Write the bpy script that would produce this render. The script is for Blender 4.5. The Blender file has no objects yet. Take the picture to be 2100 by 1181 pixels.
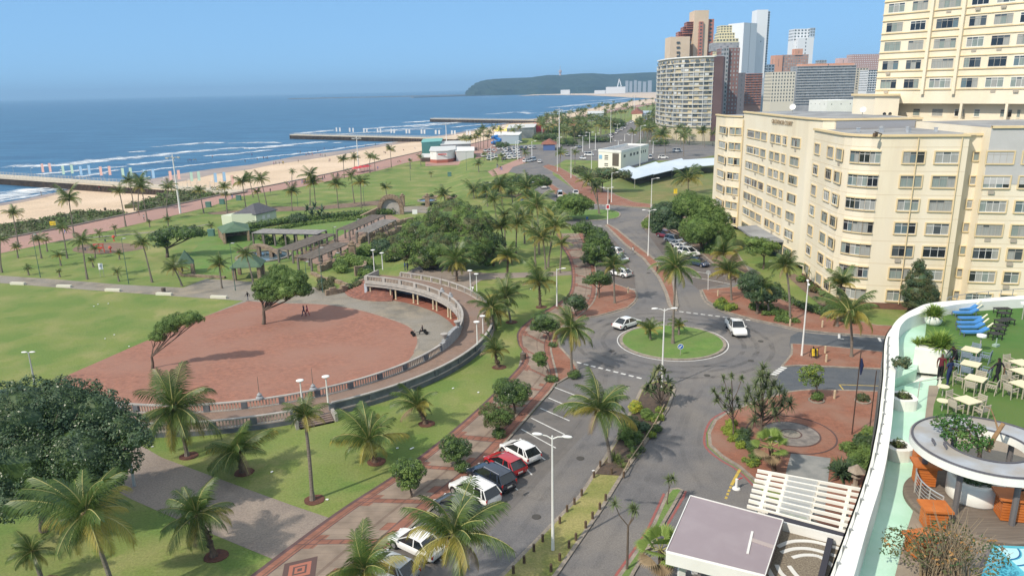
import bpy, bmesh, math, random
from mathutils import Vector, Matrix
from mathutils.geometry import tessellate_polygon
PI=math.pi
R=math.radians
rnd=random.Random(7)
scene=bpy.context.scene
COL=scene.collection
# camera
CF,CH=1500.0,32.0
ROLL=math.atan(-0.021)
PITCH=math.atan((590.5-(203.7-0.021*1050))*math.cos(ROLL)/CF)
cF=Vector((0,math.cos(PITCH),-math.sin(PITCH))); cU=Vector((0,math.sin(PITCH),math.cos(PITCH))); cR=Vector((1,0,0))
rc,rq=math.cos(ROLL),math.sin(ROLL)
EYE=Vector((0,0,CH))
def ray(x,y):
 u=(x-1050)/CF; v=(y-590.5)/CF
 return cF+(u*rc+v*rq)*cR+(u*rq-v*rc)*cU
def gz(x,y,z=0.0):
 d=ray(x,y); return EYE+d*((z-CH)/d.z)
def aty(x,y,Y):
 d=ray(x,y); return EYE+d*(Y/d.y)
def ppm(Y): return CF/Y*0.97
cam=bpy.data.cameras.new('camera'); camo=bpy.data.objects.new('camera',cam); COL.objects.link(camo)
cam.sensor_width=36; cam.lens=36*CF/2100; cam.clip_end=60000; cam.clip_start=0.5
right=(rc*cR+rq*cU); up=(-rq*cR+rc*cU)
camo.matrix_world=Matrix(((right.x,up.x,-cF.x,0),(right.y,up.y,-cF.y,0),(right.z,up.z,-cF.z,CH),(0,0,0,1)))
scene.camera=camo
scene.view_settings.view_transform='Standard'; scene.view_settings.look='None'; scene.view_settings.gamma=1
scene.view_settings.exposure=0.25
# light
SUNDIR=Vector((-0.77*math.cos(R(43)),-0.64*math.cos(R(43)),math.sin(R(43)))).normalized()
w=bpy.data.worlds.new('World'); scene.world=w; w.use_nodes=True
nt=w.node_tree; bg=nt.nodes['Background']; sky=nt.nodes.new('ShaderNodeTexSky')
sky.sky_type='NISHITA'; sky.sun_disc=False; sky.sun_elevation=R(43); sky.sun_rotation=math.atan2(SUNDIR.x,SUNDIR.y)
sky.air_density=0.5; sky.dust_density=0.0; sky.ozone_density=5.0; sky.altitude=0
vm=nt.nodes.new('ShaderNodeVectorMath'); vm.operation='SCALE'; vm.inputs['Scale'].default_value=0.125; nt.links.new(sky.outputs[0],vm.inputs[0])
gm=nt.nodes.new('ShaderNodeGamma'); gm.inputs[1].default_value=0.25; nt.links.new(vm.outputs[0],gm.inputs[0])
tm=nt.nodes.new('ShaderNodeVectorMath'); tm.operation='MULTIPLY'; tm.inputs[1].default_value=(2.27,3.93,5.6); nt.links.new(gm.outputs[0],tm.inputs[0])
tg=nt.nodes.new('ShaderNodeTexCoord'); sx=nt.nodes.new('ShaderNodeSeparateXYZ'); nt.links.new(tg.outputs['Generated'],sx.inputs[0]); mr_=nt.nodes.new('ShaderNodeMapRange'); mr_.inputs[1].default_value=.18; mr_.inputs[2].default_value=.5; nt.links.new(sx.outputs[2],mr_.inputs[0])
mw=nt.nodes.new('ShaderNodeMix'); mw.data_type='RGBA'; mw.inputs[7].default_value=(4.1,4.55,5.0,1); nt.links.new(mr_.outputs[0],mw.inputs[0]); nt.links.new(tm.outputs[0],mw.inputs[6])  # overhead sky outside the view mixed to near-white, added for neutral fill light
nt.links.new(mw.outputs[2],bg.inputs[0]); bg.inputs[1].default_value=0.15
sl=bpy.data.lights.new('sun','SUN'); sl.energy=3.7; sl.angle=R(1.0); sl.color=(1,0.9,0.76)
so=bpy.data.objects.new('sun',sl); COL.objects.link(so); so.location=(-80,-80,120)
so.rotation_euler=SUNDIR.to_track_quat('Z','Y').to_euler()
# materials
MC={}
def M(name,col,rough=0.85,col2=None,scale=1.0,detail=4,bump=0,bscale=None,metal=0,spec=0.3,isl=0,obr=0,trans=0,stretch=None,big=None,bigscale=0.05,mixlo=0.35,mixhi=0.65,grain=0):
 if name in MC: return MC[name]
 m=bpy.data.materials.new(name); m.use_nodes=True; MC[name]=m
 n=m.node_tree.nodes; l=m.node_tree.links; b=n['Principled BSDF']
 b.inputs['Roughness'].default_value=rough; b.inputs['Metallic'].default_value=metal
 b.inputs['Specular IOR Level'].default_value=spec
 b.inputs['Base Color'].default_value=(*col,1)
 tc=n.new('ShaderNodeTexCoord'); vec=tc.outputs['Object']
 if stretch:
  mp=n.new('ShaderNodeMapping'); mp.inputs['Scale'].default_value=stretch; l.new(vec,mp.inputs[0]); vec=mp.outputs[0]
 out=None
 def mix(f,a,bb):
  x=n.new('ShaderNodeMix'); x.data_type='RGBA'
  if isinstance(f,float): x.inputs[0].default_value=f
  else: l.new(f,x.inputs[0])
  for k,s in ((6,a),(7,bb)):
   if isinstance(s,tuple): x.inputs[k].default_value=(*s,1)
   else: l.new(s,x.inputs[k])
  return x.outputs[2]
 def noise(sc,det=4,rough_=0.6):
  t=n.new('ShaderNodeTexNoise'); t.inputs['Scale'].default_value=sc; t.inputs['Detail'].default_value=det; t.inputs['Roughness'].default_value=rough_
  l.new(vec,t.inputs['Vector']); return t.outputs['Fac']
 def ramp(f,lo,hi):
  r=n.new('ShaderNodeMapRange'); r.inputs[1].default_value=lo; r.inputs[2].default_value=hi; l.new(f,r.inputs[0]); return r.outputs[0]
 cur=col
 if col2:
  if isl:
   g=n.new('ShaderNodeNewGeometry'); f=g.outputs['Random Per Island']
  else: f=ramp(noise(scale,detail),mixlo,mixhi)
  cur=mix(f,col,col2)
 if big:
  cur=mix(ramp(noise(bigscale,3),0.4,0.62),cur,big)
 if grain:
  hs=n.new('ShaderNodeHueSaturation'); g_=ramp(noise(grain,5,.75),.3,.7); mr=n.new('ShaderNodeMapRange'); mr.inputs[3].default_value=.72; mr.inputs[4].default_value=1.28; l.new(g_,mr.inputs[0]); l.new(mr.outputs[0],hs.inputs['Value'])
  if isinstance(cur,tuple): hs.inputs['Color'].default_value=(*cur,1)
  else: l.new(cur,hs.inputs['Color'])
  cur=hs.outputs[0]
 if obr:
  oi=n.new('ShaderNodeObjectInfo'); hs=n.new('ShaderNodeHueSaturation')
  a=n.new('ShaderNodeMapRange'); a.inputs[3].default_value=1-obr; a.inputs[4].default_value=1+obr; l.new(oi.outputs['Random'],a.inputs[0]); l.new(a.outputs[0],hs.inputs['Value'])
  if isinstance(cur,tuple): hs.inputs['Color'].default_value=(*cur,1)
  else: l.new(cur,hs.inputs['Color'])
  cur=hs.outputs[0]
 if not isinstance(cur,tuple): l.new(cur,b.inputs['Base Color'])
 if bump:
  bn=n.new('ShaderNodeBump'); bn.inputs['Strength'].default_value=bump; bn.inputs['Distance'].default_value=0.05
  l.new(noise(bscale or scale*3,5),bn.inputs['Height']); l.new(bn.outputs[0],b.inputs['Normal'])
 if trans:
  tr=n.new('ShaderNodeBsdfTranslucent'); ms=n.new('ShaderNodeMixShader'); ms.inputs[0].default_value=trans
  if isinstance(cur,tuple): tr.inputs[0].default_value=(*cur,1)
  else: l.new(cur,tr.inputs[0])
  l.new(b.outputs[0],ms.inputs[1]); l.new(tr.outputs[0],ms.inputs[2]); l.new(ms.outputs[0],n['Material Output'].inputs[0])
 return m
def brickM(name,c1,c2,mortar,bw,bh,rot=0.0,rough=0.9,big=None,bigscale=0.08,off=0.5,ms=0.03,lines=1):
 m=M(name,c1,rough); n=m.node_tree.nodes; l=m.node_tree.links; b=n['Principled BSDF']
 tc=n.new('ShaderNodeTexCoord'); mp=n.new('ShaderNodeMapping'); mp.inputs['Rotation'].default_value=(0,0,rot); l.new(tc.outputs['Object'],mp.inputs[0])
 t=n.new('ShaderNodeTexBrick'); l.new(mp.outputs[0],t.inputs['Vector']); t.inputs['Scale'].default_value=1
 t.inputs['Color1'].default_value=(*c1,1); t.inputs['Color2'].default_value=(*c2,1); t.inputs['Mortar'].default_value=(*mortar,1)
 t.inputs['Brick Width'].default_value=bw; t.inputs['Row Height'].default_value=bh; t.inputs['Mortar Size'].default_value=ms; t.offset=off
 cur=t.outputs[0]
 ns=n.new('ShaderNodeTexNoise'); ns.inputs['Scale'].default_value=1.7; ns.inputs['Detail'].default_value=6; ns.inputs['Roughness'].default_value=.7; l.new(tc.outputs['Object'],ns.inputs[0])
 mr=n.new('ShaderNodeMapRange'); mr.inputs[1].default_value=.3; mr.inputs[2].default_value=.7; mr.inputs[3].default_value=.78; mr.inputs[4].default_value=1.18; l.new(ns.outputs[0],mr.inputs[0])
 hs=n.new('ShaderNodeHueSaturation'); l.new(cur,hs.inputs['Color']); l.new(mr.outputs[0],hs.inputs['Value']); cur=hs.outputs[0]
 if big:
  ns=n.new('ShaderNodeTexNoise'); ns.inputs['Scale'].default_value=bigscale; ns.inputs['Detail'].default_value=4; l.new(tc.outputs['Object'],ns.inputs[0])
  mr=n.new('ShaderNodeMapRange'); mr.inputs[1].default_value=.42; mr.inputs[2].default_value=.68; l.new(ns.outputs[0],mr.inputs[0])
  mx=n.new('ShaderNodeMix'); mx.data_type='RGBA'; l.new(mr.outputs[0],mx.inputs[0]); l.new(cur,mx.inputs[6]); mx.inputs[7].default_value=(*big,1); cur=mx.outputs[2]
 l.new(cur,b.inputs['Base Color']); return m
# mesh builder
class MB:
 def __init__(s): s.v=[]; s.f=[]; s.m=[]; s.smooth=set()
 def add(s,vs,fs,mi=0):
  o=len(s.v); s.v.extend([tuple(p) for p in vs])
  for f in fs: s.f.append(tuple(i+o for i in f)); s.m.append(mi)
  return s
 def box(s,c,d,rz=0.0,mi=0):
  x,y,z=d[0]/2,d[1]/2,d[2]/2; ca,sa=math.cos(rz),math.sin(rz); vs=[]
  for dz in (-z,z):
   for dx,dy in ((-x,-y),(x,-y),(x,y),(-x,y)):
    vs.append((c[0]+dx*ca-dy*sa,c[1]+dx*sa+dy*ca,c[2]+dz))
  return s.add(vs,[(3,2,1,0),(4,5,6,7),(0,1,5,4),(1,2,6,5),(2,3,7,6),(3,0,4,7)],mi)
 def beam(s,p,q,w,h,mi=0,up=(0,0,1)):
  p=Vector(p);q=Vector(q); d=(q-p).normalized(); U=Vector(up)
  if abs(d.dot(U))>0.99: U=Vector((1,0,0))
  sd=d.cross(U).normalized()*w/2; uu=sd.cross(d).normalized()*h/2
  vs=[p-sd-uu,p+sd-uu,p+sd+uu,p-sd+uu,q-sd-uu,q+sd-uu,q+sd+uu,q-sd+uu]
  return s.add(vs,[(0,1,2,3),(7,6,5,4),(4,5,1,0),(5,6,2,1),(6,7,3,2),(7,4,0,3)],mi)
 def tube(s,pts,rads,n=8,mi=0,cap=True):
  pts=[Vector(p) for p in pts]
  if not hasattr(rads,'__len__'): rads=[rads]*len(pts)
  vs=[];fs=[]
  ref=Vector((0.31,0.95,0.05)).normalized()
  for i,p in enumerate(pts):
   d=(pts[min(i+1,len(pts)-1)]-pts[max(i-1,0)]).normalized()
   a=d.cross(ref)
   if a.length<0.05: a=d.cross(Vector((1,0,0)))
   a.normalize(); b=a.cross(d).normalized()
   for k in range(n):
    t=2*PI*k/n; vs.append(p+(a*math.cos(t)+b*math.sin(t))*rads[i])
  for i in range(len(pts)-1):
   for k in range(n):
    k2=(k+1)%n; fs.append((i*n+k,i*n+k2,(i+1)*n+k2,(i+1)*n+k))
  if cap: fs.append(tuple(range(n))[::-1]); fs.append(tuple((len(pts)-1)*n+k for k in range(n)))
  return s.add(vs,fs,mi)
 def lathe(s,c,prof,n=16,mi=0):
  vs=[];fs=[]
  for r,z in prof:
   for k in range(n):
    t=2*PI*k/n; vs.append((c[0]+r*math.cos(t),c[1]+r*math.sin(t),c[2]+z))
  for i in range(len(prof)-1):
   for k in range(n):
    k2=(k+1)%n; fs.append((i*n+k,i*n+k2,(i+1)*n+k2,(i+1)*n+k))
  fs.append(tuple(range(n))[::-1]); fs.append(tuple((len(prof)-1)*n+k for k in range(n)))
  return s.add(vs,fs,mi)
 def prism(s,poly,z0,z1,mi=0,top=True,bot=False,mside=None):
  n=len(poly); P=[(p[0],p[1]) for p in poly]
  ar=sum(P[i][0]*P[(i+1)%n][1]-P[(i+1)%n][0]*P[i][1] for i in range(n))
  if ar<0: P=P[::-1]
  vs=[(x,y,z0) for x,y in P]+[(x,y,z1) for x,y in P]
  s.add(vs,[(i,(i+1)%n,n+(i+1)%n,n+i) for i in range(n)],mi if mside is None else mside)
  tri=tessellate_polygon([[Vector((x,y,0)) for x,y in P]])
  def up(t):
   a,b,c=[Vector((*P[i],0)) for i in t]
   return t if (b-a).cross(c-a).z>0 else t[::-1]
  tt=[up(tuple(t)) for t in tri]
  if top: s.add([(x,y,z1) for x,y in P],tt,mi)
  if bot: s.add([(x,y,z0) for x,y in P],[t[::-1] for t in tt],mi)
  return s
 def ring(s,c,r0,r1,a0,a1,z0,z1,n=64,mi=0,mside=None,closed=False):
  vs=[];fs=[];ms=mi if mside is None else mside
  for i in range(n+1):
   a=a0+(a1-a0)*i/n; ca,sa=math.cos(a),math.sin(a)
   for r,z in ((r0,z0),(r1,z0),(r1,z1),(r0,z1)): vs.append((c[0]+r*ca,c[1]+r*sa,z))
  o=len(s.v); s.v.extend(vs)
  for i in range(n):
   b=i*4;q=b+4
   for k,(x,y) in enumerate(((0,1),(1,2),(2,3),(3,0))):
    s.f.append((o+b+x,o+b+y,o+q+y,o+q+x)); s.m.append(mi if k==2 else ms)
  s.f.append((o,o+3,o+2,o+1)); s.m.append(ms); b=n*4
  s.f.append((o+b,o+b+1,o+b+2,o+b+3)); s.m.append(ms)
  return s
 def build(s,name,mats,parent=None,smooth=False,recalc=False):
  me=bpy.data.meshes.new(name)
  off=Vector((0,0,0))
  if parent is not None:
   q=parent
   while q is not None: off+=q.location; q=q.parent
  vs=[(a-off.x,b-off.y,c-off.z) for a,b,c in s.v] if off.length>0 else s.v
  me.from_pydata(vs,[],s.f)
  if not isinstance(mats,(list,tuple)): mats=[mats]
  for m in mats: me.materials.append(m)
  me.polygons.foreach_set('material_index',[min(k,len(mats)-1) for k in s.m])
  if smooth: me.polygons.foreach_set('use_smooth',[True]*len(me.polygons))
  me.update()
  if recalc:
   bm=bmesh.new(); bm.from_mesh(me); bmesh.ops.recalc_face_normals(bm,faces=bm.faces); bm.to_mesh(me); bm.free()
  o=bpy.data.objects.new(name,me); COL.objects.link(o)
  if parent is not None: o.parent=parent
  return o
def tag(o,label=None,cat=None,group=None,kind=None):
 if label: o['label']=label
 if cat: o['category']=cat
 if group: o['group']=group
 if kind: o['kind']=kind
 return o
def thing(name,label,cat,loc=(0,0,0),group=None,rz=0):
 o=bpy.data.objects.new(name,None); COL.objects.link(o); o.location=loc; o.rotation_euler=(0,0,rz); o.empty_display_size=0.3
 return tag(o,label,cat,group)
def dup(root,loc=None,rz=None,label=None,group=None,scale=None,parent=None):
 r=root.copy(); COL.objects.link(r)
 if parent is not None: r.parent=parent
 if loc is not None: r.location=loc
 if rz is not None: r.rotation_euler=(root.rotation_euler[0],root.rotation_euler[1],rz)
 if scale is not None: r.scale=(scale,)*3 if not hasattr(scale,'__len__') else scale
 if label: r['label']=label
 if group: r['group']=group
 for ch in root.children:
  c=ch.copy(); COL.objects.link(c); c.parent=r
  for g in ch.children:
   d=g.copy(); COL.objects.link(d); d.parent=c
 return r
def smoothline(P,n=6,closed=False):
 P=[Vector((p[0],p[1])) for p in P]; m=len(P); out=[]
 rng=range(m if closed else m-1)
 for i in rng:
  if closed: a,b,c,d=P[(i-1)%m],P[i],P[(i+1)%m],P[(i+2)%m]
  else: a,b,c,d=P[max(i-1,0)],P[i],P[i+1],P[min(i+2,m-1)]
  for k in range(n):
   t=k/n; out.append(0.5*((2*b)+(c-a)*t+(2*a-5*b+4*c-d)*t*t+(3*b-a-3*c+d)*t**3))
 if not closed: out.append(P[-1])
 return [(p.x,p.y) for p in out]
def offset(P,d,closed=True):
 out=[];n=len(P)
 for i in range(n):
  a=P[(i-1)%n] if closed or i>0 else P[i]; b=P[(i+1)%n] if closed or i<n-1 else P[i]
  t=Vector((b[0]-a[0],b[1]-a[1]));
  if t.length<1e-6: t=Vector((1,0))
  t.normalize(); out.append((P[i][0]-t.y*d,P[i][1]+t.x*d))
 return out
def ccw(P):
 n=len(P); ar=sum(P[i][0]*P[(i+1)%n][1]-P[(i+1)%n][0]*P[i][1] for i in range(n))
 return P if ar>0 else P[::-1]
# terrain
DC=(-34.2,96.6); DI,DO=27.1,31.55           # deck centre and radii
ZL=-2.2                                     # seaward park level
SEAZ=-4.5
def ramp01(v,a,b): return min(1,max(0,(v-a)/(b-a)))
def hz(X,Y):
 if Y>=118:
  d=math.hypot(X-DC[0],Y-DC[1])
  return ZL*(1-ramp01(X,-24,-16))*(1-ramp01(Y,330,400))
 d=math.hypot(X-DC[0],Y-DC[1]); an=math.degrees(math.atan2(Y-DC[1],X-DC[0]))
 if X>DC[0]-11.5: return ZL if d<29.3 else 0.0
 return ZL if Y>69.6 else 0.0
def gp(x,y):
 P=gz(x,y,0)
 if hz(P.x,P.y)>=0: return P
 z=ZL
 for i in range(8):
  P=gz(x,y,z); z=hz(P.x,P.y)
 return Vector((P.x,P.y,z))
def gpl(pts,n=0,closed=False):
 P=[gp(*p)[:2] for p in pts]
 return smoothline(P,n,closed) if n else P
def drape(name,poly,off,mat,kind='structure',parent=None,zfun=None):
 """flat sheet following the terrain"""
 bm=bmesh.new(); vs=[bm.verts.new((p[0],p[1],0)) for p in ccw(poly)]
 tri=tessellate_polygon([[v.co for v in vs]])
 for t in tri:
  try: bm.faces.new([vs[i] for i in t])
  except ValueError: pass
 bmesh.ops.recalc_face_normals(bm,faces=bm.faces)
 if sum(f.normal.z*f.calc_area() for f in bm.faces)<0: bmesh.ops.reverse_faces(bm,faces=bm.faces)
 if True:
  for co,no in (((-24,0,0),(1,0,0)),((-16,0,0),(1,0,0)),((0,330,0),(0,1,0)),((0,400,0),(0,1,0))):
   bmesh.ops.bisect_plane(bm,geom=bm.verts[:]+bm.edges[:]+bm.faces[:],plane_co=co,plane_no=no)
 zf=zfun or hz
 for v in bm.verts: v.co.z=zf(v.co.x,v.co.y)+off
 me=bpy.data.meshes.new(name); bm.to_mesh(me); bm.free(); me.materials.append(mat)
 o=bpy.data.objects.new(name,me); COL.objects.link(o)
 if kind: o['kind']=kind
 return o
def slab(name,poly,h,mtop,mkerb,kw=0.22,base=None,kind='structure'):
 """raised pavement with a kerb rim"""
 P=ccw(poly); I=offset(P,kw)
 z=hz(*P[0]) if base is None else base
 mb=MB(); n=len(P)
 mb.add([(x,y,z-0.02) for x,y in P]+[(x,y,z+h) for x,y in P],[(i,(i+1)%n,n+(i+1)%n,n+i) for i in range(n)],1)
 mb.add([(x,y,z+h) for x,y in P]+[(x,y,z+h) for x,y in I],[(i,(i+1)%n,n+(i+1)%n,n+i) for i in range(n)],1)
 tri=tessellate_polygon([[Vector((x,y,0)) for x,y in I]])
 def up(t):
  a,b,c=[Vector((*I[i],0)) for i in t]; return t if (b-a).cross(c-a).z>0 else t[::-1]
 mb.add([(x,y,z+h) for x,y in I],[up(tuple(t)) for t in tri],0)
 o=mb.build(name,[mtop,mkerb]); o['kind']=kind; return o
def ribbon(name,line,wd,z,mat,kind='structure',uv=False):
 L=offset(line,wd/2,False); Rr=offset(line,-wd/2,False); mb=MB(); n=len(line)
 zz=z if callable(z) else (lambda x,y:z)
 mb.add([(x,y,zz(x,y)) for x,y in L]+[(x,y,zz(x,y)) for x,y in Rr],[(n+i,n+i+1,i+1,i) for i in range(n-1)])
 o=mb.build(name,mat)
 if kind: o['kind']=kind
 return o
# ground materials
GRASS=M('grass',(0.165,0.21,0.055),0.95,(0.285,0.262,0.11),0.32,11,0.6,9,big=(0.125,0.19,0.045),bigscale=0.16,grain=5,mixlo=.42,mixhi=.62)
GRASS2=M('lawn_green',(0.085,0.19,0.035),0.95,(0.15,0.23,0.06),0.5,8,0.5,9,big=(0.14,0.2,0.06),bigscale=0.2,grain=6)
GRASSD=M('dry_grass',(0.24,0.2,0.085),0.95,(0.14,0.16,0.05),0.35,7,0.5,9,big=(0.13,0.17,0.05),bigscale=0.06,grain=4)
ASPH=M('asphalt',(0.162,0.157,0.16),0.9,(0.128,0.125,0.13),0.45,9,0.25,30,big=(0.19,0.175,0.163),bigscale=0.12,grain=9)
ASPHD=M('asphalt_dark',(0.085,0.097,0.115),0.9,(0.11,0.118,0.13),0.5,8,0.2,30,grain=9)
PARK=brickM('parking_paving',(0.2,0.165,0.145),(0.165,0.14,0.125),(0.13,0.11,0.1),0.22,0.11,0.6,big=(0.12,0.11,0.108),bigscale=0.25)
REDB=brickM('red_brick_paving',(0.33,0.14,0.09),(0.26,0.11,0.072),(0.16,0.085,0.06),0.24,0.12,0.5,big=(0.27,0.155,0.115),bigscale=0.3,ms=0.012)
PLAZA=brickM('plaza_brick',(0.32,0.15,0.105),(0.275,0.132,0.097),(0.21,0.125,0.095),1.0,0.5,0.3,big=(0.29,0.158,0.12),bigscale=0.12,ms=0.02)
PINK=brickM('promenade_paving',(0.42,0.25,0.205),(0.38,0.23,0.19),(0.3,0.2,0.17),1.2,0.6,0.3,big=(0.34,0.21,0.18),bigscale=0.05)
DECKM=brickM('deck_paving',(0.27,0.18,0.14),(0.235,0.16,0.125),(0.18,0.13,0.1),0.4,0.2,0.2,big=(0.22,0.165,0.14),bigscale=0.3,ms=0.02)
CONCG=M('weathered_concrete',(0.285,0.245,0.19),0.9,(0.175,0.16,0.135),0.35,9,0.3,8,big=(0.25,0.23,0.2),bigscale=0.12,mixlo=.4,mixhi=.6,grain=5)
BROWNP=M('brown_path',(0.25,0.205,0.175),0.9,(0.15,0.13,0.12),0.3,10,0.3,9,big=(0.29,0.24,0.2),bigscale=0.15,grain=6)
DIRT=M('bare_earth',(0.23,0.16,0.115),0.95,(0.16,0.115,0.085),0.8,7,0.4,9)
MULCH=M('mulch',(0.15,0.065,0.045),0.95,(0.09,0.045,0.035),4,6,0.8,14)
SAND=M('dry_sand',(0.6,0.46,0.33),0.95,(0.48,0.37,0.26),0.12,8,0.3,3,big=(0.64,0.5,0.37),bigscale=0.03,grain=2)
WSAND=M('wet_sand',(0.4,0.3,0.23),0.45,(0.27,0.21,0.18),0.06,5,spec=0.5)
KERB=M('kerb_concrete',(0.33,0.28,0.23),0.9,(0.2,0.18,0.155),1.2,6,grain=6)
WHITEP=M('road_paint',(0.72,0.72,0.7),0.8,(0.5,0.5,0.49),3,6)
YELP=M('yellow_paint',(0.6,0.42,0.06),0.8,(0.4,0.3,0.1),3,6)
REDP=M('red_kerb_paint',(0.36,0.1,0.09),0.8,(0.22,0.1,0.09),3,6)
# land sheets
WALLPX=[(-260,535),(0,492),(56,482),(152,464),(254,442),(381,417),(483,394),(547,383),(618,369),(699,352),(793,333),(870,319),(935,304),(1000,288),(1060,272),(1115,256),(1165,244),(1220,232),(1275,221),(1345,211)]
WALL=[tuple(gz(x,y,ZL if x<900 else 0)[:2]) for x,y in WALLPX]
seam=[(DC[0]+29.3*math.cos(R(a)),DC[1]+29.3*math.sin(R(a))) for a in range(-113,48,4)]
seam=[p for p in seam if p[1]<117.9]
ex=(-16,118)
Wp=[(-420,69.6)]+[(-47,69.6)]+seam+[ex,(-16,900)]
wl=[p for p in WALL if p[1]<880]
west=[(-420,69.6),(-45.7,69.6)]+[p for p in seam]+[(-13.9,118.0)]
lowpark=west+[(-16,118),(-16,430)]+[p for p in WALL if p[0]<-20][::-1]
drape('land_lower_lawn',[p for p in lowpark if p[1]<118.5 and not p==(-16,118)]+[(-24,118),(-420,118)],0,GRASS,zfun=lambda x,y: ZL)
drape('land_park_lawn',[(-420,118),(-32,118),(-32,125.8)]+[(DC[0]+29.3*math.cos(R(a)),DC[1]+29.3*math.sin(R(a))) for a in range(84,50,-4)]+[(-14.2,118.2),(-16,119),(-16,430)]+[p for p in WALL if p[0]<-20][::-1],0,GRASS)
east=[(-45.7,69.6)]+[p for p in seam]+[(-13.9,118),(-16,118),(-16,430)]+[p for p in WALL if p[0]>=-20]+[(900,2700),(2500,5200),(9000,5200),(9000,-300),(-420,-300),(-420,69.6)]
drape('land_ground',east,0,GRASS,zfun=lambda x,y:0.0)
# sea and beach
def seamat():
 m=M('sea_water',(0.03,0.12,0.2),0.45,spec=0.25); n=m.node_tree.nodes; l=m.node_tree.links; b=n['Principled BSDF']
 tc=n.new('ShaderNodeTexCoord')
 def noise(sx,sy,sc,det,rot=0.35):
  mp=n.new('ShaderNodeMapping'); mp.inputs['Scale'].default_value=(sx,sy,1); mp.inputs['Rotation'].default_value=(0,0,rot); l.new(tc.outputs['Object'],mp.inputs[0])
  t=n.new('ShaderNodeTexNoise'); t.inputs['Scale'].default_value=sc; t.inputs['Detail'].default_value=det; t.inputs['Roughness'].default_value=.62; l.new(mp.outputs[0],t.inputs[0]); return t.outputs[0]
 def rmp(f,lo,hi,a=0,c=1):
  r=n.new('ShaderNodeMapRange'); r.inputs[1].default_value=lo; r.inputs[2].default_value=hi; r.inputs[3].default_value=a; r.inputs[4].default_value=c; l.new(f,r.inputs[0]); return r.outputs[0]
 def mix(f,a,c):
  x=n.new('ShaderNodeMix'); x.data_type='RGBA'; l.new(f,x.inputs[0])
  for k,s in ((6,a),(7,c)):
   if isinstance(s,tuple): x.inputs[k].default_value=(*s,1)
   else: l.new(s,x.inputs[k])
  return x.outputs[2]
 swell=noise(0.25,1,0.09,5); chop=noise(0.5,1,0.5,5)
 c=mix(rmp(swell,.38,.62),(0.022,0.098,0.205),(0.042,0.15,0.28))
 c=mix(rmp(chop,.55,.75,0,.5),c,(0.09,0.23,0.34))
 l.new(c,b.inputs['Base Color'])
 bn=n.new('ShaderNodeBump'); bn.inputs['Strength'].default_value=.7; bn.inputs['Distance'].default_value=.8; l.new(chop,bn.inputs['Height'])
 b2=n.new('ShaderNodeBump'); b2.inputs['Strength'].default_value=.5; b2.inputs['Distance'].default_value=2.5; l.new(swell,b2.inputs['Height']); l.new(bn.outputs[0],b2.inputs['Normal'])
 l.new(b2.outputs[0],b.inputs['Normal']); return m
SEA=seamat()
mb=MB(); mb.add([(-16000,-300,SEAZ),(3000,-300,SEAZ),(3000,26000,SEAZ),(-16000,26000,SEAZ)],[(0,1,2,3)])
o=mb.build('sea',SEA); tag(o,kind='structure')
SHPX=[(-260,462),(0,417),(89,402),(124,391),(215,380),(312,367),(363,358),(425,348),(523,337),(600,322),(704,309),(774,298),(814,291),(905,278),(964,268),(1060,250),(1142,236),(1180,229),(1246,216),(1307,206),(1343,202)]
SH=[tuple(gz(x,y,SEAZ)[:2]) for x,y in SHPX]; SHs=smoothline(SH,4)
def resample(P,n):
 P=[Vector((p[0],p[1])) for p in P]; L=[0]
 for i in range(1,len(P)): L.append(L[-1]+(P[i]-P[i-1]).length)
 out=[];j=0
 for k in range(n):
  s=L[-1]*(k/(n-1))**1.6
  while j<len(L)-2 and L[j+1]<s: j+=1
  t=(s-L[j])/max(1e-6,L[j+1]-L[j]); q=P[j].lerp(P[j+1],min(1,t)); out.append((q.x,q.y))
 return out
NB=60
wb=resample(WALL,NB); sb=resample(SHs,NB); se=offset(sb,14,False)
mb=MB();
def zb(p): return hz(*p)-0.5 if p[1]<420 else -0.5
rows=[]
for t in (0,.25,.5,.75,1):
 rows.append([((wb[i][0]*(1-t)+sb[i][0]*t),(wb[i][1]*(1-t)+sb[i][1]*t),(zb(wb[i])*(1-t)+(SEAZ+0.02)*t)-0.5*math.sin(PI*t)) for i in range(NB)])
rows.append([(p[0],p[1],SEAZ-1.2) for p in se])
vs=[p for r_ in rows for p in r_]; fs=[]
for r_ in range(len(rows)-1):
 for i in range(NB-1):
  a=r_*NB+i; fs.append((a,a+1,a+NB+1,a+NB))
mb.add(vs,fs); o=mb.build('beach_sand',SAND,smooth=True,recalc=True); tag(o,kind='structure')
def shoreband(name,d0,d1,z0,z1,mat):
 A=[];B=[]
 for i in range(NB):
  s=Vector(sb[i]);w_=Vector(wb[i]); d=(w_-s); L=d.length; d=d/L
  nz=lambda dd: (zb(wb[i])*(dd/L)+(SEAZ+0.02)*(1-dd/L))-0.5*math.sin(PI*(1-dd/L))
  k=min(1,L/70)*(.25 if s.y<330 else 1)
  wob=1+0.18*math.sin(i*1.3)+0.1*math.sin(i*3.1)
  A.append((*(s+d*d0*k)[:2],nz(d0*k)+z0)); B.append((*(s+d*d1*k*wob)[:2],nz(d1*k*wob)+z1))
 m_=MB(); m_.add(A+B,[(i,i+1,NB+i+1,NB+i) for i in range(NB-1)]); o=m_.build(name,mat,recalc=True); tag(o,kind='structure'); return o
shoreband('wet_sand',0,30,0.05,0.05,WSAND)
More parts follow.
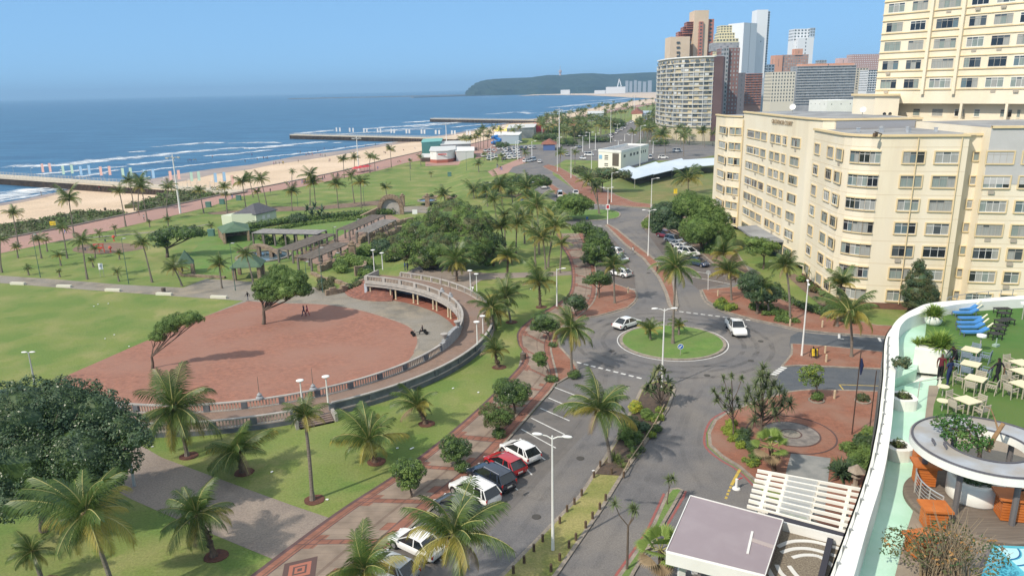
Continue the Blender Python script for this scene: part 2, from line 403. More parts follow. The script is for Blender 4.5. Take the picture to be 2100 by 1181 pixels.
# surf
def foamM():
 m=M('foam',(0.85,0.88,0.9),0.9); n=m.node_tree.nodes; l=m.node_tree.links; b=n['Principled BSDF']
 tc=n.new('ShaderNodeTexCoord'); t=n.new('ShaderNodeTexNoise'); t.inputs['Scale'].default_value=.12; t.inputs['Detail'].default_value=9; t.inputs['Roughness'].default_value=.7; l.new(tc.outputs['Object'],t.inputs[0])
 uv=n.new('ShaderNodeUVMap'); sp=n.new('ShaderNodeSeparateXYZ'); l.new(uv.outputs[0],sp.inputs[0])
 a=n.new('ShaderNodeMath'); a.operation='MULTIPLY'; a.inputs[1].default_value=2; l.new(sp.outputs[1],a.inputs[0])
 a2=n.new('ShaderNodeMath'); a2.operation='SUBTRACT'; a2.inputs[1].default_value=1; l.new(a.outputs[0],a2.inputs[0])
 a3=n.new('ShaderNodeMath'); a3.operation='ABSOLUTE'; l.new(a2.outputs[0],a3.inputs[0])
 a4=n.new('ShaderNodeMath'); a4.operation='MULTIPLY_ADD'; a4.inputs[1].default_value=-.42; a4.inputs[2].default_value=.17; l.new(a3.outputs[0],a4.inputs[0])
 s=n.new('ShaderNodeMath'); s.operation='ADD'; l.new(t.outputs[0],s.inputs[0]); l.new(a4.outputs[0],s.inputs[1])
 r=n.new('ShaderNodeMapRange'); r.inputs[1].default_value=.44; r.inputs[2].default_value=.8; l.new(s.outputs[0],r.inputs[0]); l.new(r.outputs[0],b.inputs['Alpha']); return m
FOAM=foamM()
def foam(pts,w,z,name='surf_foam'):
 w=w*2.5
 L=[tuple(gz(x,y,z)[:2]) for x,y in pts]; L=smoothline(L,6)
 n=len(L); mb=MB(); ws=[w*(0.35+0.65*math.sin(PI*min(1,max(0,(i+.6)/n)))**.5)*(1+.25*math.sin(i*1.7+w)) for i in range(n)]
 Lf=[];Rt=[]
 for i in range(n):
  a=L[max(i-1,0)];b=L[min(i+1,n-1)]; t=Vector((b[0]-a[0],b[1]-a[1])).normalized()
  Lf.append((L[i][0]-t.y*ws[i]/2,L[i][1]+t.x*ws[i]/2,z)); Rt.append((L[i][0]+t.y*ws[i]/2,L[i][1]-t.x*ws[i]/2,z))
 mb.add(Lf+Rt,[(n+i,n+i+1,i+1,i) for i in range(n-1)])
 o=mb.build(name,FOAM); o['kind']='structure'
 uvl=o.data.uv_layers.new(name='uv')
 for p in o.data.polygons:
  for li in p.loop_indices:
   vi=o.data.loops[li].vertex_index; uvl.data[li].uv=((vi%n)/n,1.0 if vi<n else 0.0)
def z1(x,y): return (x/4.2,150+y/4.2)
def z2(x,y): return (500+x/4.2,150+y/4.2)
def z3(x,y): return (850+x/3.937,150+y/3.937)
fz=SEAZ+0.1; fi=[0]
def F(tr,pts,w):
 fi[0]+=1; foam([tr(*p) for p in pts],w,fz+fi[0]*0.012)
F(z1,[(60,800),(400,795),(700,770),(1000,737),(1300,712),(1600,680),(2100,640)],17)
F(z1,[(300,800),(600,790),(900,752)],12)
F(z1,[(1420,628),(1600,615),(1760,600),(1930,602)],12)
F(z1,[(1110,682),(1250,672)],8); F(z1,[(1325,638),(1405,630)],8)
F(z1,[(330,872),(560,850),(800,826),(1090,802)],8); F(z1,[(640,892),(800,876),(1010,832)],6)
F(z1,[(1130,792),(1300,772),(1480,748)],9); F(z1,[(1760,716),(2100,690)],8); F(z1,[(1960,606),(2120,600)],7)
F(z1,[(1100,860),(1300,836),(1500,812),(1700,790),(2100,742)],4)
F(z1,[(-40,1095),(60,1068),(160,1040),(330,1016),(540,998),(650,992)],13); F(z1,[(-60,1062),(150,1020),(420,985)],10); F(z1,[(-40,1112),(100,1084),(240,1062),(440,1030)],5)
F(z2,[(0,742),(150,728),(300,712),(500,692),(700,668),(900,640),(1100,616),(1320,592)],6)
F(z2,[(20,602),(160,598),(310,602)],10); F(z2,[(0,650),(200,640),(400,618),(680,592)],14); F(z2,[(0,688),(210,662)],7)
F(z2,[(470,522),(600,508),(765,492)],14); F(z2,[(800,532),(1000,515),(1200,505),(1400,490),(1700,476)],12)
F(z2,[(1040,484),(1200,470),(1400,458),(1700,432),(1900,424)],16); F(z2,[(1390,428),(1620,410)],14); F(z2,[(1150,500),(1400,480),(1600,470)],9)
F(z2,[(780,600),(840,600)],8)
F(z3,[(580,334),(700,326),(850,316),(930,330)],14); F(z3,[(900,325),(1100,318),(1300,296),(1450,285)],12); F(z3,[(1080,280),(1250,268),(1400,258)],16)
F(z3,[(1200,268),(1400,250),(1560,236),(1700,226)],18); F(z3,[(1500,225),(1650,212),(1800,195)],22); F(z3,[(1350,232),(1480,222)],14); F(z3,[(870,308),(960,305)],9)
F(z3,[(1000,340),(1250,320),(1500,290),(1700,262),(1900,220)],8); F(z3,[(530,196),(720,188)],25); F(z3,[(1450,190),(1800,182),(1930,178)],30)
F(z3,[(0,398),(150,388)],10); F(z3,[(0,436),(150,420),(340,402)],14); F(z3,[(300,440),(500,420),(760,405)],8); F(z3,[(400,465),(600,440),(900,410)],6)
# promenade and sea wall
PLOW=[(869,333),(831,338),(768,352),(699,366),(615,384),(547,394),(488,404),(432,424),(366,440),(267,463),(216,475),(109,497),(0,520),(-260,568)]
prom=[tuple(gz(x,y,ZL)[:2]) for x,y in WALLPX[:12]]+[tuple(gz(x,y,ZL)[:2]) for x,y in PLOW]
drape('promenade',prom,0.03,PINK)
far=[tuple(gz(x,y,0)[:2]) for x,y in [(872,318.5),(935,304),(1000,288),(1060,272),(1115,256),(1165,244),(1220,232),(1275,221),(1345,211),(1345,214),(1275,226),(1200,243),(1130,262),(1060,284),(1030,300),(1010,318),(960,330),(872,333)]]
drape('promenade_far',far,0.05,PINK)
mb=MB()
for i in range(len(WALL)-1):
 a=WALL[i];b=WALL[i+1]; za=hz(*a) if a[1]<420 else 0; zb_=hz(*b) if b[1]<420 else 0
 mb.beam((a[0],a[1],za-0.35),(b[0],b[1],zb_-0.35),0.5,1.5)
t=mb.build('sea_wall',M('wall_concrete',(0.36,0.31,0.26),0.9,(0.22,0.2,0.18),0.6,6)); tag(t,'low weathered concrete sea wall between pink promenade and sand','wall')
# plaza, paths
plz=[(510,617),(563,621),(661,624),(730,634),(788,650),(840,670),(858,696),(850,722),(836,752),(700,800),(500,880),(150,900),(120,800),(144,767),(288,704),(420,649)]
PZ=[tuple(gz(x,y,ZL)[:2]) for x,y in plz]
rr=[(DC[0]+(27.0 if a<70 else 29.6)*math.cos(R(a)),DC[1]+(27.0 if a<70 else 29.6)*math.sin(R(a))) for a in range(-113,88,3)]
inner_disc=rr+[(-45,128.0),(-61,128.5),(-62,118),(-52,104),(-58,92),(-66,75),(-64,70.2),(-46,70.2)]
inner_disc=rr+[tuple(gz(x,y,ZL)[:2]) for x,y in [(700,592),(560,598),(501,616),(420,649),(288,704),(144,767)]]+[(-58,72)]
drape('plaza_concrete',inner_disc,0.012,CONCG,zfun=lambda x,y:ZL)
brick=[]
arc=[(DC[0]+20.9*math.cos(R(a)),DC[1]+20.9*math.sin(R(a))) for a in range(-72,66,4)]
PZ=[tuple(gz(x,y,ZL)[:2]) for x,y in [(510,617),(563,621),(661,624)]]+smoothline([tuple(gz(x,y,ZL)[:2]) for x,y in [(661,624),(730,634),(788,650),(840,670),(858,696),(850,722),(838,738)]],5)
low=[(DC[0]+26.9*math.cos(R(a)),DC[1]+26.9*math.sin(R(a))) for a in range(-34,-114,-4)]
PZ=PZ+low+[(-56,73)]+[tuple(gz(x,y,ZL)[:2]) for x,y in [(144,767),(288,704),(420,649)]]
drape('plaza_paving',PZ,0.02,PLAZA,zfun=lambda x,y:ZL)
ed=smoothline([tuple(gz(x,y,ZL)[:2]) for x,y in [(510,617),(563,621),(661,624),(730,634),(788,650),(840,670),(858,696),(850,722)]],5)
ribbon('paving_edge',ed,0.3,ZL+0.03,KERB)
west_path=[(-200,545),(0,565),(102,572),(254,584),(376,590),(422,572),(472,574),(523,579),(600,586),(690,592),(700,600),(560,606),(501,617),(357,607.5),(173,594),(0,580.5),(-200,560)]
drape('park_path',[tuple(gz(x,y,ZL)[:2]) for x,y in west_path],0.016,CONCG,zfun=lambda x,y:ZL)
def P0(px,z=0.0,n=0,cl=True):
 q=[tuple(gz(x,y,z)[:2]) for x,y in px]; return smoothline(q,n,cl) if n else q
drape('garden_lawn_round',P0([(568,470),(600,462),(700,452),(760,455),(752,470),(700,488),(650,494),(600,478)],ZL,5),0.03,GRASS2,zfun=lambda x,y:ZL)
drape('garden_lawn_low',P0([(440,480),(520,490),(600,505),(640,520),(600,535),(520,548),(440,560),(380,545),(400,510)],ZL,4),0.025,GRASS2,zfun=lambda x,y:ZL)
drape('dirt_track',P0([(560,424),(640,424),(700,418),(770,412),(800,410),(800,418),(740,424),(640,431),(570,434),(500,438),(440,440),(430,436),(500,431)],ZL,3),0.02,DIRT,zfun=lambda x,y:ZL if x<-24 else hz(x,y))
drape('playground_surface',P0([(150,515),(165,503),(215,498),(270,500),(300,508),(255,517),(200,521)],ZL,5),0.02,DIRT,zfun=lambda x,y:ZL)
ribbon('park_walkway',P0([(100,496),(190,487),(270,480),(350,472),(430,460)],ZL,5,False),1.4,ZL+0.02,CONCG)
drape('garden_paving',P0([(610,532),(690,488),(770,446),(800,440),(830,455),(800,470),(740,500),(690,520),(660,545)],ZL),0.035,M('garden_paving_pink',(0.33,0.22,0.17),0.9,(0.24,0.17,0.14),1.0,6),zfun=lambda x,y:hz(x,y))
drape('terrace_paving',P0([(815,418),(880,414),(905,420),(880,430),(830,428)],ZL/2),0.05,CONCG)
drape('bare_ground',P0([(800,556),(830,548),(880,540),(960,556),(1020,560),(1170,556),(1170,564),(1020,572),(985,576),(960,590),(900,573),(860,564)],0,3),0.01,BROWNP,zfun=lambda x,y:max(hz(x,y),0.0) if x>-16 else hz(x,y))
# bottom left paths
drape('lower_path',P0([(60,860),(240,880),(275,905),(332,938),(500,1000),(600,1036),(683,1064),(562,1147),(419,1088),(330,1050),(240,1010),(150,975),(60,950)]),0.012,BROWNP,zfun=lambda x,y:0)
# asphalt
road=[(600,1300),(880,1046),(1023,924),(1098,840),(1143,788),(1186,765),(1176,741),(1150,713),(1147,690),(1160,670),(1187,655),(1230,648),(1288,632),(1306,612),(1303,596),(1240,560),(1225,500),(1160,455),(1150,440),(1160,425),(1100,392),(1040,372),(1100,365),(1040,352),(1052,343),(1086,333),(1060,322),(990,312),(1000,298),(1060,298),(1130,296),(1200,298),(1240,285),(1262,270),(1280,255),(1300,243),(1325,235),(1345,233),(1355,240),(1330,255),(1320,280),(1300,297),(1460,300),(1500,330),(1460,330),(1330,325),(1230,330),(1160,328),(1130,345),(1135,360),(1180,390),(1215,415),(1280,424),(1335,428),(1400,470),(1560,560),(1500,590),(1438,596),(1449,618),(1490,641),(1541,655),(1600,668),(1644,678),(1702,684),(1900,697),(1900,812),(1800,803),(1673,799),(1609,804),(1550,822),(1487,847),(1462,862),(1448,889),(1450,915),(1476,938),(1514,961),(1549,993),(1600,1040),(1700,1300)]
drape('road',P0(road),0.02,ASPH,zfun=lambda x,y:0)
drape('side_road',P0([(1644,678),(1702,684),(1900,697),(1900,812),(1800,803),(1673,799),(1609,804),(1585,800),(1604,752),(1624,724),(1619,707),(1621,690)]),0.026,ASPHD,zfun=lambda x,y:0)
def G0(n,px,h,mt,nn=3,kw=0.25,mk=KERB): return slab(n,P0(px,0,nn),h,mt,mk,kw)
drape('parking_bays',P0([(1143,789),(1098,840),(1023,924),(880,1046),(700,1200),(860,1240),(1010,1085),(1110,985),(1215,873),(1245,830)]),0.026,M('parking_asphalt',(0.17,0.155,0.145),0.9,(0.125,0.118,0.113),0.9,8,0.3,25,big=(0.15,0.14,0.135),bigscale=.3),zfun=lambda x,y:0)
drape('parking_bays_east',P0([(1318,468),(1342,498),(1367,534),(1400,567),(1432,594),(1500,580),(1560,575),(1520,548),(1450,505),(1390,475),(1345,466)]),0.026,PARK,zfun=lambda x,y:0)
drape('parking_bays_west',P0([(1240,470),(1268,503),(1290,545),(1304,600),(1225,590),(1200,560),(1215,500)]),0.026,PARK,zfun=lambda x,y:0)
drape('parking_strip_north',P0([(1142,350),(1150,352),(1216,417),(1190,404)]),0.026,PARK,zfun=lambda x,y:0)
MEDPX=[(900,1290),(1026,1181),(1115,1090),(1185,1019),(1237,941),(1268,892),(1302,822),(1316,792),(1345,780),(1378,784),(1386,800),(1372,840),(1330,903),(1277,979),(1237,1045),(1144,1181),(1040,1300)]
slab('median',P0(MEDPX),0.14,M('median_grass',(0.25,0.24,0.085),.95,(0.16,0.19,0.05),.5,9,.6,9,big=(0.3,0.27,0.11),bigscale=.4,grain=6),KERB,0.3)
drape('median_bed',P0([(1220,975),(1245,943),(1276,893),(1308,826),(1322,796),(1345,786),(1372,790),(1378,805),(1364,840),(1322,900),(1280,960),(1272,978)]),0.16,M('garden_soil',(0.12,0.085,0.065),0.95,(0.07,0.055,0.045),3,6,0.6,14),zfun=lambda x,y:0)
slab('small_island',P0([(1200,1290),(1268,1181),(1332,1091),(1366,1014),(1375,1004),(1390,1002),(1402,1007),(1396,1018),(1352,1094),(1303,1175),(1240,1300)]),0.14,GRASS2,KERB,0.25)
slab('median_north',P0([(1240,463),(1248,460),(1266,470),(1304,501),(1337,526),(1365,549),(1383,569),(1388,600),(1392,630),(1388,638),(1376,636),(1369,625),(1362,600),(1347,569),(1317,531),(1279,502)]),0.14,REDB,KERB,0.55)
circ=[(20.55+6.75*math.cos(2*PI*i/64),89.3+6.75*math.sin(2*PI*i/64)) for i in range(64)]
slab('roundabout_island',circ,0.14,GRASS2,KERB,0.4)
mb=MB(); mb.ring((20.55,89.3),6.95,7.07,0,2*PI,0.022,0.034,64); tag(mb.build('roundabout_line',WHITEP),kind='structure')
slab('north_circle_island',P0([(1273,440),(1268,447),(1245,451),(1212,452),(1180,451),(1160,446),(1155,440),(1170,433),(1207,431),(1250,431),(1268,435)],0,3),0.14,GRASS2,KERB,0.35)
G0('side_island',[(1621,706),(1632,706),(1700,711),(1900,732),(1900,768),(1802,758),(1640,751),(1608,753),(1602,751),(1610,742),(1621,728),(1622,715)],0.14,REDB,0)
G0('brick_forecourt',[(1609,805),(1640,801),(1673,799),(1801,803),(1900,812),(1980,1100),(1700,1100),(1600,1010),(1549,990),(1514,959),(1478,937),(1453,914),(1451,889),(1464,863),(1487,848),(1550,823)],0.14,REDB,0,0.3)
ribbon('red_kerb_line',P0([(1490,843),(1460,860),(1446,888),(1447,916),(1474,941),(1512,964),(1545,996)],0,4,False),0.22,0.024,REDP)
ribbon('red_kerb_line',P0([(1262,1181),(1326,1091),(1362,1012)],0,0,False),0.2,0.03,REDP)
ribbon('red_kerb_line',P0([(1407,1007),(1400,1022),(1357,1096)],0,0,False),0.2,0.03,REDP)
drape('forecourt_path',P0([(1622,932),(1703,942),(1690,1060),(1590,1050)]),0.155,M('grey_slabs',(0.3,0.3,0.29),0.9,(0.2,0.21,0.21),0.8,6,0.2,10),zfun=lambda x,y:0)
cc=gz(1622,892,0)
mb=MB()
mb.ring(cc,0.0,0.85,0,2*PI,0.15,0.165,40,0); mb.ring(cc,0.85,1.0,0,2*PI,0.15,0.168,40,1); mb.ring(cc,1.0,2.5,0,2*PI,0.15,0.166,40,2); mb.ring(cc,2.5,2.65,0,2*PI,0.15,0.17,40,1); mb.ring(cc,3.9,4.05,0,2*PI,0.15,0.17,48,1)
o=mb.build('forecourt_circle',[CONCG,M('dark_brick',(0.11,0.07,0.065),.9),M('stone_cobble',(0.27,0.24,0.22),0.9,(0.14,0.13,0.125),1.5,6)]); tag(o,kind='structure')
G0('pavement_east',[(1438,595),(1449,618),(1490,641),(1541,655),(1600,668),(1644,678),(1702,684),(1900,697),(1900,672),(1800,668),(1740,655),(1700,650),(1650,630),(1610,618),(1560,600),(1560,580),(1500,590)],0.14,REDB,0)
G0('pavement_north_east',[(1335,427),(1300,425),(1260,422),(1202,418),(1187,399),(1147,360),(1127,350),(1112,342),(1125,338),(1150,345),(1180,362),(1215,385),(1262,400),(1300,415),(1340,420)],0.14,REDB,0)
slab('brick_parking_median',P0([(1119,376),(1126,374),(1165,400),(1163,404),(1142,404)]),0.14,REDB,KERB,0.3)
drape('pavement_pink_north',P0([(1000,352),(1030,340),(1075,322),(1086,332),(1052,343),(1042,355),(1010,362)]),0.04,PINK,zfun=lambda x,y:0)
drape('pavement_brown_north',P0([(1147,352),(1180,360),(1226,380),(1262,398),(1214,416)]),0.034,BROWNP,zfun=lambda x,y:0)
drape('dry_lawn',P0([(1256,401),(1237,385),(1260,372),(1330,345),(1470,318),(1500,430),(1420,440),(1340,421),(1300,415)]),0.03,GRASSD,zfun=lambda x,y:0)
slab('tree_bed_kerb',P0([(1314,463),(1318,452),(1332,438),(1400,440),(1500,500),(1540,560),(1500,575),(1420,505),(1375,478),(1345,470),(1324,472)]),0.14,DIRT,KERB,0.3)
drape('lot_asphalt',P0([(1320,300),(1380,296),(1480,298),(1480,328),(1340,330),(1300,345),(1226,345),(1226,300)]),0.028,ASPH,zfun=lambda x,y:0)
G0('pavement_west_brick',[(1224,560),(1240,575),(1304,598),(1308,609),(1302,620),(1288,632),(1230,648),(1187,655),(1160,668),(1147,690),(1150,713),(1176,741),(1188,762),(1143,788),(1098,788),(1062,760),(1075,700),(1108,670),(1160,640),(1190,600)],0.13,REDB,0)
drape('bay_strip',P0([(1175,556),(1300,556),(1304,598),(1240,575),(1190,572)]),0.029,PARK,zfun=lambda x,y:0)
drape('lawn_east',P0([(1602,560),(1660,600),(1700,640),(1740,662),(1860,676),(1900,640),(1830,640),(1740,630),(1690,600),(1630,560)]),0.03,GRASS,zfun=lambda x,y:0)
drape('soil_east',P0([(1630,562),(1690,600),(1715,640),(1680,625),(1640,590),(1612,565)]),0.034,DIRT,zfun=lambda x,y:0)
def dash(a,b,n,wd,fill=0.6,mat=WHITEP,z=0.034):
 A=gz(*a);B=gz(*b); mb=MB(); d=(B-A)/n
 for i in range(n):
  p=A+d*i; q=p+d*fill; mb.beam((p.x,p.y,z),(q.x,q.y,z),wd,0.008)
 o=mb.build('road_marking',mat); tag(o,kind='structure')
dash((1183,743),(1322,778),9,0.3); dash((1393,639),(1545,658),10,0.28); dash((1585,769),(1610,752),5,0.7,0.7); dash((1160,463),(1238,463),7,0.3)
dash((1195,418),(1255,423),6,0.3)
for a,b in [((1136,794),(1183,812)),((1125,816),(1188,843)),((1108,837),(1168,863)),((1089,857),(1158,891)),((1069,880),(1140,919)),((1107,935),(1118,943)),((1076,958),(1091,974)),((1047,992),(1062,1005)),((1013,1022),(1031,1036)),((978,1053),(994,1074)),((886,1128),(905,1150)),((960,1030),(935,1010)),((1241,583),(1303,594)),((1420,568),(1500,583)),((1415,556),(1490,566))]: dash(a,b,1,0.13,1)
dash((1721,678),(1721,694),1,0.3,1); dash((1718,694),(1730,696),1,0.2,1); dash((1802,693),(1806,701),1,0.3,1)
dash((1517,963),(1500,995),1,0.25,1,YELP); dash((1499,997),(1487,1026),4,0.2,.6,YELP)
dash((1721,789),(1900,795),1,0.12,1,YELP); dash((1721,789),(1730,800),1,0.12,1,YELP)
ribbon('gutter',P0([(1186,765),(1176,741),(1150,713),(1147,690),(1160,670),(1187,655),(1230,648),(1288,632),(1306,612),(1304,598)],0,4,False),0.35,0.028,KERB)
ribbon('gutter',P0([(1436,595),(1447,620),(1490,643),(1541,657),(1600,670),(1644,680),(1702,686),(1900,699)],0,4,False),0.35,0.03,KERB)
def wearM():
 m=M('tyre_wear',(0.06,0.06,0.065),.8); n=m.node_tree.nodes; l=m.node_tree.links; tc=n.new('ShaderNodeTexCoord'); t=n.new('ShaderNodeTexNoise'); t.inputs['Scale'].default_value=.5; t.inputs['Detail'].default_value=8; l.new(tc.outputs['Object'],t.inputs[0])
 r=n.new('ShaderNodeMapRange'); r.inputs[1].default_value=.35; r.inputs[2].default_value=.75; r.inputs[4].default_value=.13; l.new(t.outputs[0],r.inputs[0]); l.new(r.outputs[0],n['Principled BSDF'].inputs['Alpha']); return m
WEAR=wearM()
for i,(px,w_) in enumerate((([(1040,1250),(1150,1125),(1210,1035),(1262,960),(1300,900),(1345,830),(1395,775)],.5),([(1180,1250),(1240,1130),(1290,1045),(1340,960),(1390,880),(1420,800),(1430,765)],.45),([(930,1260),(1050,1110),(1130,1000),(1210,890),(1262,810),(1270,770)],.5),([(880,1230),(985,1100),(1085,985),(1170,885),(1225,815),(1235,775)],.45),([(1225,700),(1240,668),(1290,645),(1320,620),(1325,590),(1305,550),(1270,505),(1230,470)],.5),([(1420,640),(1400,600),(1385,560),(1350,515),(1310,480),(1290,465)],.5),([(1560,720),(1620,690),(1700,700),(1800,712)],.5),([(1520,760),(1580,790),(1700,785),(1800,790)],.5),([(1470,765),(1440,800),(1410,860),(1400,930),(1440,1000)],.4))):
 ribbon('tyre_track',P0(px,0,5,False),w_,.0372+i*.0006,WEAR); q=P0(px,0,5,False); ribbon('tyre_track',offset(q,1.5,False),w_,.0432+i*.0006,WEAR)
for k,r_ in enumerate((8.6,10.2,12.0)):
 mb=MB(); mb.ring((20.55,89.3),r_,r_+.6,0,2*PI,.03,.036+k*.0004,72); tag(mb.build('tyre_track',WEAR),kind='structure')
for i,(x,y) in enumerate(((1255,720),(1450,770),(1300,880),(1190,940),(1540,740),(1100,1060),(1560,700),(1330,560))):
 q=gz(x,y,0); mb=MB(); mb.lathe((q.x,q.y,.03),[(.36,0),(.36,.022)],16); tag(mb.build('manhole_cover',M('manhole_iron',(0.07,.065,.06),.7)),kind='structure')
rqo=random.Random(21)
for i in range(22):
 x,y=rqo.choice([(1150,850),(1110,900),(1085,965),(1060,1010),(1000,1080),(1380,760),(1250,760),(1330,980),(1480,800),(1520,740)]); q=gz(x+rqo.uniform(-40,40),y+rqo.uniform(-15,15),0); n_=9; mb=MB(); s=rqo.uniform(.3,1.3)
 mb.add([(q.x+s*(1+.35*math.sin(k*2.3+i))*math.cos(2*PI*k/n_),q.y+s*(1+.35*math.sin(k*1.7+i))*math.sin(2*PI*k/n_),.0375+i*.0004) for k in range(n_)],[tuple(range(n_))]); tag(mb.build('oil_stain',WEAR),kind='structure')
# brick patterned walkway beside the parking
def walkM():
 m=M('walk_paving',(0.3,0.24,0.2),0.9); n=m.node_tree.nodes; l=m.node_tree.links; b=n['Principled BSDF']
 uv=n.new('ShaderNodeUVMap'); sp=n.new('ShaderNodeSeparateXYZ'); l.new(uv.outputs[0],sp.inputs[0]); U,V=sp.outputs[0],sp.outputs[1]
 def ma(op,a,c=None,d=None):
  x=n.new('ShaderNodeMath'); x.operation=op
  for i,s in enumerate((a,c,d)):
   if s is None: continue
   if isinstance(s,(int,float)): x.inputs[i].default_value=s
   else: l.new(s,x.inputs[i])
  return x.outputs[0]
 def mix(f,a,c):
  x=n.new('ShaderNodeMix'); x.data_type='RGBA'; l.new(f,x.inputs[0])
  for k,s in ((6,a),(7,c)):
   if isinstance(s,tuple): x.inputs[k].default_value=(*s,1)
   else: l.new(s,x.inputs[k])
  return x.outputs[2]
 Um=ma('MODULO',U,6.5)
 tile=n.new('ShaderNodeTexBrick'); l.new(uv.outputs[0],tile.inputs[0]); tile.inputs['Scale'].default_value=1; tile.inputs['Brick Width'].default_value=.9; tile.inputs['Row Height'].default_value=.62
 tile.offset=0; tile.inputs['Mortar Size'].default_value=.02; tile.inputs['Color1'].default_value=(0.275,0.215,0.17,1); tile.inputs['Color2'].default_value=(0.245,0.195,0.155,1); tile.inputs['Mortar'].default_value=(0.2,0.15,0.12,1)
 br=n.new('ShaderNodeTexBrick'); l.new(uv.outputs[0],br.inputs[0]); br.inputs['Scale'].default_value=1; br.inputs['Brick Width'].default_value=.3; br.inputs['Row Height'].default_value=.12; br.inputs['Mortar Size'].default_value=.01
 br.inputs['Color1'].default_value=(0.3,0.135,0.095,1); br.inputs['Color2'].default_value=(0.24,0.11,0.08,1); br.inputs['Mortar'].default_value=(0.16,.09,.07,1)
 dark=(0.12,0.075,0.075)
 def band(x,a,c): return ma('MULTIPLY',ma('GREATER_THAN',x,a),ma('LESS_THAN',x,c))
 lowb=ma('LESS_THAN',V,0.16)      # v normalised 0..1
 step=ma('MULTIPLY',band(Um,2.3,4.2),ma('LESS_THAN',V,0.27))
 hi=ma('GREATER_THAN',V,0.83)
 cross=band(Um,2.9,3.5)
 red=ma('MINIMUM',1,ma('ADD',ma('ADD',lowb,step),ma('ADD',hi,ma('MULTIPLY',cross,ma('LESS_THAN',V,0.84)))))
 hstep=ma('MULTIPLY',band(Um,4.9,6.1),ma('GREATER_THAN',V,0.72)); red=ma('MINIMUM',1,ma('ADD',red,hstep))
 c=mix(red,tile.outputs[0],br.outputs[0])
 d=ma('ADD',band(V,0.15,0.165),band(V,0.825,0.84)); d=ma('ADD',d,band(Um,2.84,2.92)); d=ma('ADD',d,band(Um,3.5,3.58)); d=ma('ADD',d,ma('LESS_THAN',V,0.05)); d=ma('MINIMUM',1,d)
 c=mix(d,c,dark)
 tc=n.new('ShaderNodeTexCoord'); ns=n.new('ShaderNodeTexNoise'); ns.inputs['Scale'].default_value=.8; ns.inputs['Detail'].default_value=7; l.new(tc.outputs['Object'],ns.inputs[0])
 mr=n.new('ShaderNodeMapRange'); mr.inputs[1].default_value=.3; mr.inputs[2].default_value=.7; mr.inputs[3].default_value=.75; mr.inputs[4].default_value=1.15; l.new(ns.outputs[0],mr.inputs[0])
 hs=n.new('ShaderNodeHueSaturation'); l.new(c,hs.inputs['Color']); l.new(mr.outputs[0],hs.inputs['Value']); l.new(hs.outputs[0],b.inputs['Base Color']); return m
WALK=walkM()
Lpx=[(380,1290),(517,1181),(690,1053),(810,975),(898,909),(973,846),(1040,780),(1075,735),(1062,705),(1063,680),(1090,655),(1140,625),(1168,600),(1172,560),(1165,530),(1150,505),(1140,480)]
Rpx=[(590,1320),(740,1175),(868,1056),(958,982),(1018,926),(1095,838),(1130,798),(1140,775),(1132,740),(1128,712),(1140,680),(1190,645),(1218,615),(1222,570),(1215,530),(1205,500),(1195,480)]
def resn(P,n):
 P=[Vector(p) for p in P]; L=[0]
 for i in range(1,len(P)): L.append(L[-1]+(P[i]-P[i-1]).length)
 out=[];j=0
 for k in range(n):
  s=L[-1]*k/(n-1)
  while j<len(L)-2 and L[j+1]<s: j+=1
  out.append(P[j].lerp(P[j+1],(s-L[j])/max(1e-6,L[j+1]-L[j])))
 return out,L[-1]
A=smoothline([gz(*p)[:2] for p in Lpx],8,False); B=smoothline([gz(*p)[:2] for p in Rpx],8,False)
mb=MB(); n=len(A)
mb.add([(x,y,0.155) for x,y in A]+[(x,y,0.155) for x,y in B],[(n+i,n+i+1,i+1,i) for i in range(n-1)])
mb.add([(x,y,0.155) for x,y in B]+[(x,y,0.0) for x,y in B],[(n+i,n+i+1,i+1,i) for i in range(n-1)],1)
o=mb.build('patterned_walkway',[WALK,KERB]); tag(o,kind='structure')
ul=o.data.uv_layers.new(name='uv'); acc=[0]
for i in range(1,n): acc.append(acc[-1]+(Vector(A[i])-Vector(A[i-1])).length)
for p in o.data.polygons:
 for li in p.loop_indices:
  vi=o.data.loops[li].vertex_index
  if vi<2*n: ul.data[li].uv=(acc[vi%n]+(0 if vi<n else 0.0),0.0 if vi<n else 1.0)
ribbon('walkway_kerb',offset(B,-0.12,False),0.24,0.16,KERB)
c0=gz(615,1172,0); dx=(gz(670,1172,0)-c0).length; mb=MB()
for k,(s,mi) in enumerate(((1,0),(0.66,1),(0.42,0),(0.3,1),(0.14,0))):
 dv=(gz(900,905)-gz(517,1181)).normalized(); nv=Vector((-dv.y,dv.x,0))
 q=[c0+dv*1.75*s,c0+nv*1.45*s,c0-dv*1.75*s,c0-nv*1.45*s]; mb.add([(p.x,p.y,0.163+0.004*k) for p in q],[(0,1,2,3)],mi)
o=mb.build('walkway_inlay',[M('dark_brick',(0.11,0.07,0.065),.9),M('inlay_red',(0.36,0.14,0.1),.9)]); tag(o,kind='structure')
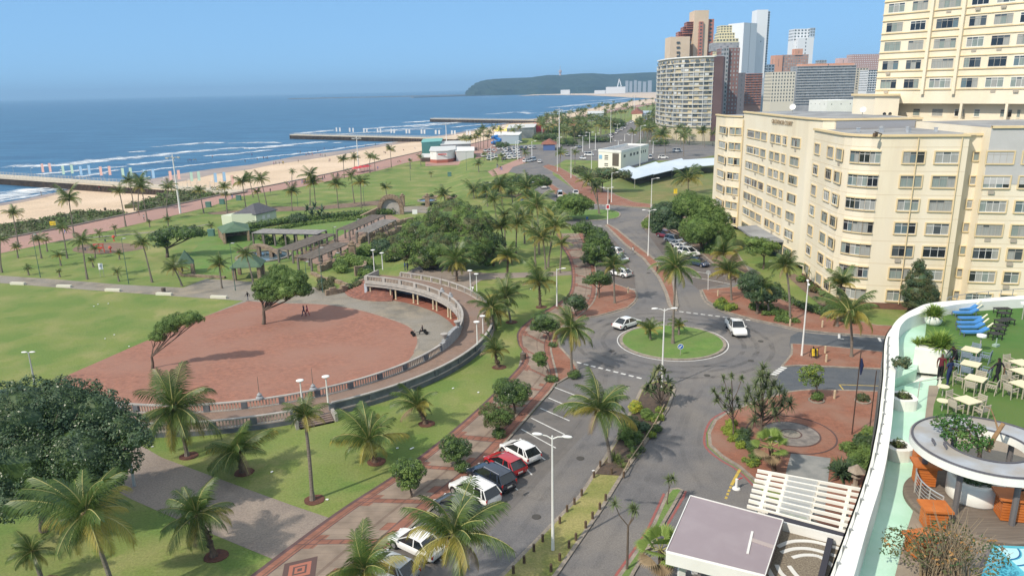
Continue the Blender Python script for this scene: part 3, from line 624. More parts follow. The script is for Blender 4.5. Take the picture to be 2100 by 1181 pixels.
# brick horseshoe deck with balustrades and colonnade
STONE=M('cast_stone',(0.43,0.4,0.37),0.9,(0.3,0.285,0.27),0.7,8,0.2,12)
STONEY=M('cream_stone',(0.62,0.53,0.36),0.9,(0.5,0.43,0.31),0.8,7)
deck=thing('raised_horseshoe_walk','curved raised promenade deck with stone balustrades and colonnade round the brick plaza','terrace',(DC[0],DC[1],ZL))
def pa(r,a): return (DC[0]+r*math.cos(R(a)),DC[1]+r*math.sin(R(a)))
mb=MB()
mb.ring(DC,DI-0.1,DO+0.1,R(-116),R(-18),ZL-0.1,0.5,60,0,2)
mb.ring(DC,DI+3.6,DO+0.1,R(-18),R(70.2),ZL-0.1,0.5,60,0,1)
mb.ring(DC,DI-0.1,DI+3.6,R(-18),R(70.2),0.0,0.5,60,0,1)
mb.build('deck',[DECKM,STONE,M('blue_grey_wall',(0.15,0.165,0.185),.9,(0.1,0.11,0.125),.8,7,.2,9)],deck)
mb=MB(); mb.ring(DC,DI-0.45,DI-0.1,R(-20),R(70.6),0.12,0.55,60); mb.ring(DC,DI-0.3,DI+0.3,R(-20),R(70.6),-0.35,0.0,60); mb.build('cornice',STONE,deck)
mb=MB(); mb.ring(DC,DI-0.6,DI+3.6,R(-18),R(70),ZL+0.02,ZL+0.045,50); mb.build('arcade_floor',M('arcade_floor_red',(0.33,0.12,0.08),.8,(0.24,0.1,0.07),.6,6),deck)
mb=MB(); mb.ring(DC,DI+3.5,DI+3.59,R(-18),R(70),ZL+0.05,0.0,50); mb.build('back_wall',M('pale_blue_wall',(0.35,0.4,0.45),.9),deck)
for a in (69,60.2,57.9,49.2,46.9,38,35.7,27.2,24.9,16.8,14.6,6.5):
 x,y=pa(DI+0.1,a); mb=MB(); mb.lathe((x,y,ZL),[(0.2,0),(0.2,0.12),(0.15,0.18),(0.14,1.7),(0.18,1.78),(0.2,1.85)],10); mb.build('column',STONEY,deck)
mb=MB()
for a in (62.5,66.5): x,y=pa(DI+1.3,a); mb.box((x,y,ZL+0.95),(1.3,0.25,1.9),R(a-90))
mb.build('kiosk_shutter',M('kiosk_grey_green',(0.22,0.28,0.27),.7,(0.3,0.35,0.33),2,4),deck)
x,y=pa(DI+0.2,70.6); mb=MB(); mb.box((x,y,ZL+1.1),(0.9,0.5,2.2),R(70.6)); mb.build('end_pier',M('pier_blue',(0.42,0.46,0.52),.9),deck)
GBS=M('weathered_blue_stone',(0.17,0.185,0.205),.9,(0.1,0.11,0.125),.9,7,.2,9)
def balustrade(nm,r,a0,a1,z,bay,piers=0.6,blind=False,pm=None):
 L=abs(a1-a0)*PI/180*r; nb=max(1,round(L/bay)); da=(a1-a0)/nb
 mb=MB(); mb.ring(DC,r-0.16,r+0.16,R(min(a0,a1)),R(max(a0,a1)),z+0.82,z+0.95,max(8,int(L))); mb.ring(DC,r-0.14,r+0.14,R(min(a0,a1)),R(max(a0,a1)),z+0.0,z+0.12,max(8,int(L))); mb.build('coping',STONE,deck)
 pn=MB(); pm=pm or STONE
 for i in range(nb+1):
  bl=MB(); mb=MB(); a=a0+da*i; x,y=pa(r,a); mb.box((x,y,z+0.47),(0.34,piers,0.7),R(a)); mb.build('pier',pm,deck)
  if i<nb:
   if blind:
    pn.ring(DC,r-0.05,r+0.05,R(min(a,a+da))+piers/2/r,R(max(a,a+da))-piers/2/r,z+0.12,z+0.82,4)
    continue
   k=int(abs(da)*PI/180*r/0.3)
   for j in range(1,k):
    aa=a+da*j/k; x,y=pa(r,aa)
    if abs(aa-a)*PI/180*r<piers/2+.05 or abs(a+da-aa)*PI/180*r<piers/2+.05: continue
    bl.box((x,y,z+0.47),(0.12,0.12,0.7),R(aa))
   bl.build('balusters',M('baluster_stone',(0.42,0.35,0.29),.9),deck)
 if blind: pn.build('panels',pm,deck)
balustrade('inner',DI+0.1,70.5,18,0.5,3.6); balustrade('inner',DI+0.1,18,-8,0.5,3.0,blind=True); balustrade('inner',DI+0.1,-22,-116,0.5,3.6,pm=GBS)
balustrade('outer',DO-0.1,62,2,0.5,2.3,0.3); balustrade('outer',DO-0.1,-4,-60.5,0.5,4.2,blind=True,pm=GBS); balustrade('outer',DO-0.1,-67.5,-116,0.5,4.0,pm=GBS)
mb=MB()  # stepped centre piece with urns
for i,(a,h) in enumerate(((-8,0.95),(-9.5,1.2),(-11,1.45),(-13,1.55),(-15,1.55),(-17,1.45),(-19,1.2),(-20.8,0.95))):
 x,y=pa(DI+0.1,a-0.6); mb.box((x,y,0.5+h/2),(0.5,1.05,h),R(a))
mb.build('centre_piece',M('grey_stone',(0.36,0.37,0.38),.9,(0.27,0.28,0.3),1,6),deck)
for a in (-9,-20):
 x,y=pa(DI+0.1,a); mb=MB(); mb.lathe((x,y,1.5),[(0.12,0),(0.3,0.05),(0.12,0.25),(0.2,0.4),(0.42,0.8),(0.5,0.95),(0.42,1.0)],12); mb.build('urn',STONE,deck)
for a in (44,30,-10,-62,-74): pass
for px in ((903,596),(925,609)): pass
for a in (31.5,24.5,-73.5,-62.0,-8):
 x,y=pa(DI+0.1,a); mb=MB(); mb.lathe((x,y,1.45),[(0.42,0),(0.4,0.15),(0.22,0.3),(0.26,0.45),(0.1,0.62),(0.05,0.7)],10); f=mb.build('finial',M('grey_stone',(0.36,0.37,0.38)),deck)
 mb=MB(); mb.tube([(x,y,2.1),(x,y,3.9)],[0.045,0.03],6); mb.build('pole',M('rust_pole',(0.25,0.18,0.15)),f)
p=pa(DI,70.6);q=pa(DO,70.6); mb=MB(); mb.beam((*p,0.97),(*q,0.97),0.3,0.95); mb.build('end_wall',STONE,deck)
mb=MB()
for i in range(5):
 z=0.5-0.1*(i+1); a=R(-64); mb.ring(DC,DO+0.1+0.32*i,DO+0.1+0.32*(i+1),R(-66.9),R(-61),-0.02,z,6)
mb.build('steps',M('step_stone',(0.25,0.19,0.16),.9,(0.16,0.12,0.11),1,6),deck)
for a in (-67.3,-60.6):
 x,y=pa(DO+0.6,a); mb=MB(); mb.box((x,y,0.4),(2.0,0.3,0.85),R(a)); mb.build('step_wall',STONE,deck)
st=thing('garden_steps','curved flight of red brick steps climbing beside the colonnade end','steps',(-27,121,ZL))
mb=MB()
for i in range(12):
 mb.ring((-21,127.5),9.0-0.5*(i+1),9.0-0.5*i,R(170),R(275),ZL-0.05,ZL+0.17*(i+1),20)
mb.build('treads',M('step_red',(0.33,0.15,0.11),.9,(0.2,0.1,0.08),1.2,6),st)
# vegetation kit
PG=M('palm_leaf',(0.05,0.098,0.024),0.42,(0.115,0.17,0.038),isl=1,trans=0.2,obr=0.12,spec=0.4)
PY=M('palm_leaf_yellowing',(0.26,0.25,0.05),0.6,(0.36,0.29,0.07),isl=1,trans=0.25,obr=0.12)
PDd=M('palm_leaf_dead',(0.27,0.2,0.12),0.8,(0.19,0.14,0.085),isl=1)
RACH=M('palm_rib',(0.34,0.32,0.12),0.6)
HUSK=M('palm_husk',(0.16,0.11,0.07),0.95,(0.09,0.065,0.045),3,5)
BARK=M('palm_bark',(0.25,0.215,0.18),0.95,(0.16,0.135,0.11),2.5,6,0.6,6,stretch=(1,1,5))
BARKS=M('palm_bark_shaggy',(0.17,0.12,0.085),0.95,(0.07,0.05,0.04),4,6,0.8,8)
WOOD=M('tree_bark',(0.17,0.13,0.1),0.95,(0.1,0.08,0.065),2,6,0.5,8)
def frond(mb,a,e0,bend,L,nl,seg,mi,ri,lw,rr,curl=0.0,lean=(0,0)):
 p=Vector((0,0,0)); pts=[];e=e0;st=10
 hd=Vector((math.cos(a),math.sin(a),0))
 for i in range(st+1):
  t=i/st; pts.append(p.copy()); ee=e-bend*(t**1.25)
  d=Vector((hd.x*math.cos(ee)+lean[0]*t*.5,hd.y*math.cos(ee)+lean[1]*t*.5,math.sin(ee))).normalized(); p=p+d*(L/st)
 mb.tube(pts,[0.013*(1-0.85*i/st)+0.002 for i in range(st+1)],4,ri,False)
 side=Vector((-math.sin(a),math.cos(a),0))
 for k in range(nl):
  t=0.1+0.9*(k+rr.random()*.5)/nl; f=t*st; i=min(st-1,int(f)); q=pts[i].lerp(pts[i+1],f-i); dr=(pts[i+1]-pts[i]).normalized()
  up_=side.cross(dr).normalized()*-1
  if up_.z<0 and abs(dr.z)<.95: up_=-up_
  ll=L*0.40*(max(0.05,math.sin(PI*min(1,t*.8+.14)))**.6)*(0.8+rr.random()*.35)
  for sg in (-1,1):
   dd=(side*sg*(.9-.35*t)+dr*(0.6+.5*t)+Vector((0,0,-0.3-curl*1.6))).normalized()
   w_=dr*lw*L
   m1=q+dd*ll*.5; d2=(dd+Vector((0,0,-.55-.3*rr.random()))).normalized(); m2=m1+d2*ll*.5
   if seg==2: mb.add([q-w_*.5,q+w_*.5,m1+w_*.5,m1-w_*.5,m2],[(0,1,2,3),(3,2,4)],mi)
   else: mb.add([q-w_*.6,q+w_*.6,q+dd*ll*.55+d2*ll*.42],[(0,1,2)],mi)
def crown_palm(seed,nf=20,nl=30,seg=2,lw=.016,drop=1.0,sparse=0):
 r_=random.Random(seed); mb=MB()
 for i in range(nf):
  u=i/(nf-1); a=i*2.39996+r_.random()*1.1+.35*math.sin(seed*2.1+i)
  e0=R(84-105*u**0.85*drop+r_.uniform(-8,8)); bend=R(45+55*u*(1-.25*u)+r_.uniform(-12,14))
  L=0.95*(0.72+.34*math.sin(PI*min(1,.28+u*.72)))*r_.uniform(.74,1.14); bend*=r_.uniform(.75,1.25)
  mi=0 if u<.5 else (1 if r_.random()<.6 else 0)
  if u>.9 and r_.random()<.45: mi=2
  frond(mb,a,e0,bend,L,nl,seg,mi,3,lw,r_,0.25*u,(0.22,0.08))
 for i in range(10):
  a=r_.random()*6.28; h=r_.uniform(-.12,0.02); rr2=r_.uniform(.03,.07); mb.lathe((math.cos(a)*rr2,math.sin(a)*rr2,h),[(.01,-.035),(.032,0),(.01,.035)],5,4)
 mb.lathe((0,0,-.05),[(.035,-.1),(.06,-.02),(.05,.06),(.01,.12)],7,4)
 o=mb.build('crown',[PG,PY,PDd,RACH,HUSK]); me=o.data; bpy.data.objects.remove(o); return me
PCN=[crown_palm(s,nf+2,42,2,.016,dr) for s,nf,dr in ((1,23,1.0),(2,26,1.1),(3,21,.85),(4,28,1.18),(5,24,.95))]
PCY=[crown_palm(s,nf+3,44,2,.016,dr) for s,nf,dr in ((21,16,.66),(22,15,.76),(23,17,.58))]      # young, upright
PCM=[crown_palm(s,nf,18,1,.034,dr) for s,nf,dr in ((11,21,.95),(12,22,.82),(13,20,1.05))]
PCF=[crown_palm(s,16,10,1,.06,dr) for s,dr in ((14,1.0),(15,.85))]
def palm(bx,by,cx,cy,rpx,label,crown=None,group=None,shag=False,cat='palm',rz=None,mulch=False,tr=0.17,name='palm_tree'):
 B=gp(bx,by); Cn=aty(cx,cy,B.y); k=rpx/ppm(B.y)
 t=thing(name,label,cat,B,group)
 H=Cn-B; mb=MB(); pts=[];rd=[]
 ns=9 if B.y<130 else 4
 for i in range(ns+1):
  u=i/ns; s=u**1.5 if abs(H.x)>.4 else u
  pts.append(B+Vector((H.x*s,0,H.z*u))+Vector((math.sin(u*3+bx)*.06*H.z*.12,0,0))*min(1,u*(1-u)*4)); rd.append(tr*(1.55 if i==0 else 1.0-.35*u)*(1 if not shag else (1.25+.2*math.sin(i*2.5))))
 mb.tube(pts,rd,8 if B.y<130 else 5)
 if shag:
  q=random.Random(int(bx))
  for i in range(46):
   u=q.uniform(.12,1); p=B.lerp(B+Vector((H.x*u**1.4,0,H.z*u)),1) if False else B+Vector((H.x*u**1.4,0,H.z*u)); a=q.random()*6.28
   d=Vector((math.cos(a),math.sin(a),q.uniform(-.1,.9))); mb.beam(p+d*.1,p+d*q.uniform(.28,.45),.09,.03,0)
 mb.build('trunk',BARKS if shag else BARK,t)
 if crown is None: crown=PCN if B.y<125 else (PCM if B.y<420 else PCF)
 me=crown[int(bx*7+by)%len(crown)]
 c=bpy.data.objects.new('crown',me); COL.objects.link(c); c.parent=t; c.location=pts[-1]-B; sc=k*(1.12+.06*math.sin(bx)); c.scale=(sc,sc,sc*.95); c.rotation_euler=(0.17*math.sin(bx*1.3),0.12+0.16*math.cos(by*1.7),rz if rz is not None else (bx*1.7+by)%6.28)
 if mulch:
  m_=MB(); n=18; q=random.Random(int(by)); P=[(B.x+0.15+(.78+.12*q.random())*math.cos(2*PI*i/n),B.y+(.75+.12*q.random())*math.sin(2*PI*i/n)) for i in range(n)]
  m_.prism(P,B.z,B.z+.05); o=m_.build('mulch_bed',MULCH); tag(o,kind='structure')
 return t
LEAF={}
def leafM(nm,c1=None,c2=None,tr=.15): return MC['foliage_'+nm] if 'foliage_'+nm in MC else M('foliage_'+nm,c1,0.6,c2,isl=1,trans=tr,obr=0.06,spec=.35)
FD=M('foliage_dark',(0.036,0.072,0.026),0.4,(0.08,0.13,0.042),isl=1,trans=.12,obr=.06,spec=.5); FM_=leafM('mid',(0.075,0.14,0.03),(0.135,0.205,0.055)); FL=leafM('light',(0.12,0.2,0.04),(0.2,0.28,0.075))
FY=leafM('yellow',(0.33,0.34,0.04),(0.45,0.42,0.05)); FO=leafM('olive',(0.085,0.095,0.035),(0.12,0.125,0.055)); FLIME=leafM('lime',(0.2,0.27,0.035),(0.28,0.34,0.05)); FBL=leafM('blue',(0.055,0.1,0.055),(0.095,0.15,0.08)); FRED=leafM('rust',(0.16,0.09,0.05),(0.13,0.12,0.05))
def leafcloud(mb,blobs,ls,dens,r_,flat=.35,mis=(0,),core=True,up=.4):
 for (c,rd) in blobs:
  c=Vector(c); rx,ry,rz=rd; rm=(rx*ry*rz)**(1/3); subr=max(ls*1.7,min(.34*rm,.42+.1*rm));
  ns=max(6,int(3.1*(rm/subr)**2)); ga=2.39996
  if core:
   vs=[];A=12;Bn=7;sc=max(.3,1-subr/rm*1.0)
   for i in range(Bn+1):
    th=PI*i/Bn
    for q in range(A):
     a=2*PI*q/A; vs.append(c+Vector((math.sin(th)*math.cos(a)*rx,math.sin(th)*math.sin(a)*ry,math.cos(th)*rz))*sc)
   for i in range(Bn):
    for q in range(A):
     q2=(q+1)%A; mb.add([vs[i*A+q],vs[(i+1)*A+q],vs[(i+1)*A+q2],vs[i*A+q2]],[(0,1,2,3)],r_.choice(mis))
  per=max(8,int(dens*2.1*4*(subr/ls)**2)); ph=r_.random()*6
  for i in range(ns):
   z=1-1.55*(i+.5)/ns; rr=math.sqrt(max(0,1-z*z)); a=i*ga+ph; d=Vector((rr*math.cos(a),rr*math.sin(a),z))
   if r_.random()<.07: continue
   sr=subr*r_.uniform(.75,1.25); k=1-.85*subr/rm*r_.uniform(.7,1.3); q=c+Vector((d.x*rx,d.y*ry,d.z*rz))*max(.25,k); mi=r_.choice(mis)
   for _ in range(int(per*(sr/subr)**2)):
    e=Vector((r_.gauss(0,1),r_.gauss(0,1),r_.gauss(0,1)))+d*.9
    if e.length<.05: continue
    e.normalize(); p=q+Vector((e.x,e.y,e.z*.8))*sr*r_.uniform(.62,1.08)
    nrm=(e*.8+Vector((0,0,up))+Vector((r_.uniform(-1,1),r_.uniform(-1,1),r_.uniform(-1,1)))*.7).normalized(); t1=nrm.cross(Vector((r_.uniform(-1,1),r_.uniform(-1,1),r_.uniform(-1,1))))
    if t1.length<.05: continue
    t1.normalize(); t2=nrm.cross(t1); L=ls*r_.uniform(.7,1.35); W=L*.55
    mb.add([p-t1*L*.5,p+t2*W*.5,p+t1*L*.5,p-t2*W*.5],[(0,1,2,3)],mi if r_.random()<.8 else r_.choice(mis))
def tree(bx,by,blobs,label,mats=(FM_,),cat='tree',name='broadleaf_tree',group=None,dens=1.5,lsk=1.0,depth=.9,trunks=None,tr=.2,bark=WOOD,core=True,yoff=0,up=.4,bare=0,zbase=None):
 """blobs: (px,py,rx,ry[,dy]) picture sizes taken at the tree's own distance"""
 B=gp(bx,by) if zbase is None else gz(bx,by,zbase); k=1/ppm(B.y); r_=random.Random(int(bx*13+by)); ls=max(.13,B.y/1500*2.6)*lsk
 t=thing(name,label,cat,B,group); bl=[]
 for b in blobs:
  dy=b[4] if len(b)>4 else 0
  c=aty(b[0],b[1],B.y+dy+yoff); rx=b[2]*k; rz=b[3]*k; bl.append((c,(rx,rx*depth,rz)))
 mb=MB(); leafcloud(mb,bl,ls,dens,r_,mis=tuple(range(len(mats))),core=core,up=up); mb.build('crown',list(mats),t)
 mb=MB(); q=B+Vector((0,0,0))
 tops=[c for c,_ in bl]
 low=min(c.z-rd[2]*.7 for c,rd in bl); fork=B+Vector((0,0,max(.25,(low-B.z)*.75)))
 if trunks: fork=trunks(B,bl)
 mb.tube([B,(B+fork)/2+Vector((.08,0,0)),fork],[tr*1.3,tr,tr*.85],8)
 for c,rd in bl:
  m_=fork.lerp(c,.5)+Vector((r_.uniform(-.2,.2),0,-.15*rd[2])); mb.tube([fork,m_,c],[tr*.6,tr*.42,tr*.15],6)
  for j in range(3+bare):
   e=c+Vector((r_.uniform(-1,1)*rd[0],r_.uniform(-1,1)*rd[1],r_.uniform(-.2,.9 if bare else .5)*rd[2])); mb.tube([m_,m_.lerp(e,.6)+Vector((0,0,.1)),e],[tr*.3,tr*.16,tr*.06],5)
 mb.build('trunk',bark,t); return t
def blades(mb,c,n,L,w,r_,mi=0,e_lo=-20,e_hi=80,bend=50,seg=4):
 for i in range(n):
  a=r_.random()*6.28; e=R(e_lo+(e_hi-e_lo)*r_.random()); l=L*r_.uniform(.8,1.15); p=Vector(c); sd=Vector((-math.sin(a),math.cos(a),0)); P=[]
  for k in range(seg+1):
   t=k/seg; P.append(p.copy()); ee=e-R(bend)*t*t; p=p+Vector((math.cos(a)*math.cos(ee),math.sin(a)*math.cos(ee),math.sin(ee)))*l/seg
  vs=[];fs=[]
  for k,q in enumerate(P):
   ww=w*(1-(k/seg)**2)*.5+.002; vs+= [q-sd*ww,q+sd*ww]
  for k in range(seg): fs.append((2*k,2*k+1,2*k+3,2*k+2))
  mb.add(vs,fs,mi)
def rosette_tree(bx,by,tops,label,mat,L,n=34,cat='tree',name='screw_pine',tr=.09,w=.07,bend=60,group=None,zbase=None,fork=.35,dep=.5,bark=WOOD):
 B=gp(bx,by) if zbase is None else gz(bx,by,zbase); r_=random.Random(int(bx+by)); t=thing(name,label,cat,B,group)
 P=[aty(x,y,B.y+r_.uniform(-dep,dep)) for x,y in tops]
 mb=MB()
 for p in P: blades(mb,p,n,L,w,r_,0,-45,85,bend)
 mb.build('crown',mat,t)
 mb=MB(); zf=min(p.z for p in P); F_=B+Vector((0,0,max(.2,(zf-B.z)*fork))); mb.tube([B,F_],[tr*1.3,tr],7)
 tp=max(P,key=lambda p:p.z)
 if len(P)>12: mb.tube([F_,F_.lerp(tp,.5),tp],[tr,tr*.8,tr*.5],7)
 for p in P:
  s_=B.lerp(tp,min(.9,.62*(p.z-B.z)/(tp.z-B.z)))  if len(P)>12 else F_
  mb.tube([s_,s_.lerp(p,.55)+Vector((r_.uniform(-.15,.15),0,-.2 if len(P)>12 else -.1)),p],[tr*.7,tr*.5,tr*.4],6)
 mb.build('trunk',bark,t); return t
def fanpalm(bx,by,cx,cy,rpx,label,n=16,group=None):
 B=gp(bx,by); C_=aty(cx,cy,B.y); k=rpx/ppm(B.y); r_=random.Random(int(bx)); t=thing('fan_palm',label,'palm',B,group); mb=MB()
 for i in range(n):
  u=i/(n-1); a=i*2.4; e=R(75-110*u); st=C_+Vector((math.cos(a)*math.cos(e),math.sin(a)*math.cos(e),math.sin(e)))*k*.5
  mb.tube([C_,st],[.03,.02],4,1,False); d=(st-C_).normalized(); sd=Vector((-math.sin(a),math.cos(a),0)); nn=d.cross(sd)
  mi=0 if u<.75 else 2
  for j in range(17):
   f=(j-8)/8*1.35; q=(d*math.cos(f)+sd*math.sin(f)).normalized(); q2=(q+Vector((0,0,-.35))).normalized(); w_=(sd*math.cos(f)-d*math.sin(f))*k*.035
   m1=st+q*k*.36; mb.add([st,m1-w_,m1+w_,m1+q2*k*.2],[(0,1,3,2)],mi)
 mb.build('crown',[leafM('fan',(0.17,0.26,0.05),(0.26,0.35,0.09),.25),RACH,PDd],t)
 mb=MB(); mb.tube([B,C_],[.22,.2],8); mb.build('trunk',BARKS,t); return t
def bush(bx,by,rx,ry,label,mats=(FM_,),cat='shrub',name='shrub',group=None,h=0,flat=1.0,dens=1.7,zbase=None,lsk=1.0):
 """low plant standing on the ground; by is its foot"""
 B=gp(bx,by) if zbase is None else gz(bx,by,zbase); k=1/ppm(B.y); r_=random.Random(int(bx*3+by*5)); ls=max(.11,B.y/1500*2.3)*lsk
 t=tag_root=thing(name,label,cat,B,group); mb=MB(); w_=rx*k; hh=ry*k
 leafcloud(mb,[(B+Vector((0,0,hh*.9)),(w_,w_*.9*flat,hh))],ls,dens,r_,mis=tuple(range(len(mats)))); mb.build('foliage',list(mats),t)
 mb=MB(); mb.tube([B,B+Vector((0,0,hh*.8))],[.07,.04],5); mb.build('stem',WOOD,t); return t
# coconut palms, nearest first
GN='coconut palms on the lawns and verges'
NEAR=[
(240,1240,176,1054,128,'large coconut palm with yellow-edged fronds in the bottom left corner of the lawn',0,0,1.0),
(88,1195,66,1130,52,'small young palm with a yellow frond at the bottom left edge',1,0,1),
(439,1140,404,1056,98,'leaning palm with thick shaggy dark trunk on the lawn beside the wide brown path',1,1,1),
(384,935,357,838,96,'palm with curving grey trunk in front of the stone wall, beside the big dark tree',0,0,1),
(497,968,487,925,74,'short young palm on the lawn just below the curved wall, left of the steps',2,1,1),
(641,1025,625,852,48,'slender tall palm with small crown and straight trunk near the wall steps',3,0,1),
(769,947,757,905,84,'stocky young palm with wide arching fronds in the middle of the lawn under the wall',2,1,1),
(872,869,857,833,62,'young palm close to the outer wall with dark fronds, right of the steps',2,1,1),
(1021,753,1015,720,40,'low young palm on the grass beside the bend of the curved wall',2,1,1),
(1013,677,1008,631,44,'palm leaning over the outer balustrade at the curved walk',3,0,0),
(1047,661,1037,610,52,'palm with curved trunk and long drooping frond behind the raised walk',1,0,1),
(1108,630,1106,579,44,'palm with reddish mulch ring left of the single-arm street lamp',2,1,1),
(937,577,935,535,42,'palm on bare earth behind the upper end of the outer balustrade',1,1,0),
(1040,602,1042,528,34,'palm with shaggy trunk on the lawn behind the raised walk',0,1,0),
(1173,762,1170,673,56,'palm on brick paving beside the dashed line at the left entry of the roundabout',1,0,0),
(1380,706,1386,548,54,'tallest palm, on the grass of the roundabout island, with brown hanging fronds',1,0,0),
(1334,697,1333,676,28,'small low palm on the left of the roundabout island',4,0,0),
(1392,688,1393,668,24,'smallest palm of the roundabout island, right of the tall trunk',4,0,0),
(1261,623,1258,545,34,'palm on the brick corner at the end of the western parking bays',0,0,0),
(1251,950,1227,842,84,'big palm with curved trunk and yellow lower fronds at the edge of the planted median',1,0,0),
(950,1230,930,1097,118,'large palm with long yellow fronds overhanging the white cars at the bottom',1,0,0),
(765,1260,748,1168,104,'dark green palm at the bottom edge over the patterned walkway',2,1,0),
(1500,617,1496,559,44,'palm with wide yellow side fronds at the corner of the east parking bays',1,0,0),
(1490,574,1485,520,36,'bright green palm behind the east parking bays, in front of the dense dark trees',2,0,0),
(1577,646,1564,587,32,'palm with a pale skirt of dead leaves beside the dark round tree',1,0,0),
(1620,660,1611,545,40,'palm with slender bent trunk on the edge of the apartment lawn',1,0,0),
(1746,733,1742,640,66,'palm with spreading yellow-green crown on the brick island by the yellow sign',1,0,0),
(1716,671,1725,583,40,'yellow-green palm in a ring of paving in front of the pale apartment block',2,0,0),
]
for i,(bx,by,cx,cy,r_,lab,kd,sh,mu) in enumerate(NEAR):
 palm(bx,by,cx,cy,r_,lab,crown=(PCY if kd in (2,4) else PCN),group=GN,shag=bool(sh),mulch=bool(mu))
MID=[
(1035,535,1028,466,36,'shaggy palm directly right of the great spreading fig tree'),(1036,508,1034,442,30,'palm behind the shaggy one at the right edge of the great fig'),
(1106,522,1101,422,42,'large palm with yellow stalks in front of the lamp mast, right of the fig'),(1124,548,1139,466,42,'palm leaning right with hanging yellow fronds beside the brick walkway'),
(1119,552,1114,489,36,'shaggy-trunked palm just left of the leaning palm by the brick walkway'),(1060,450,1060,428,20,'small upright palm between the fig tree and the yellow-stalked palm'),
(1030,422,1026,382,32,'palm with orange stalks among the windswept trees north of the fig'),(1082,412,1079,384,30,'palm in front of the windswept trees near the main road'),
(972,407,971,390,30,'wide low palm with bare grey fronds on the grass above the fig'),(1052,418,1049,395,16,'small palm beside the pink path north of the fig'),
(913,415,910,399,22,'squat palm beside the stone pond terrace'),(1412,398,1411,368,40,'dark palm rising behind the dense trees on the dry lawn'),
(1230,440,1207,370,32,'left of the two leaning palms on the northern traffic island'),(1228,439,1223,384,22,'right and darker of the two leaning palms on the northern traffic island'),
(1148,343,1150,315,15,'palm on the corner by the crossing beyond the northern island'),(1179,338,1180,313,11,'slim palm at the parking entrance beyond the crossing'),
(38,506,26,438,20,'palm at the left edge beside the pink promenade'),(152,487,141,408,31,'tall palm with spreading crown by the sea wall, left'),(138,530,127,467,19,'palm on the park lawn just below the tall seaside palm'),
(85,530,79,491,18,'palm near the green lamp at the left of the park'),(97,516,94,493,12,'small palm touching the one near the left green lamp'),(37,529,34,507,14,'low palm by the promenade edge at far left'),
(125,545,121,524,17,'low wide palm in the left park lawn'),(59,564,57,551,12,'tiny bushy palm near the path at the left'),(123,568,121,557,8,'tiny sapling palm close to the concrete path'),
(179,573,168,494,26,'palm rising from beside the concrete path, left of the white notice board'),(312,579,292,499,28,'tall palm left of the flat-topped tree, shaggy crown'),
(192,548,188,534,12,'small palm below the playground'),(244,577,240,558,16,'small palm right of the white notice board'),(245,532,244,520,11,'small palm at the playground edge'),
(195,529,194,510,13,'thin palm at the left of the playground'),(204,488,203,478,12,'low palm by the promenade lawn'),(237,485,235,467,9,'thin young palm above the playground'),
(258,465,245,393,17,'slim tall palm by the promenade, first of the seaside cluster'),(276,432,265,372,20,'dark-crowned palm left of the pair by the sea wall'),(284,432,286,373,24,'full dark palm standing against the sea by the wall'),
(302,454,290,385,20,'palm in front of the dark seaside pair'),(343,445,345,384,21,'palm just left of the tall white floodlight mast'),(418,438,409,392,16,'leaning palm beyond the floodlight mast'),
(466,438,460,385,16,'tall palm above the white garden house, outer one'),(465,430,463,400,11,'short palm paired with the outer one over the garden house'),(345,464,344,450,12,'small palm above the flat-topped tree'),
(307,466,306,455,7,'sapling palm on the promenade lawn'),(505,432,497,374,21,'palm behind the dark roof of the garden house'),(373,587,357,550,28,'palm by the small green shelter with leaning thin trunk'),
(455,591,450,543,28,'palm on paving between the shelter and the green pavilion'),(520,584,504,522,27,'palm rising in front of the green pavilion roof'),(4,559,0,492,20,'palm cut by the left edge of the view'),
(436,475,432,463,10,'young palm left of the green-roofed kiosk'),(519,405,511,366,18,'palm behind the garden house, next to the promenade'),(547,424,534,368,21,'palm leaning left over the garden house lawn'),
(533,422,527,394,12,'short curved palm behind the garden house'),(599,381,599,353,9,'small palm on the promenade edge'),(599,433,598,393,20,'palm right of the garden house on the lawn'),
(636,422,637,360,22,'taller of the twin palms above the spiky shrub'),(647,422,643,376,21,'shorter of the twin palms above the spiky shrub'),(694,428,690,378,22,'palm with level arching fronds in mid lawn'),
(727,418,720,360,17,'dark palm near the red umbrellas'),(741,427,739,375,22,'palm beside a lamp pole on the mid lawn'),(706,366,704,328,13,'palm left of the second floodlight mast'),
(727,353,727,324,14,'palm directly left of the red umbrellas'),(758,355,759,322,13,'palm right of the red umbrellas'),(769,351,768,324,11,'companion palm right of the red umbrellas'),
(803,344,800,307,13,'tall palm on the promenade edge before the beach buildings'),(793,405,791,385,14,'small palm alone on the slope'),
(982,353,981,336,12,'small palm on the lawn by the pink path'),(1019,339,1020,328,7,'sapling palm beside the pink path'),(1030,333,1029,320,8,'young palm at the corner of the car park'),
(1077,329,1077,314,11,'palm beside the parked white vehicles at the junction'),(892,333,891,318,9,'palm against the white beach building, left one'),(911,333,911,319,9,'palm against the white beach building, right one'),
(863,340,862,322,8,'palm at the left end of the beach building'),(993,330,993,317,7,'palm at the car park wall'),(884,364,884,356,7,'sapling palm on the open slope'),(842,347,841,330,6,'sapling palm left of the beach building'),
(1365,316,1358,279,22,'palm in front of the curved balcony tower, left'),(1402,322,1402,280,20,'palm in front of the curved balcony tower, middle'),(1445,302,1442,269,15,'palm in front of the curved balcony tower, right'),(1396,300,1394,264,12,'slim palm close to the foot of the curved balcony tower'),
]
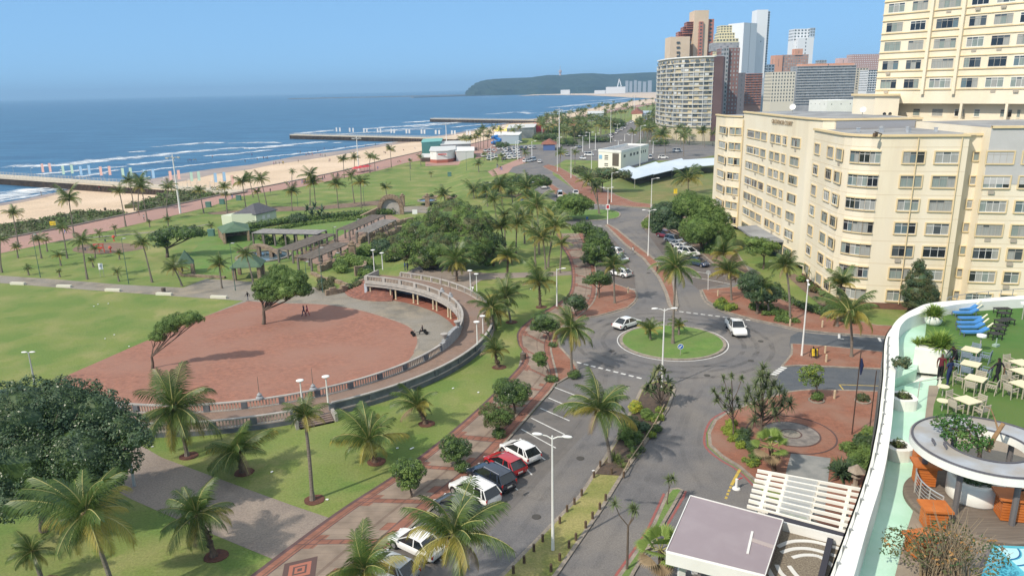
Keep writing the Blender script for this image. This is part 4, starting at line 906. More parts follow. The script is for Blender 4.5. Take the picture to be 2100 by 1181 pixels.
MID+=[(1076,500,1074,444,32,'palm between the shaggy palms and the lamp mast, right of the fig'),(1092,474,1090,420,28,'palm behind the large yellow-stalked palm'),(1058,524,1060,462,32,'palm just right of the dark tree under the fig'),(1098,545,1096,476,34,'palm in the middle of the grove right of the fig'),(1018,458,1012,410,26,'palm behind the crown of the great fig'),(1083,448,1082,404,24,'palm at the upper end of the grove beside the fig'),(1130,505,1128,448,28,'palm of the grove nearest the northern traffic island'),(1000,424,996,392,20,'palm left of the orange-stalked one north of the fig'),(1148,560,1152,500,26,'palm leaning over the top of the brick walkway')]
for m_ in MID: palm(*m_,group='palms of the seaside park',cat='palm')
for i,(bx,by,cx,cy) in enumerate([(977,308,975,283),(981,310,980,277),(992,304,991,264),(1011,301,1013,264),(1028,296,1027,267),(958,305,956,286),(965,308,965,286),(949,300,948,284),(1000,303,1000,281),(985,305,986,271),(1060,290,1052,268),(1072,285,1065,262),(1000,298,1004,272)]):
 palm(bx,by,cx,cy,11,'palm in the clump behind the white beach building',group='palm clump behind the beach building')
rp=random.Random(99)
polyfar=[(1090,262),(1135,248),(1180,238),(1220,229),(1262,220),(1300,213),(1343,207),(1343,300),(1300,300),(1262,300),(1180,300),(1110,285)]
def inpoly(x,y,P):
 c=False;j=len(P)-1
 for i in range(len(P)):
  if (P[i][1]>y)!=(P[j][1]>y) and x<(P[j][0]-P[i][0])*(y-P[i][1])/(P[j][1]-P[i][1])+P[i][0]: c=not c
  j=i
 return c
roadfar=[(1130,305),(1130,296),(1240,285),(1262,268),(1280,252),(1300,240),(1345,230),(1345,243),(1310,262),(1290,300),(1240,305)]
n=0
while n<165:
 x=rp.uniform(1090,1343); y=rp.uniform(207,300)
 if not inpoly(x,y,polyfar) or inpoly(x,y,roadfar): continue
 B=gz(x,y,0); h=rp.uniform(6,9.5)*ppm(B.y); n+=1
 palm(x,y,x+rp.uniform(-2,2),y-h,rp.uniform(3.4,4.4)*ppm(B.y),'palm in the dense belt along the far beachfront road',group='palms lining the far beachfront road',crown=PCF)
for i in range(26):
 x=rp.uniform(1346,1475); y=rp.uniform(278,300); B=gz(x,y,0); palm(x,y,x,y-7*ppm(B.y),3.2*ppm(B.y),'palm in the row before the balcony tower car park',group='palms before the balcony tower',crown=PCF)
# broadleaf trees
tree(95,1085,[(40,850,110,80,0),(130,840,90,75,1),(195,850,70,65,1),(255,880,52,42,0),(60,935,110,95,-1),(-20,900,90,110,0),(200,985,60,45,-1.5),(40,1020,90,50,-2),(170,930,95,75,-1),(235,945,55,48,-1),(20,970,80,70,-1),(120,1000,70,50,-2),(280,900,35,28,-1)],'huge dark dense broadleaf tree filling the lower left, beside the stone wall end',(FD,FBL,FD),dens=1.2,tr=.4,depth=.8,lsk=1.5)
def lean(dx,dz): return lambda B,bl: B+Vector((dx,0,dz))
tree(313,755,[(322,692,20,13),(342,672,30,16),(365,658,34,17),(388,652,28,14),(408,655,14,8)],'small windswept tree on the brick plaza edge, crown swept to the right',(FM_,FM_,FL),dens=1.6,tr=.16,trunks=lean(.1,1.6),depth=.7)
tree(541,665,[(538,604,20,18),(552,585,30,18),(580,566,30,16,2),(606,572,28,18),(590,592,46,20),(620,596,22,18),(565,604,36,14),(530,588,14,14),(570,552,22,10,3)],'round-crowned forked tree growing from the brick plaza',(FM_,FL,FM_),dens=1.7,tr=.24,trunks=lean(.2,2.2),depth=.85)
tree(343,528,[(325,487,22,12),(350,478,30,14),(385,477,32,13),(408,479,15,10),(332,500,18,9)],'flat-topped umbrella tree with bare spreading branches in the park',(FD,FM_),dens=1.3,tr=.3,trunks=lean(.2,2),bare=4)
tree(873,552,[(930,446,66,36,6),(968,462,48,36,3),(880,475,62,32,4),(845,497,42,22,2),(820,515,26,20,0),(905,505,62,36,0),(955,510,52,38,-1),(990,500,34,28,0),(870,530,34,22,-1),(1000,530,22,24,0)],'great spreading fig tree with dome-shaped crown beside the garden pergolas',(FM_,FD,FO,FL),dens=1.25,tr=.7,depth=.8)
tree(1012,545,[(1008,500,30,26)],'dark small tree standing under the right edge of the great fig',(FD,),tr=.2)
tree(1060,408,[(1005,386,34,12,8),(1040,376,34,12,4),(1075,372,38,14,2),(1105,372,26,12,0),(1120,375,12,10)],'long low windswept tree clump beside the main road',(FD,FO,FM_),dens=1.3,tr=.25,bare=3)
tree(1165,452,[(1150,425,28,14),(1175,412,34,13),(1195,420,26,14),(1165,430,36,12)],'rounded bright green tree overhanging the northern traffic island',(FL,FM_),tr=.2)
tree(1235,396,[(1190,350,18,9,3),(1205,356,20,8),(1245,355,30,10),(1275,359,24,9),(1225,362,30,9)],'windswept coastal tree with twisted trunks before the white hall',(FD,FO),dens=1.3,tr=.2,bare=4)
tree(1212,520,[(1195,468,24,15,3),(1222,482,26,17,2),(1215,500,22,16)],'first dense tree of the row beside the western parking bays',(FD,FM_),tr=.14)
tree(1236,545,[(1228,510,34,22),(1212,530,20,18),(1245,525,22,18),(1232,492,24,14)],'second and largest dense tree of the row beside the western parking bays',(FD,FM_),tr=.15)
tree(1228,612,[(1212,575,18,12),(1232,568,24,13),(1242,578,16,11)],'small umbrella-shaped tree at the end of the western parking bays',(FD,FM_),tr=.13)
tree(1180,650,[(1178,618,26,16),(1190,628,16,12)],'dark clipped tree behind the palm at the left of the roundabout',(FD,),tr=.12)
tree(1124,700,[(1112,656,26,20),(1128,668,22,18),(1100,670,15,13)],'round dark tree on the walkway, left of the roundabout',(FD,FM_),tr=.13)
tree(1123,772,[(1107,733,17,14),(1112,745,11,9)],'small pom-pom tree on the walkway with two thin stems',(FM_,),tr=.06)
tree(1055,850,[(1038,796,30,24),(1062,800,30,22),(1048,812,42,22)],'dense rounded dark tree at the start of the parking bays',(FM_,FD),tr=.12)
tree(1024,892,[(1008,845,28,20),(1030,852,30,20),(1020,862,32,14)],'rounded tree with greyer leaves next below the dense dark one on the walkway',(FO,FM_),tr=.1)
tree(936,958,[(925,912,26,24),(945,920,26,24),(932,932,32,16)],'round bushy tree on the walkway beside the dark blue car',(FM_,FD),tr=.1)
tree(843,1022,[(826,962,26,26),(848,965,28,28),(838,988,28,20)],'spreading small tree at the left kerb of the walkway above the white cars',(FM_,FL,FD),tr=.09,bare=2)
for bx,by,rx,ry,lab in [(1134,712,11,6,'low clipped bush under the round dark tree on the walkway'),(1131,783,15,8,'low round bush at the foot of the pom-pom tree'),(1178,775,16,9,'bush round the foot of the roundabout-entry palm'),(1023,898,17,12,'low round bush at the kerb below the greyish tree'),(948,968,20,14,'low round bush touching the nose of the dark blue car'),(1264,1045,12,7,'bush at the foot of the two-headed dragon tree, left')][:5]:
 bush(bx,by,rx,ry,lab,(FM_,FD),group='low bushes along the walkway')
tree(1402,505,[(1366,440,34,27,2),(1350,455,20,20,1),(1392,432,24,22,4),(1345,470,12,14,0),(1382,458,26,18)],'dark dense tree nearest the road in the clump before the pale apartment block',(FD,FBL),tr=.22)
tree(1445,518,[(1412,420,34,30,5),(1440,432,36,32,4),(1465,450,34,32,3),(1435,470,44,30,0),(1478,482,32,28,1),(1428,488,24,16,-1),(1470,508,34,20,0),(1450,520,22,12,0)],'large bright green tree of the clump before the pale apartment block',(FM_,FL,FM_),tr=.3,dens=1.3)
tree(1565,552,[(1545,495,22,9),(1568,500,26,10),(1556,512,32,10),(1585,505,16,9)],'layered sea-almond tree before the entrance canopy',(FL,FM_),tr=.14)
tree(1552,645,[(1540,580,28,26),(1556,600,34,28),(1578,605,24,26)],'dark dense round tree beside the palm with the dead skirt',(FBL,FD),tr=.2)
tree(1885,645,[(1885,545,14,16),(1884,572,26,26),(1885,600,36,30),(1888,620,36,20)],'tall conical dark evergreen against the pale apartment wall',(FBL,FD,FO),dens=1.5,tr=.15,name='conifer',zbase=0)
tree(1673,822,[(1655,765,20,14),(1672,760,20,13),(1662,778,24,14),(1678,780,14,12)],'small light-leaved tree in a round kerb bed on the brick forecourt',(FL,FLIME,FM_),tr=.06,core=False,dens=1.1,lsk=1.3)
bush(1675,822,14,12,'leafy shrub in the round kerb bed under the light tree',(FM_,)); bush(1768,822,16,9,'low spiky shrub in the second round kerb bed of the forecourt',(FD,FO))
for i,(x,y,lab) in enumerate([(1674,824,'round stone kerb bed of the light-leaved tree'),(1769,825,'round stone kerb bed of the low spiky shrub')]):
 c=gz(x,y,0); mb=MB(); mb.ring(c,.65,.8,0,2*PI,.14,.26,24); o=mb.build('kerb_ring',KERB); tag(o,lab,'planter','round kerb beds on the forecourt')
rosette_tree(1560,905,[(1565,757),(1560,772),(1574,775),(1550,790),(1570,795),(1587,790),(1598,800),(1535,805),(1556,812),(1578,812),(1608,815),(1620,828),(1604,832),(1545,830),(1565,838),(1530,822),(1585,835),(1548,862),(1590,850)],'large many-headed screw pine on the curved bed of the brick forecourt',leafM('pandan',(0.1,0.145,0.06),(0.18,0.21,0.1)),1.0,60,dep=1.1,tr=.12,w=.09)
rosette_tree(1503,900,[(1464,803),(1471,815),(1484,776),(1500,772),(1521,777),(1483,802),(1497,803),(1470,822),(1486,835),(1500,842),(1512,820),(1492,818),(1516,835)],'slim branching dragon tree at the left of the brick forecourt bed',leafM('dragon',(0.1,0.15,0.055),(0.17,0.2,0.09)),.55,44,name='dragon_tree',dep=.8,tr=.07,w=.09)
rosette_tree(1286,1169,[(1261,1033),(1297,1042),(1303,1046)],'twin-headed slender dragon tree on the small island at the bottom',leafM('dragon'),.62,44,name='dragon_tree',tr=.07,fork=.75,dep=.1)
rosette_tree(1368,1036,[(1371,984),(1380,981)],'short twin-headed dragon tree at the tip of the small island',leafM('dragon'),.6,44,name='dragon_tree',tr=.05,fork=.2,dep=.1)
rosette_tree(1355,840,[(1340,770),(1350,757),(1362,765),(1333,785),(1352,780),(1370,782),(1340,800),(1362,800),(1328,800),(1375,800)],'clump of strelitzia with paddle leaves at the tip of the median',leafM('strel',(0.08,0.12,0.05),(0.16,0.17,0.08)),1.0,15,name='strelitzia',cat='shrub',w=.26,bend=70,dep=.8,tr=.06)
rosette_tree(1655,592,[(1650,550),(1660,556),(1655,565)],'spiky young screw pine by the pale apartment wall',leafM('pandan'),.9,26)
for x,y,rx,ry,lab in ((1119,290,26,9,'wide dark windswept thicket behind the orange-roofed kiosk'),(1031,305,16,7,'dark round clump beside the blue slide'),(1256,264,28,11,'large dark clump in the far palm belt'),(1165,300,20,8,'dark bushes right of the orange-roofed kiosk'),(1225,292,30,6,'long hedge-like trees before the far road'),(1190,285,22,11,'dark clump among palms in the middle distance'),(1140,276,20,9,'dark clump left of the tall aerial mast'),(1330,268,18,9,'dark trees at the foot of the balcony tower'),(1355,300,18,8,'dark bushes below the balcony tower')):
 tree(x,y,[(x-rx*.4,y-ry,rx*.7,ry),(x+rx*.4,y-ry*.9,rx*.6,ry*.9)],lab,(FD,FO,FM_),dens=1.0,tr=.2,lsk=.8)
fanpalm(1588,968,1580,915,44,'bright fan palm in the forecourt bed beside the white pergola'); fanpalm(1360,1215,1355,1128,62,'large fan palm at the bottom beside the mauve roof')
qb=random.Random(5)
def bed(pts,n,kinds,label,group,r=(8,14),z=None,s=None):
 rr_=random.Random(s or n*7+len(label)); k=0;tries=0
 while k<n and tries<n*60:
  tries+=1; xs=[p[0] for p in pts]; ys=[p[1] for p in pts]; x=rr_.uniform(min(xs),max(xs)); y=rr_.uniform(min(ys),max(ys))
  if not inpoly(x,y,pts): continue
  k+=1; q=rr_.uniform(*r); m_=rr_.choice(kinds)
  if m_=='spiky':
   B=gp(x,y) if z is None else gz(x,y,z); t=thing('spiky_plant','spiky plant '+label,'plant',B,group+', spiky ones'); mb=MB(); blades(mb,B+Vector((0,0,.1)),30,q/ppm(B.y)*1.3,.06,rr_,0,0,85,50); mb.build('leaves',leafM('spike',(0.09,0.14,0.04),(0.17,0.21,0.06)),t)
  else: bush(x,y,q,q*.7,'leafy shrub '+label,m_,group=group,dens=1.6,zbase=z)
bush(1303,848,16,16,'bright yellow-leaved shrub in the planted median',(FY,FLIME),name='shrub'); bush(1326,862,14,16,'upright mid-green shrub right of the yellow one in the median',(FL,FM_)); bush(1352,846,10,8,'small lime shrub near the tip of the median',(FLIME,FL))
bush(1290,885,24,20,'dark green broad shrub in the median behind the big palm',(FM_,FD)); bush(1318,885,16,12,'blue-green shrub in the median beside the yellow one',(FBL,)); bush(1282,905,18,18,'leafy green shrub low in the planted median',(FM_,FL)); bush(1308,905,14,14,'lowest green shrub of the planted median',(FM_,))
bed([(1290,900),(1318,850),(1335,835),(1365,835),(1350,880),(1322,925),(1290,950)],22,[(FM_,FL),(FL,FLIME),(FD,FM_),'spiky'],'in the planted median between the big palm and the strelitzia','plants filling the planted median',(8,14))
bed([(1255,920),(1290,915),(1285,960),(1262,970),(1250,945)],6,['spiky'],'in the lower end of the planted median','plants of the median',(14,20))
bed([(1480,872),(1497,868),(1520,910),(1553,955),(1540,962),(1500,920)],16,[(FLIME,FL),(FLIME,)],'in the lime hedge along the curved forecourt kerb','lime hedge on the forecourt curve',(10,14))
bed([(1500,880),(1530,890),(1560,940),(1548,950),(1515,905)],9,[(FM_,),(FBL,FD)],'behind the lime hedge of the forecourt','shrubs behind the lime hedge',(12,18))
bed([(1725,905),(1770,885),(1805,862),(1800,960),(1770,985),(1712,985),(1705,960)],26,[(FM_,FD),(FL,),(FD,),(FM_,FL),'spiky'],'in the bed between the forecourt and the terrace wall','shrubs below the terrace wall',(14,22))
bush(1776,912,18,14,'bright lime shrub under the terrace wall',(FLIME,FLIME,FL))
bed([(1450,612),(1468,616),(1488,628),(1512,640),(1500,646),(1470,634),(1450,620)],7,[(FLIME,FM_)],'in the low lime bed at the corner of the east pavement','lime bed at the east corner',(9,12))
bed([(1545,632),(1590,636),(1625,655),(1640,668),(1600,663),(1550,650)],14,[(FL,FM_),(FM_,)],'in the verge under the palms by the east road','verge plants by the east road',(9,14))
bed([(1318,455),(1332,446),(1338,462),(1324,470)],4,[(FL,)],'in the kerbed corner bed left of the dense trees','corner bed plants',(8,11))
def hedge(px,h,w_,label,mats,z=0,ls=.2):
 P=smoothline([tuple(gz(x,y,z)[:2]) for x,y in px],6,False); B=Vector((*P[0],z)); t=thing('hedge',label,'hedge',B); mb=MB(); r_=random.Random(3)
 bl=[(Vector((x,y,z+h*.5)),(w_,w_,h*.62)) for x,y in P]; leafcloud(mb,bl,ls,.8,r_,mis=tuple(range(len(mats)))); mb.build('foliage',list(mats),t)
hedge([(1590,592),(1603,610),(1640,632),(1680,645),(1720,658),(1750,664)],1.1,.75,'long clipped dark hedge between the brick pavement and the apartment lawn',(FD,FM_),0,.22)
hedge([(510,470),(560,462),(620,453),(690,447),(740,443),(800,440)],1.6,1.6,'long shaggy hedge along the upper side of the garden lawn',(FD,FM_,FL),ZL,.35)
hedge([(505,480),(560,474),(620,463),(700,453),(760,449)],1.0,1.2,'second lower hedge row along the garden lawn',(FM_,FL),ZL,.35)
bush(612,460,20,12,'dark round bush standing in the garden hedge',(FD,),zbase=ZL)
rosette_tree(645,450,[(630,430),(645,424),(660,432),(640,440),(655,442)],'large grey-green spiky shrub under the twin palms',FBL,2.2,18,name='spiky_shrub',cat='shrub',w=.5,dep=1.5,zbase=ZL)
bed([(690,540),(730,520),(775,510),(800,515),(800,540),(740,560),(700,562)],24,[(FM_,FL),(FL,)],'on the green bank beside the pergolas','bank shrubs by the pergolas',(12,17))
bed([(640,585),(700,570),(760,560),(750,590),(700,605),(650,600)],18,[(FM_,FL),(FD,),(FO,)],'in the sunken garden bed above the plaza','plants above the plaza',(9,14),ZL)
bed([(770,500),(830,500),(860,530),(850,552),(800,548)],16,[(FD,FBL),(FM_,FL),(FO,)],'in the dark thicket left of the great fig','thicket left of the fig',(16,24))
bed([(525,502),(620,506),(625,498),(540,490)],7,[(FL,FM_)],'under the long grey pergola','plants under the long pergola',(9,12),ZL)
bed([(1690,600),(1720,640),(1700,640),(1670,610),(1625,575),(1640,572)],12,[(FM_,FL),(FD,),(FRED,FM_)],'at the foot of the curved apartment wall','shrubs at the foot of the apartment wall',(9,14))
def scrub(px,label,ls=.6,n=900,h=.9):
 P=[tuple(gz(x,y,ZL)[:2]) for x,y in px]; xs=[p[0] for p in P]; ys=[p[1] for p in P]; r_=random.Random(4); mb=MB(); k=0
 mb.prism(ccw(P),ZL-1.5,ZL+.12)
 while k<n:
  x=r_.uniform(min(xs),max(xs)); y=r_.uniform(min(ys),max(ys))
  if not inpoly(x,y,P): continue
  k+=1; leafcloud(mb,[(Vector((x,y,ZL+.1)),(1.6*r_.uniform(.6,1.3),1.6,h*r_.uniform(.5,1)))],ls,.5,r_,mis=(0,1,2),core=True)
 o=mb.build('dune_scrub',[FO,FM_,leafM('scrub',(0.1,0.13,0.05),(0.16,0.16,0.08))]); tag(o,kind='stuff')
scrub([(-60,505),(0,489),(56,479),(152,461),(254,440),(248,436),(190,432),(127,440),(76,451),(30,456),(-60,470)],'',.6,150)
scrub([(255,421),(300,411),(343,397),(380,391),(432,388),(470,389),(484,393),(381,414),(300,432),(285,430),(290,420)],'',.7,130)
# buildings
CREAM=M('cream_render',(0.77,0.69,0.53),0.85,(0.69,0.6,0.45),0.8,7,big=(0.79,0.72,0.58),bigscale=.2,stretch=(1,1,.16))
CREAMD=M('ochre_trim',(0.72,0.58,0.35),0.85,(0.66,0.53,0.32),.5,5)
GREYP=M('grey_render',(0.5,0.5,0.5),.85,(0.46,0.46,0.455),.4,5)
WHITEW=M('white_render',(0.78,0.78,0.76),.8,(0.7,0.7,0.68),.3,5)
ROOFG=M('flat_roof_grey',(0.27,0.28,0.3),.9,(0.2,0.205,0.215),.25,6,big=(0.33,0.34,0.35),bigscale=.2)
GL=[M('glass_dark',(0.018,0.022,0.028),.08,spec=.8),M('glass_grey',(0.07,0.085,0.095),.12,spec=.8),M('curtain_pale',(0.36,0.37,0.35),.35,(0.28,0.29,0.28),1,3,stretch=(7,7,.4)),M('curtain_green',(0.27,0.32,0.3),.3,(0.2,0.24,0.23),1,3,stretch=(7,7,.4)),M('glass_teal',(0.12,0.17,0.19),.15,spec=.8)]
FRW=M('window_frame_white',(0.75,0.75,0.73),.6); FRG=M('window_frame_grey',(0.4,0.38,0.34),.7); VENT=M('vent_grey',(0.4,0.36,0.3),.8)
rw=random.Random(17)
def window(parent,P,d,w_,h,lights,trim=CREAMD,proud=.14,tw=.16,frame=None,curve=None,nm='window',sill=True):
 """P centre on the wall, d unit vector along the wall (outward normal is to the right of d)"""
 d=Vector((d[0],d[1],0)).normalized(); n=Vector((d.y,-d.x,0)); P=Vector(P); mb=MB(); U=Vector((0,0,1)); fm=frame if frame is not None else (1 if rw.random()<.35 else 2)
 def bar(a,b,ww,th,mi): mb.beam(a,b,ww,th,mi,up=n)
 def rect(cx,cz,ww,hh,o,th,mi):
  c=P+d*cx+U*cz+n*o; q=[c-d*ww/2-U*hh/2,c+d*ww/2-U*hh/2,c+d*ww/2+U*hh/2,c-d*ww/2+U*hh/2]; qf=[p+n*th for p in q]
  mb.add(q+qf,[(4,5,6,7),(0,1,5,4),(1,2,6,5),(2,3,7,6),(3,0,4,7)],mi)
 if proud:
  for sx in (-1,1): rect(sx*(w_+tw)/2,0,tw,h+tw*2,0,proud,0)
  rect(0,(h+tw)/2,w_,tw,0,proud,0); rect(0,-(h+tw)/2,w_,tw,0,proud+.05,0)
 style=rw.random(); lw=w_/lights
 for i in range(lights):
  cx=-w_/2+lw*(i+.5)
  g=3 if style<.12 else (rw.choice([5,5,6]) if style<.5 else (3 if rw.random()<.3 else rw.choice([4,5,5,6,7,6])))
  rect(cx,-h*.12,lw,h*.76,.012,.006,g); rect(cx,h*.38,lw,h*.24,.012,.006,g if rw.random()<.5 else 4)
 for i in range(lights+1): rect(-w_/2+lw*i,0,.05,h,.02,.035,fm)
 rect(0,h*.26,w_,.05,.02,.037,fm); rect(0,h*.48,w_,.06,.02,.04,fm); rect(0,-h*.48,w_,.06,.02,.04,fm)
 return mb.build(nm,[trim,FRW,FRG]+GL,parent)
def lerp2(a,b,t): return (a[0]+(b[0]-a[0])*t,a[1]+(b[1]-a[1])*t)
def tt(A,B,px,z):
 lo,hi=-.5,1.5
 for _ in range(40):
  m_=(lo+hi)/2; q=lerp2(A,B,m_); v=Vector((q[0],q[1],z))-EYE; k=v.dot(cF); a=v.dot(cR)/k; b=v.dot(cU)/k
  X=1050+(a*rc+b*rq)*CF
  if X<px: lo=m_
  else: hi=m_
 return (lo+hi)/2
def wallwins(parent,A,B,cols,rows,h,trim=CREAMD,vents=.3,lights=None,proud=.14,z=22,fl=None):
 d=Vector((B[0]-A[0],B[1]-A[1])); L=d.length; d.normalize()
 for c0,c1 in cols:
  t0=tt(A,B,c0,z); t1=tt(A,B,c1,z); w_=abs(t1-t0)*L; cm=lerp2(A,B,(t0+t1)/2)
  for zr in rows:
   window(parent,(cm[0],cm[1],zr),d,w_,h,lights or max(1,round(w_/.85)),trim,proud)
   if rw.random()<vents and w_>1.2:
    m_=MB(); n=Vector((d.y,-d.x)); p=(cm[0]+d.x*rw.choice([-.5,0,.4])+n.x*.04,cm[1]+n.y*.04,zr-h/2-.6); m_.box(p,(.75,.1,.45),math.atan2(d.y,d.x)); m_.build('vent',VENT,parent)
G=thing('apartment_block','long cream seven-storey apartment block with curved corner and lettering on its parapet','building',(60,125,0))
H1=24.6
wing=[(49.2,119.9),(48.2,108.5),(48.15,106.6),(48.5,105.0),(49.2,103.7),(50.2,102.75),(51.4,102.2),(61.8,99.6),(62.3,101.4),(64.6,100.8),(64.2,99.0),(98,90.6),(98,118),(75,122),(62,119)]
mb=MB(); mb.prism([p for p in wing[:8]]+[(62.3,101.4),(64.6,100.8),(64.9,119),(62,119)],0.9,H1,0); mb.prism(wing[10:12]+[(98,118),(64.9,118.9)],0.9,25.6,0); mb.build('wing_wall',[CREAM],G)
mb=MB(); mb.prism([(64.15,98.97),(98,90.55),(98,90.65),(64.2,99.03)],18.2,25.62,0); mb.build('grey_top_storey',GREYP,G)
mb=MB(); o_=offset(wing[:8],-.06,False); mb.prism(o_+[(62.3,101.2),(64.5,100.7),(64.1,98.9),(98,90.5),(98,119),(62,120)],-.05,.92,0); mb.build('brick_plinth',M('plinth_brick',(0.2,0.1,0.07),.9,(0.15,.08,.06),2,4),G)
def cornice(parent,pl,z,closed=False,mat=CREAMD,o=.28,h=.3):
 a=offset(pl,-o,closed); b=offset(pl,.35,closed); mb=MB(); n=len(pl)
 vs=[(x,y,z-h) for x,y in a]+[(x,y,z) for x,y in a]+[(x,y,z) for x,y in b]+[(x,y,z-h) for x,y in b]; fs=[]
 for i in range(n if closed else n-1):
  j=(i+1)%n
  fs+=[(i,j,n+j,n+i),(n+i,n+j,2*n+j,2*n+i),(2*n+i,2*n+j,3*n+j,3*n+i),(3*n+i,3*n+j,j,i)]
 mb.add(vs,fs); mb.build('cornice',mat,parent,recalc=True)
cornice(G,wing[:8]+[(62.3,101.4),(64.6,100.8)],H1+.25); cornice(G,wing[10:12],25.9)
mb=MB(); mb.prism([(49.4,119),(48.9,107),(50.6,103.2),(61.6,100.2),(64.5,101.2),(65,119)],H1,H1+.03); mb.prism([(64.6,99.5),(97,91.5),(97,117),(65.2,118)],25.62,25.66); mb.build('roof',ROOFG,G)
rows=[21.75-3.28*i for i in range(7)]
dc=Vector((10.4,-2.6))
wallwins(G,(51.4,102.2),(61.8,99.6),[(1852,1896),(1918,1966)],rows,1.55,vents=.25)
cw=[(48.5,105.0),(49.2,103.7),(50.2,102.75),(51.4,102.2),(52.6,101.9)]
for zr in rows:
 for i in range(3):
  a,b=cw[i],cw[i+1]; d=(b[0]-a[0],b[1]-a[1]); L=math.hypot(*d); window(G,((a[0]+b[0])/2,(a[1]+b[1])/2,zr),d,L*.98,1.55,2,proud=.12,tw=.0,nm='curved_window')
 m_=MB(); pl=offset(cw[:4],-.12,False)
 for zz in (zr-.86,zr+.86):
  for i in range(len(pl)-1): m_.beam((*pl[i],zz),(*pl[i+1],zz),.25,.16)
 m_.build('corner_band',CREAMD,G)
wallwins(G,(49.2,119.9),(48.2,108.5),[(1672,1682),(1698,1710),(1716,1728)],rows,1.5,vents=.1)
A,B=(64.2,99.0),(98,90.6)
wallwins(G,A,B,[(2024,2079),(2098,2130)],rows,1.55,vents=.5,z=22); wallwins(G,(62.3,101.4),(64.6,100.8),[(1997,2008)],rows,1.1,vents=0,lights=1)
LINE=M('render_joint',(0.6,0.5,0.35),.9)
for zr in rows: cornice(G,wing[:8],zr+1.42,mat=LINE,o=.015,h=.05); cornice(G,wing[10:12],zr+1.42,mat=LINE,o=.015,h=.05)
for x,y in ((60.9,99.65),(55.7,100.9)): mb=MB(); mb.tube([(x,y,.9),(x,y,24.4)],.07,6); mb.build('drainpipe',CREAMD,G)
H2=26.0
mainp=[(52.6,120.5),(51.3,122),(50.7,126),(50.6,134),(50.7,143),(50.9,152),(51.0,162.3),(50.7,162.5),(49.7,164.8),(48.7,168),(48.7,175.5),(58,178),(72,150),(66,119.2)]
mb=MB(); mb.prism(mainp[:7]+[(62,164),(72,150),(66,119.2)],.9,H2,0); mb.prism([(51.0,162.35),(49.7,164.8),(48.7,168),(48.7,175.5),(60,178),(62,164)],.9,25.0,0); mb.build('street_wall',CREAM,G)
mb=MB(); mb.prism([(52,121),(51.1,126),(51,134),(51.1,143),(51.4,161.8),(61.5,163.5),(71,150),(65.5,120)],H2,H2+.03); mb.prism([(51.4,162.8),(49.1,168.3),(49.1,175),(59.5,177.3),(61.6,164.4)],25,25.03); mb.build('roof',ROOFG,G)
cornice(G,[(66,119.2),(52.6,120.5),(51.3,122),(50.7,126),(50.6,134),(50.7,143),(50.9,152),(51.0,162.3)][::-1],H2+.25); cornice(G,[(48.7,175.5),(48.7,168),(49.7,164.8),(51.0,162.35)],25.25)
mb=MB(); mb.prism([(52.8,120.4),(65,119.3),(64.9,119.15),(52.8,120.25)],H1,H2-.2); mb.build('step_wall',M('blue_grey_render',(0.3,0.31,0.34),.9),G)  # even blue-grey tone, darker than the cream walls
def chain(cols,pts,h=1.45,vents=.25,rws=None):
 for c0,c1 in cols:
  cm=(c0+c1)/2
  for i in range(len(pts)-1):
   a,b=pts[i],pts[i+1]; t=tt(a,b,cm,22)
   if -.02<=t<=1.02:
    wallwins(G,a,b,[(c0,c1)],rws or rows,h,vents=vents); break
front=[(51.0,162.3),(50.9,152),(50.7,143),(50.6,134),(50.7,126)]
chain([(1533.5,1548),(1549,1560),(1562,1573),(1581,1590),(1592,1602),(1606,1614),(1624,1642),(1651,1671)],front)
chain([(1476,1490)],[(48.7,175.5),(48.7,168)],rws=[r_+.15 for r_ in rows]); chain([(1497,1508),(1509.5,1521)],[(48.7,168),(49.7,164.8),(51.0,162.35)],rws=[r_+.15 for r_ in rows])
mb=MB(); mb.tube([(50.7,161.6,.9),(50.7,161.6,24.5)],.13,6); mb.build('drainpipe',CREAMD,G)
mb=MB(); mb.prism([(50.6,133),(46.6,134),(46.2,140),(46.6,148),(50.7,149)],3.4,3.75); mb.build('entrance_canopy',[ROOFG],G)
mb=MB(); mb.prism([(50.5,133.2),(50.5,148.8),(51.2,148.8),(51.2,133.2)],.2,3.3); mb.build('entrance_glazing',GL[1],G)
def lettering(txt,loc,rz,size,mat,parent,ex=.03,tilt=PI/2,nm='lettering',align='CENTER'):
 cu=bpy.data.curves.new(nm,'FONT'); cu.body=txt; cu.size=size; cu.extrude=ex; cu.align_x=align
 o=bpy.data.objects.new(nm,cu); COL.objects.link(o); dg=bpy.context.evaluated_depsgraph_get(); me=bpy.data.meshes.new_from_object(o.evaluated_get(dg)); bpy.data.objects.remove(o); me.materials.clear(); me.materials.append(mat)
 q=bpy.data.objects.new(nm,me); COL.objects.link(q); q.rotation_euler=(tilt,0,rz); q.location=loc
 if parent is not None: q.parent=parent; q.location=Vector(loc)-parent.location
 return q
lettering('GROSVENOR COURT',(50.46,138.2,24.55),-PI/2,1.1,M('sign_brown',(0.3,0.22,0.14),.7),G)
for x,y,z,s,lab in [(56,148,26,.6,'white satellite dish nearest the lettering on the apartment roof'),(60,127,26,.5,'white satellite dish at the near end of the upper apartment roof')]:
 t=thing('satellite_dish',lab,'dish',(x,y,z),'satellite dishes on the apartment roof'); mb=MB(); vs=[];n=14
 mb.tube([(x,y,z),(x,y,z+1)],.05,5); mb.build('mast',FRG,t); mb=MB()
 c=Vector((x,y-.1,z+1.3)); ax=Vector((-.5,-.8,.35)).normalized(); a=ax.cross(Vector((0,0,1))).normalized(); b=ax.cross(a)
 P=[c+(a*math.cos(2*PI*i/n)+b*math.sin(2*PI*i/n))*s+ax*.25 for i in range(n)]; mb.add([c]+P,[(0,1+i,1+(i+1)%n) for i in range(n)]); mb.build('dish',WHITEW,t)
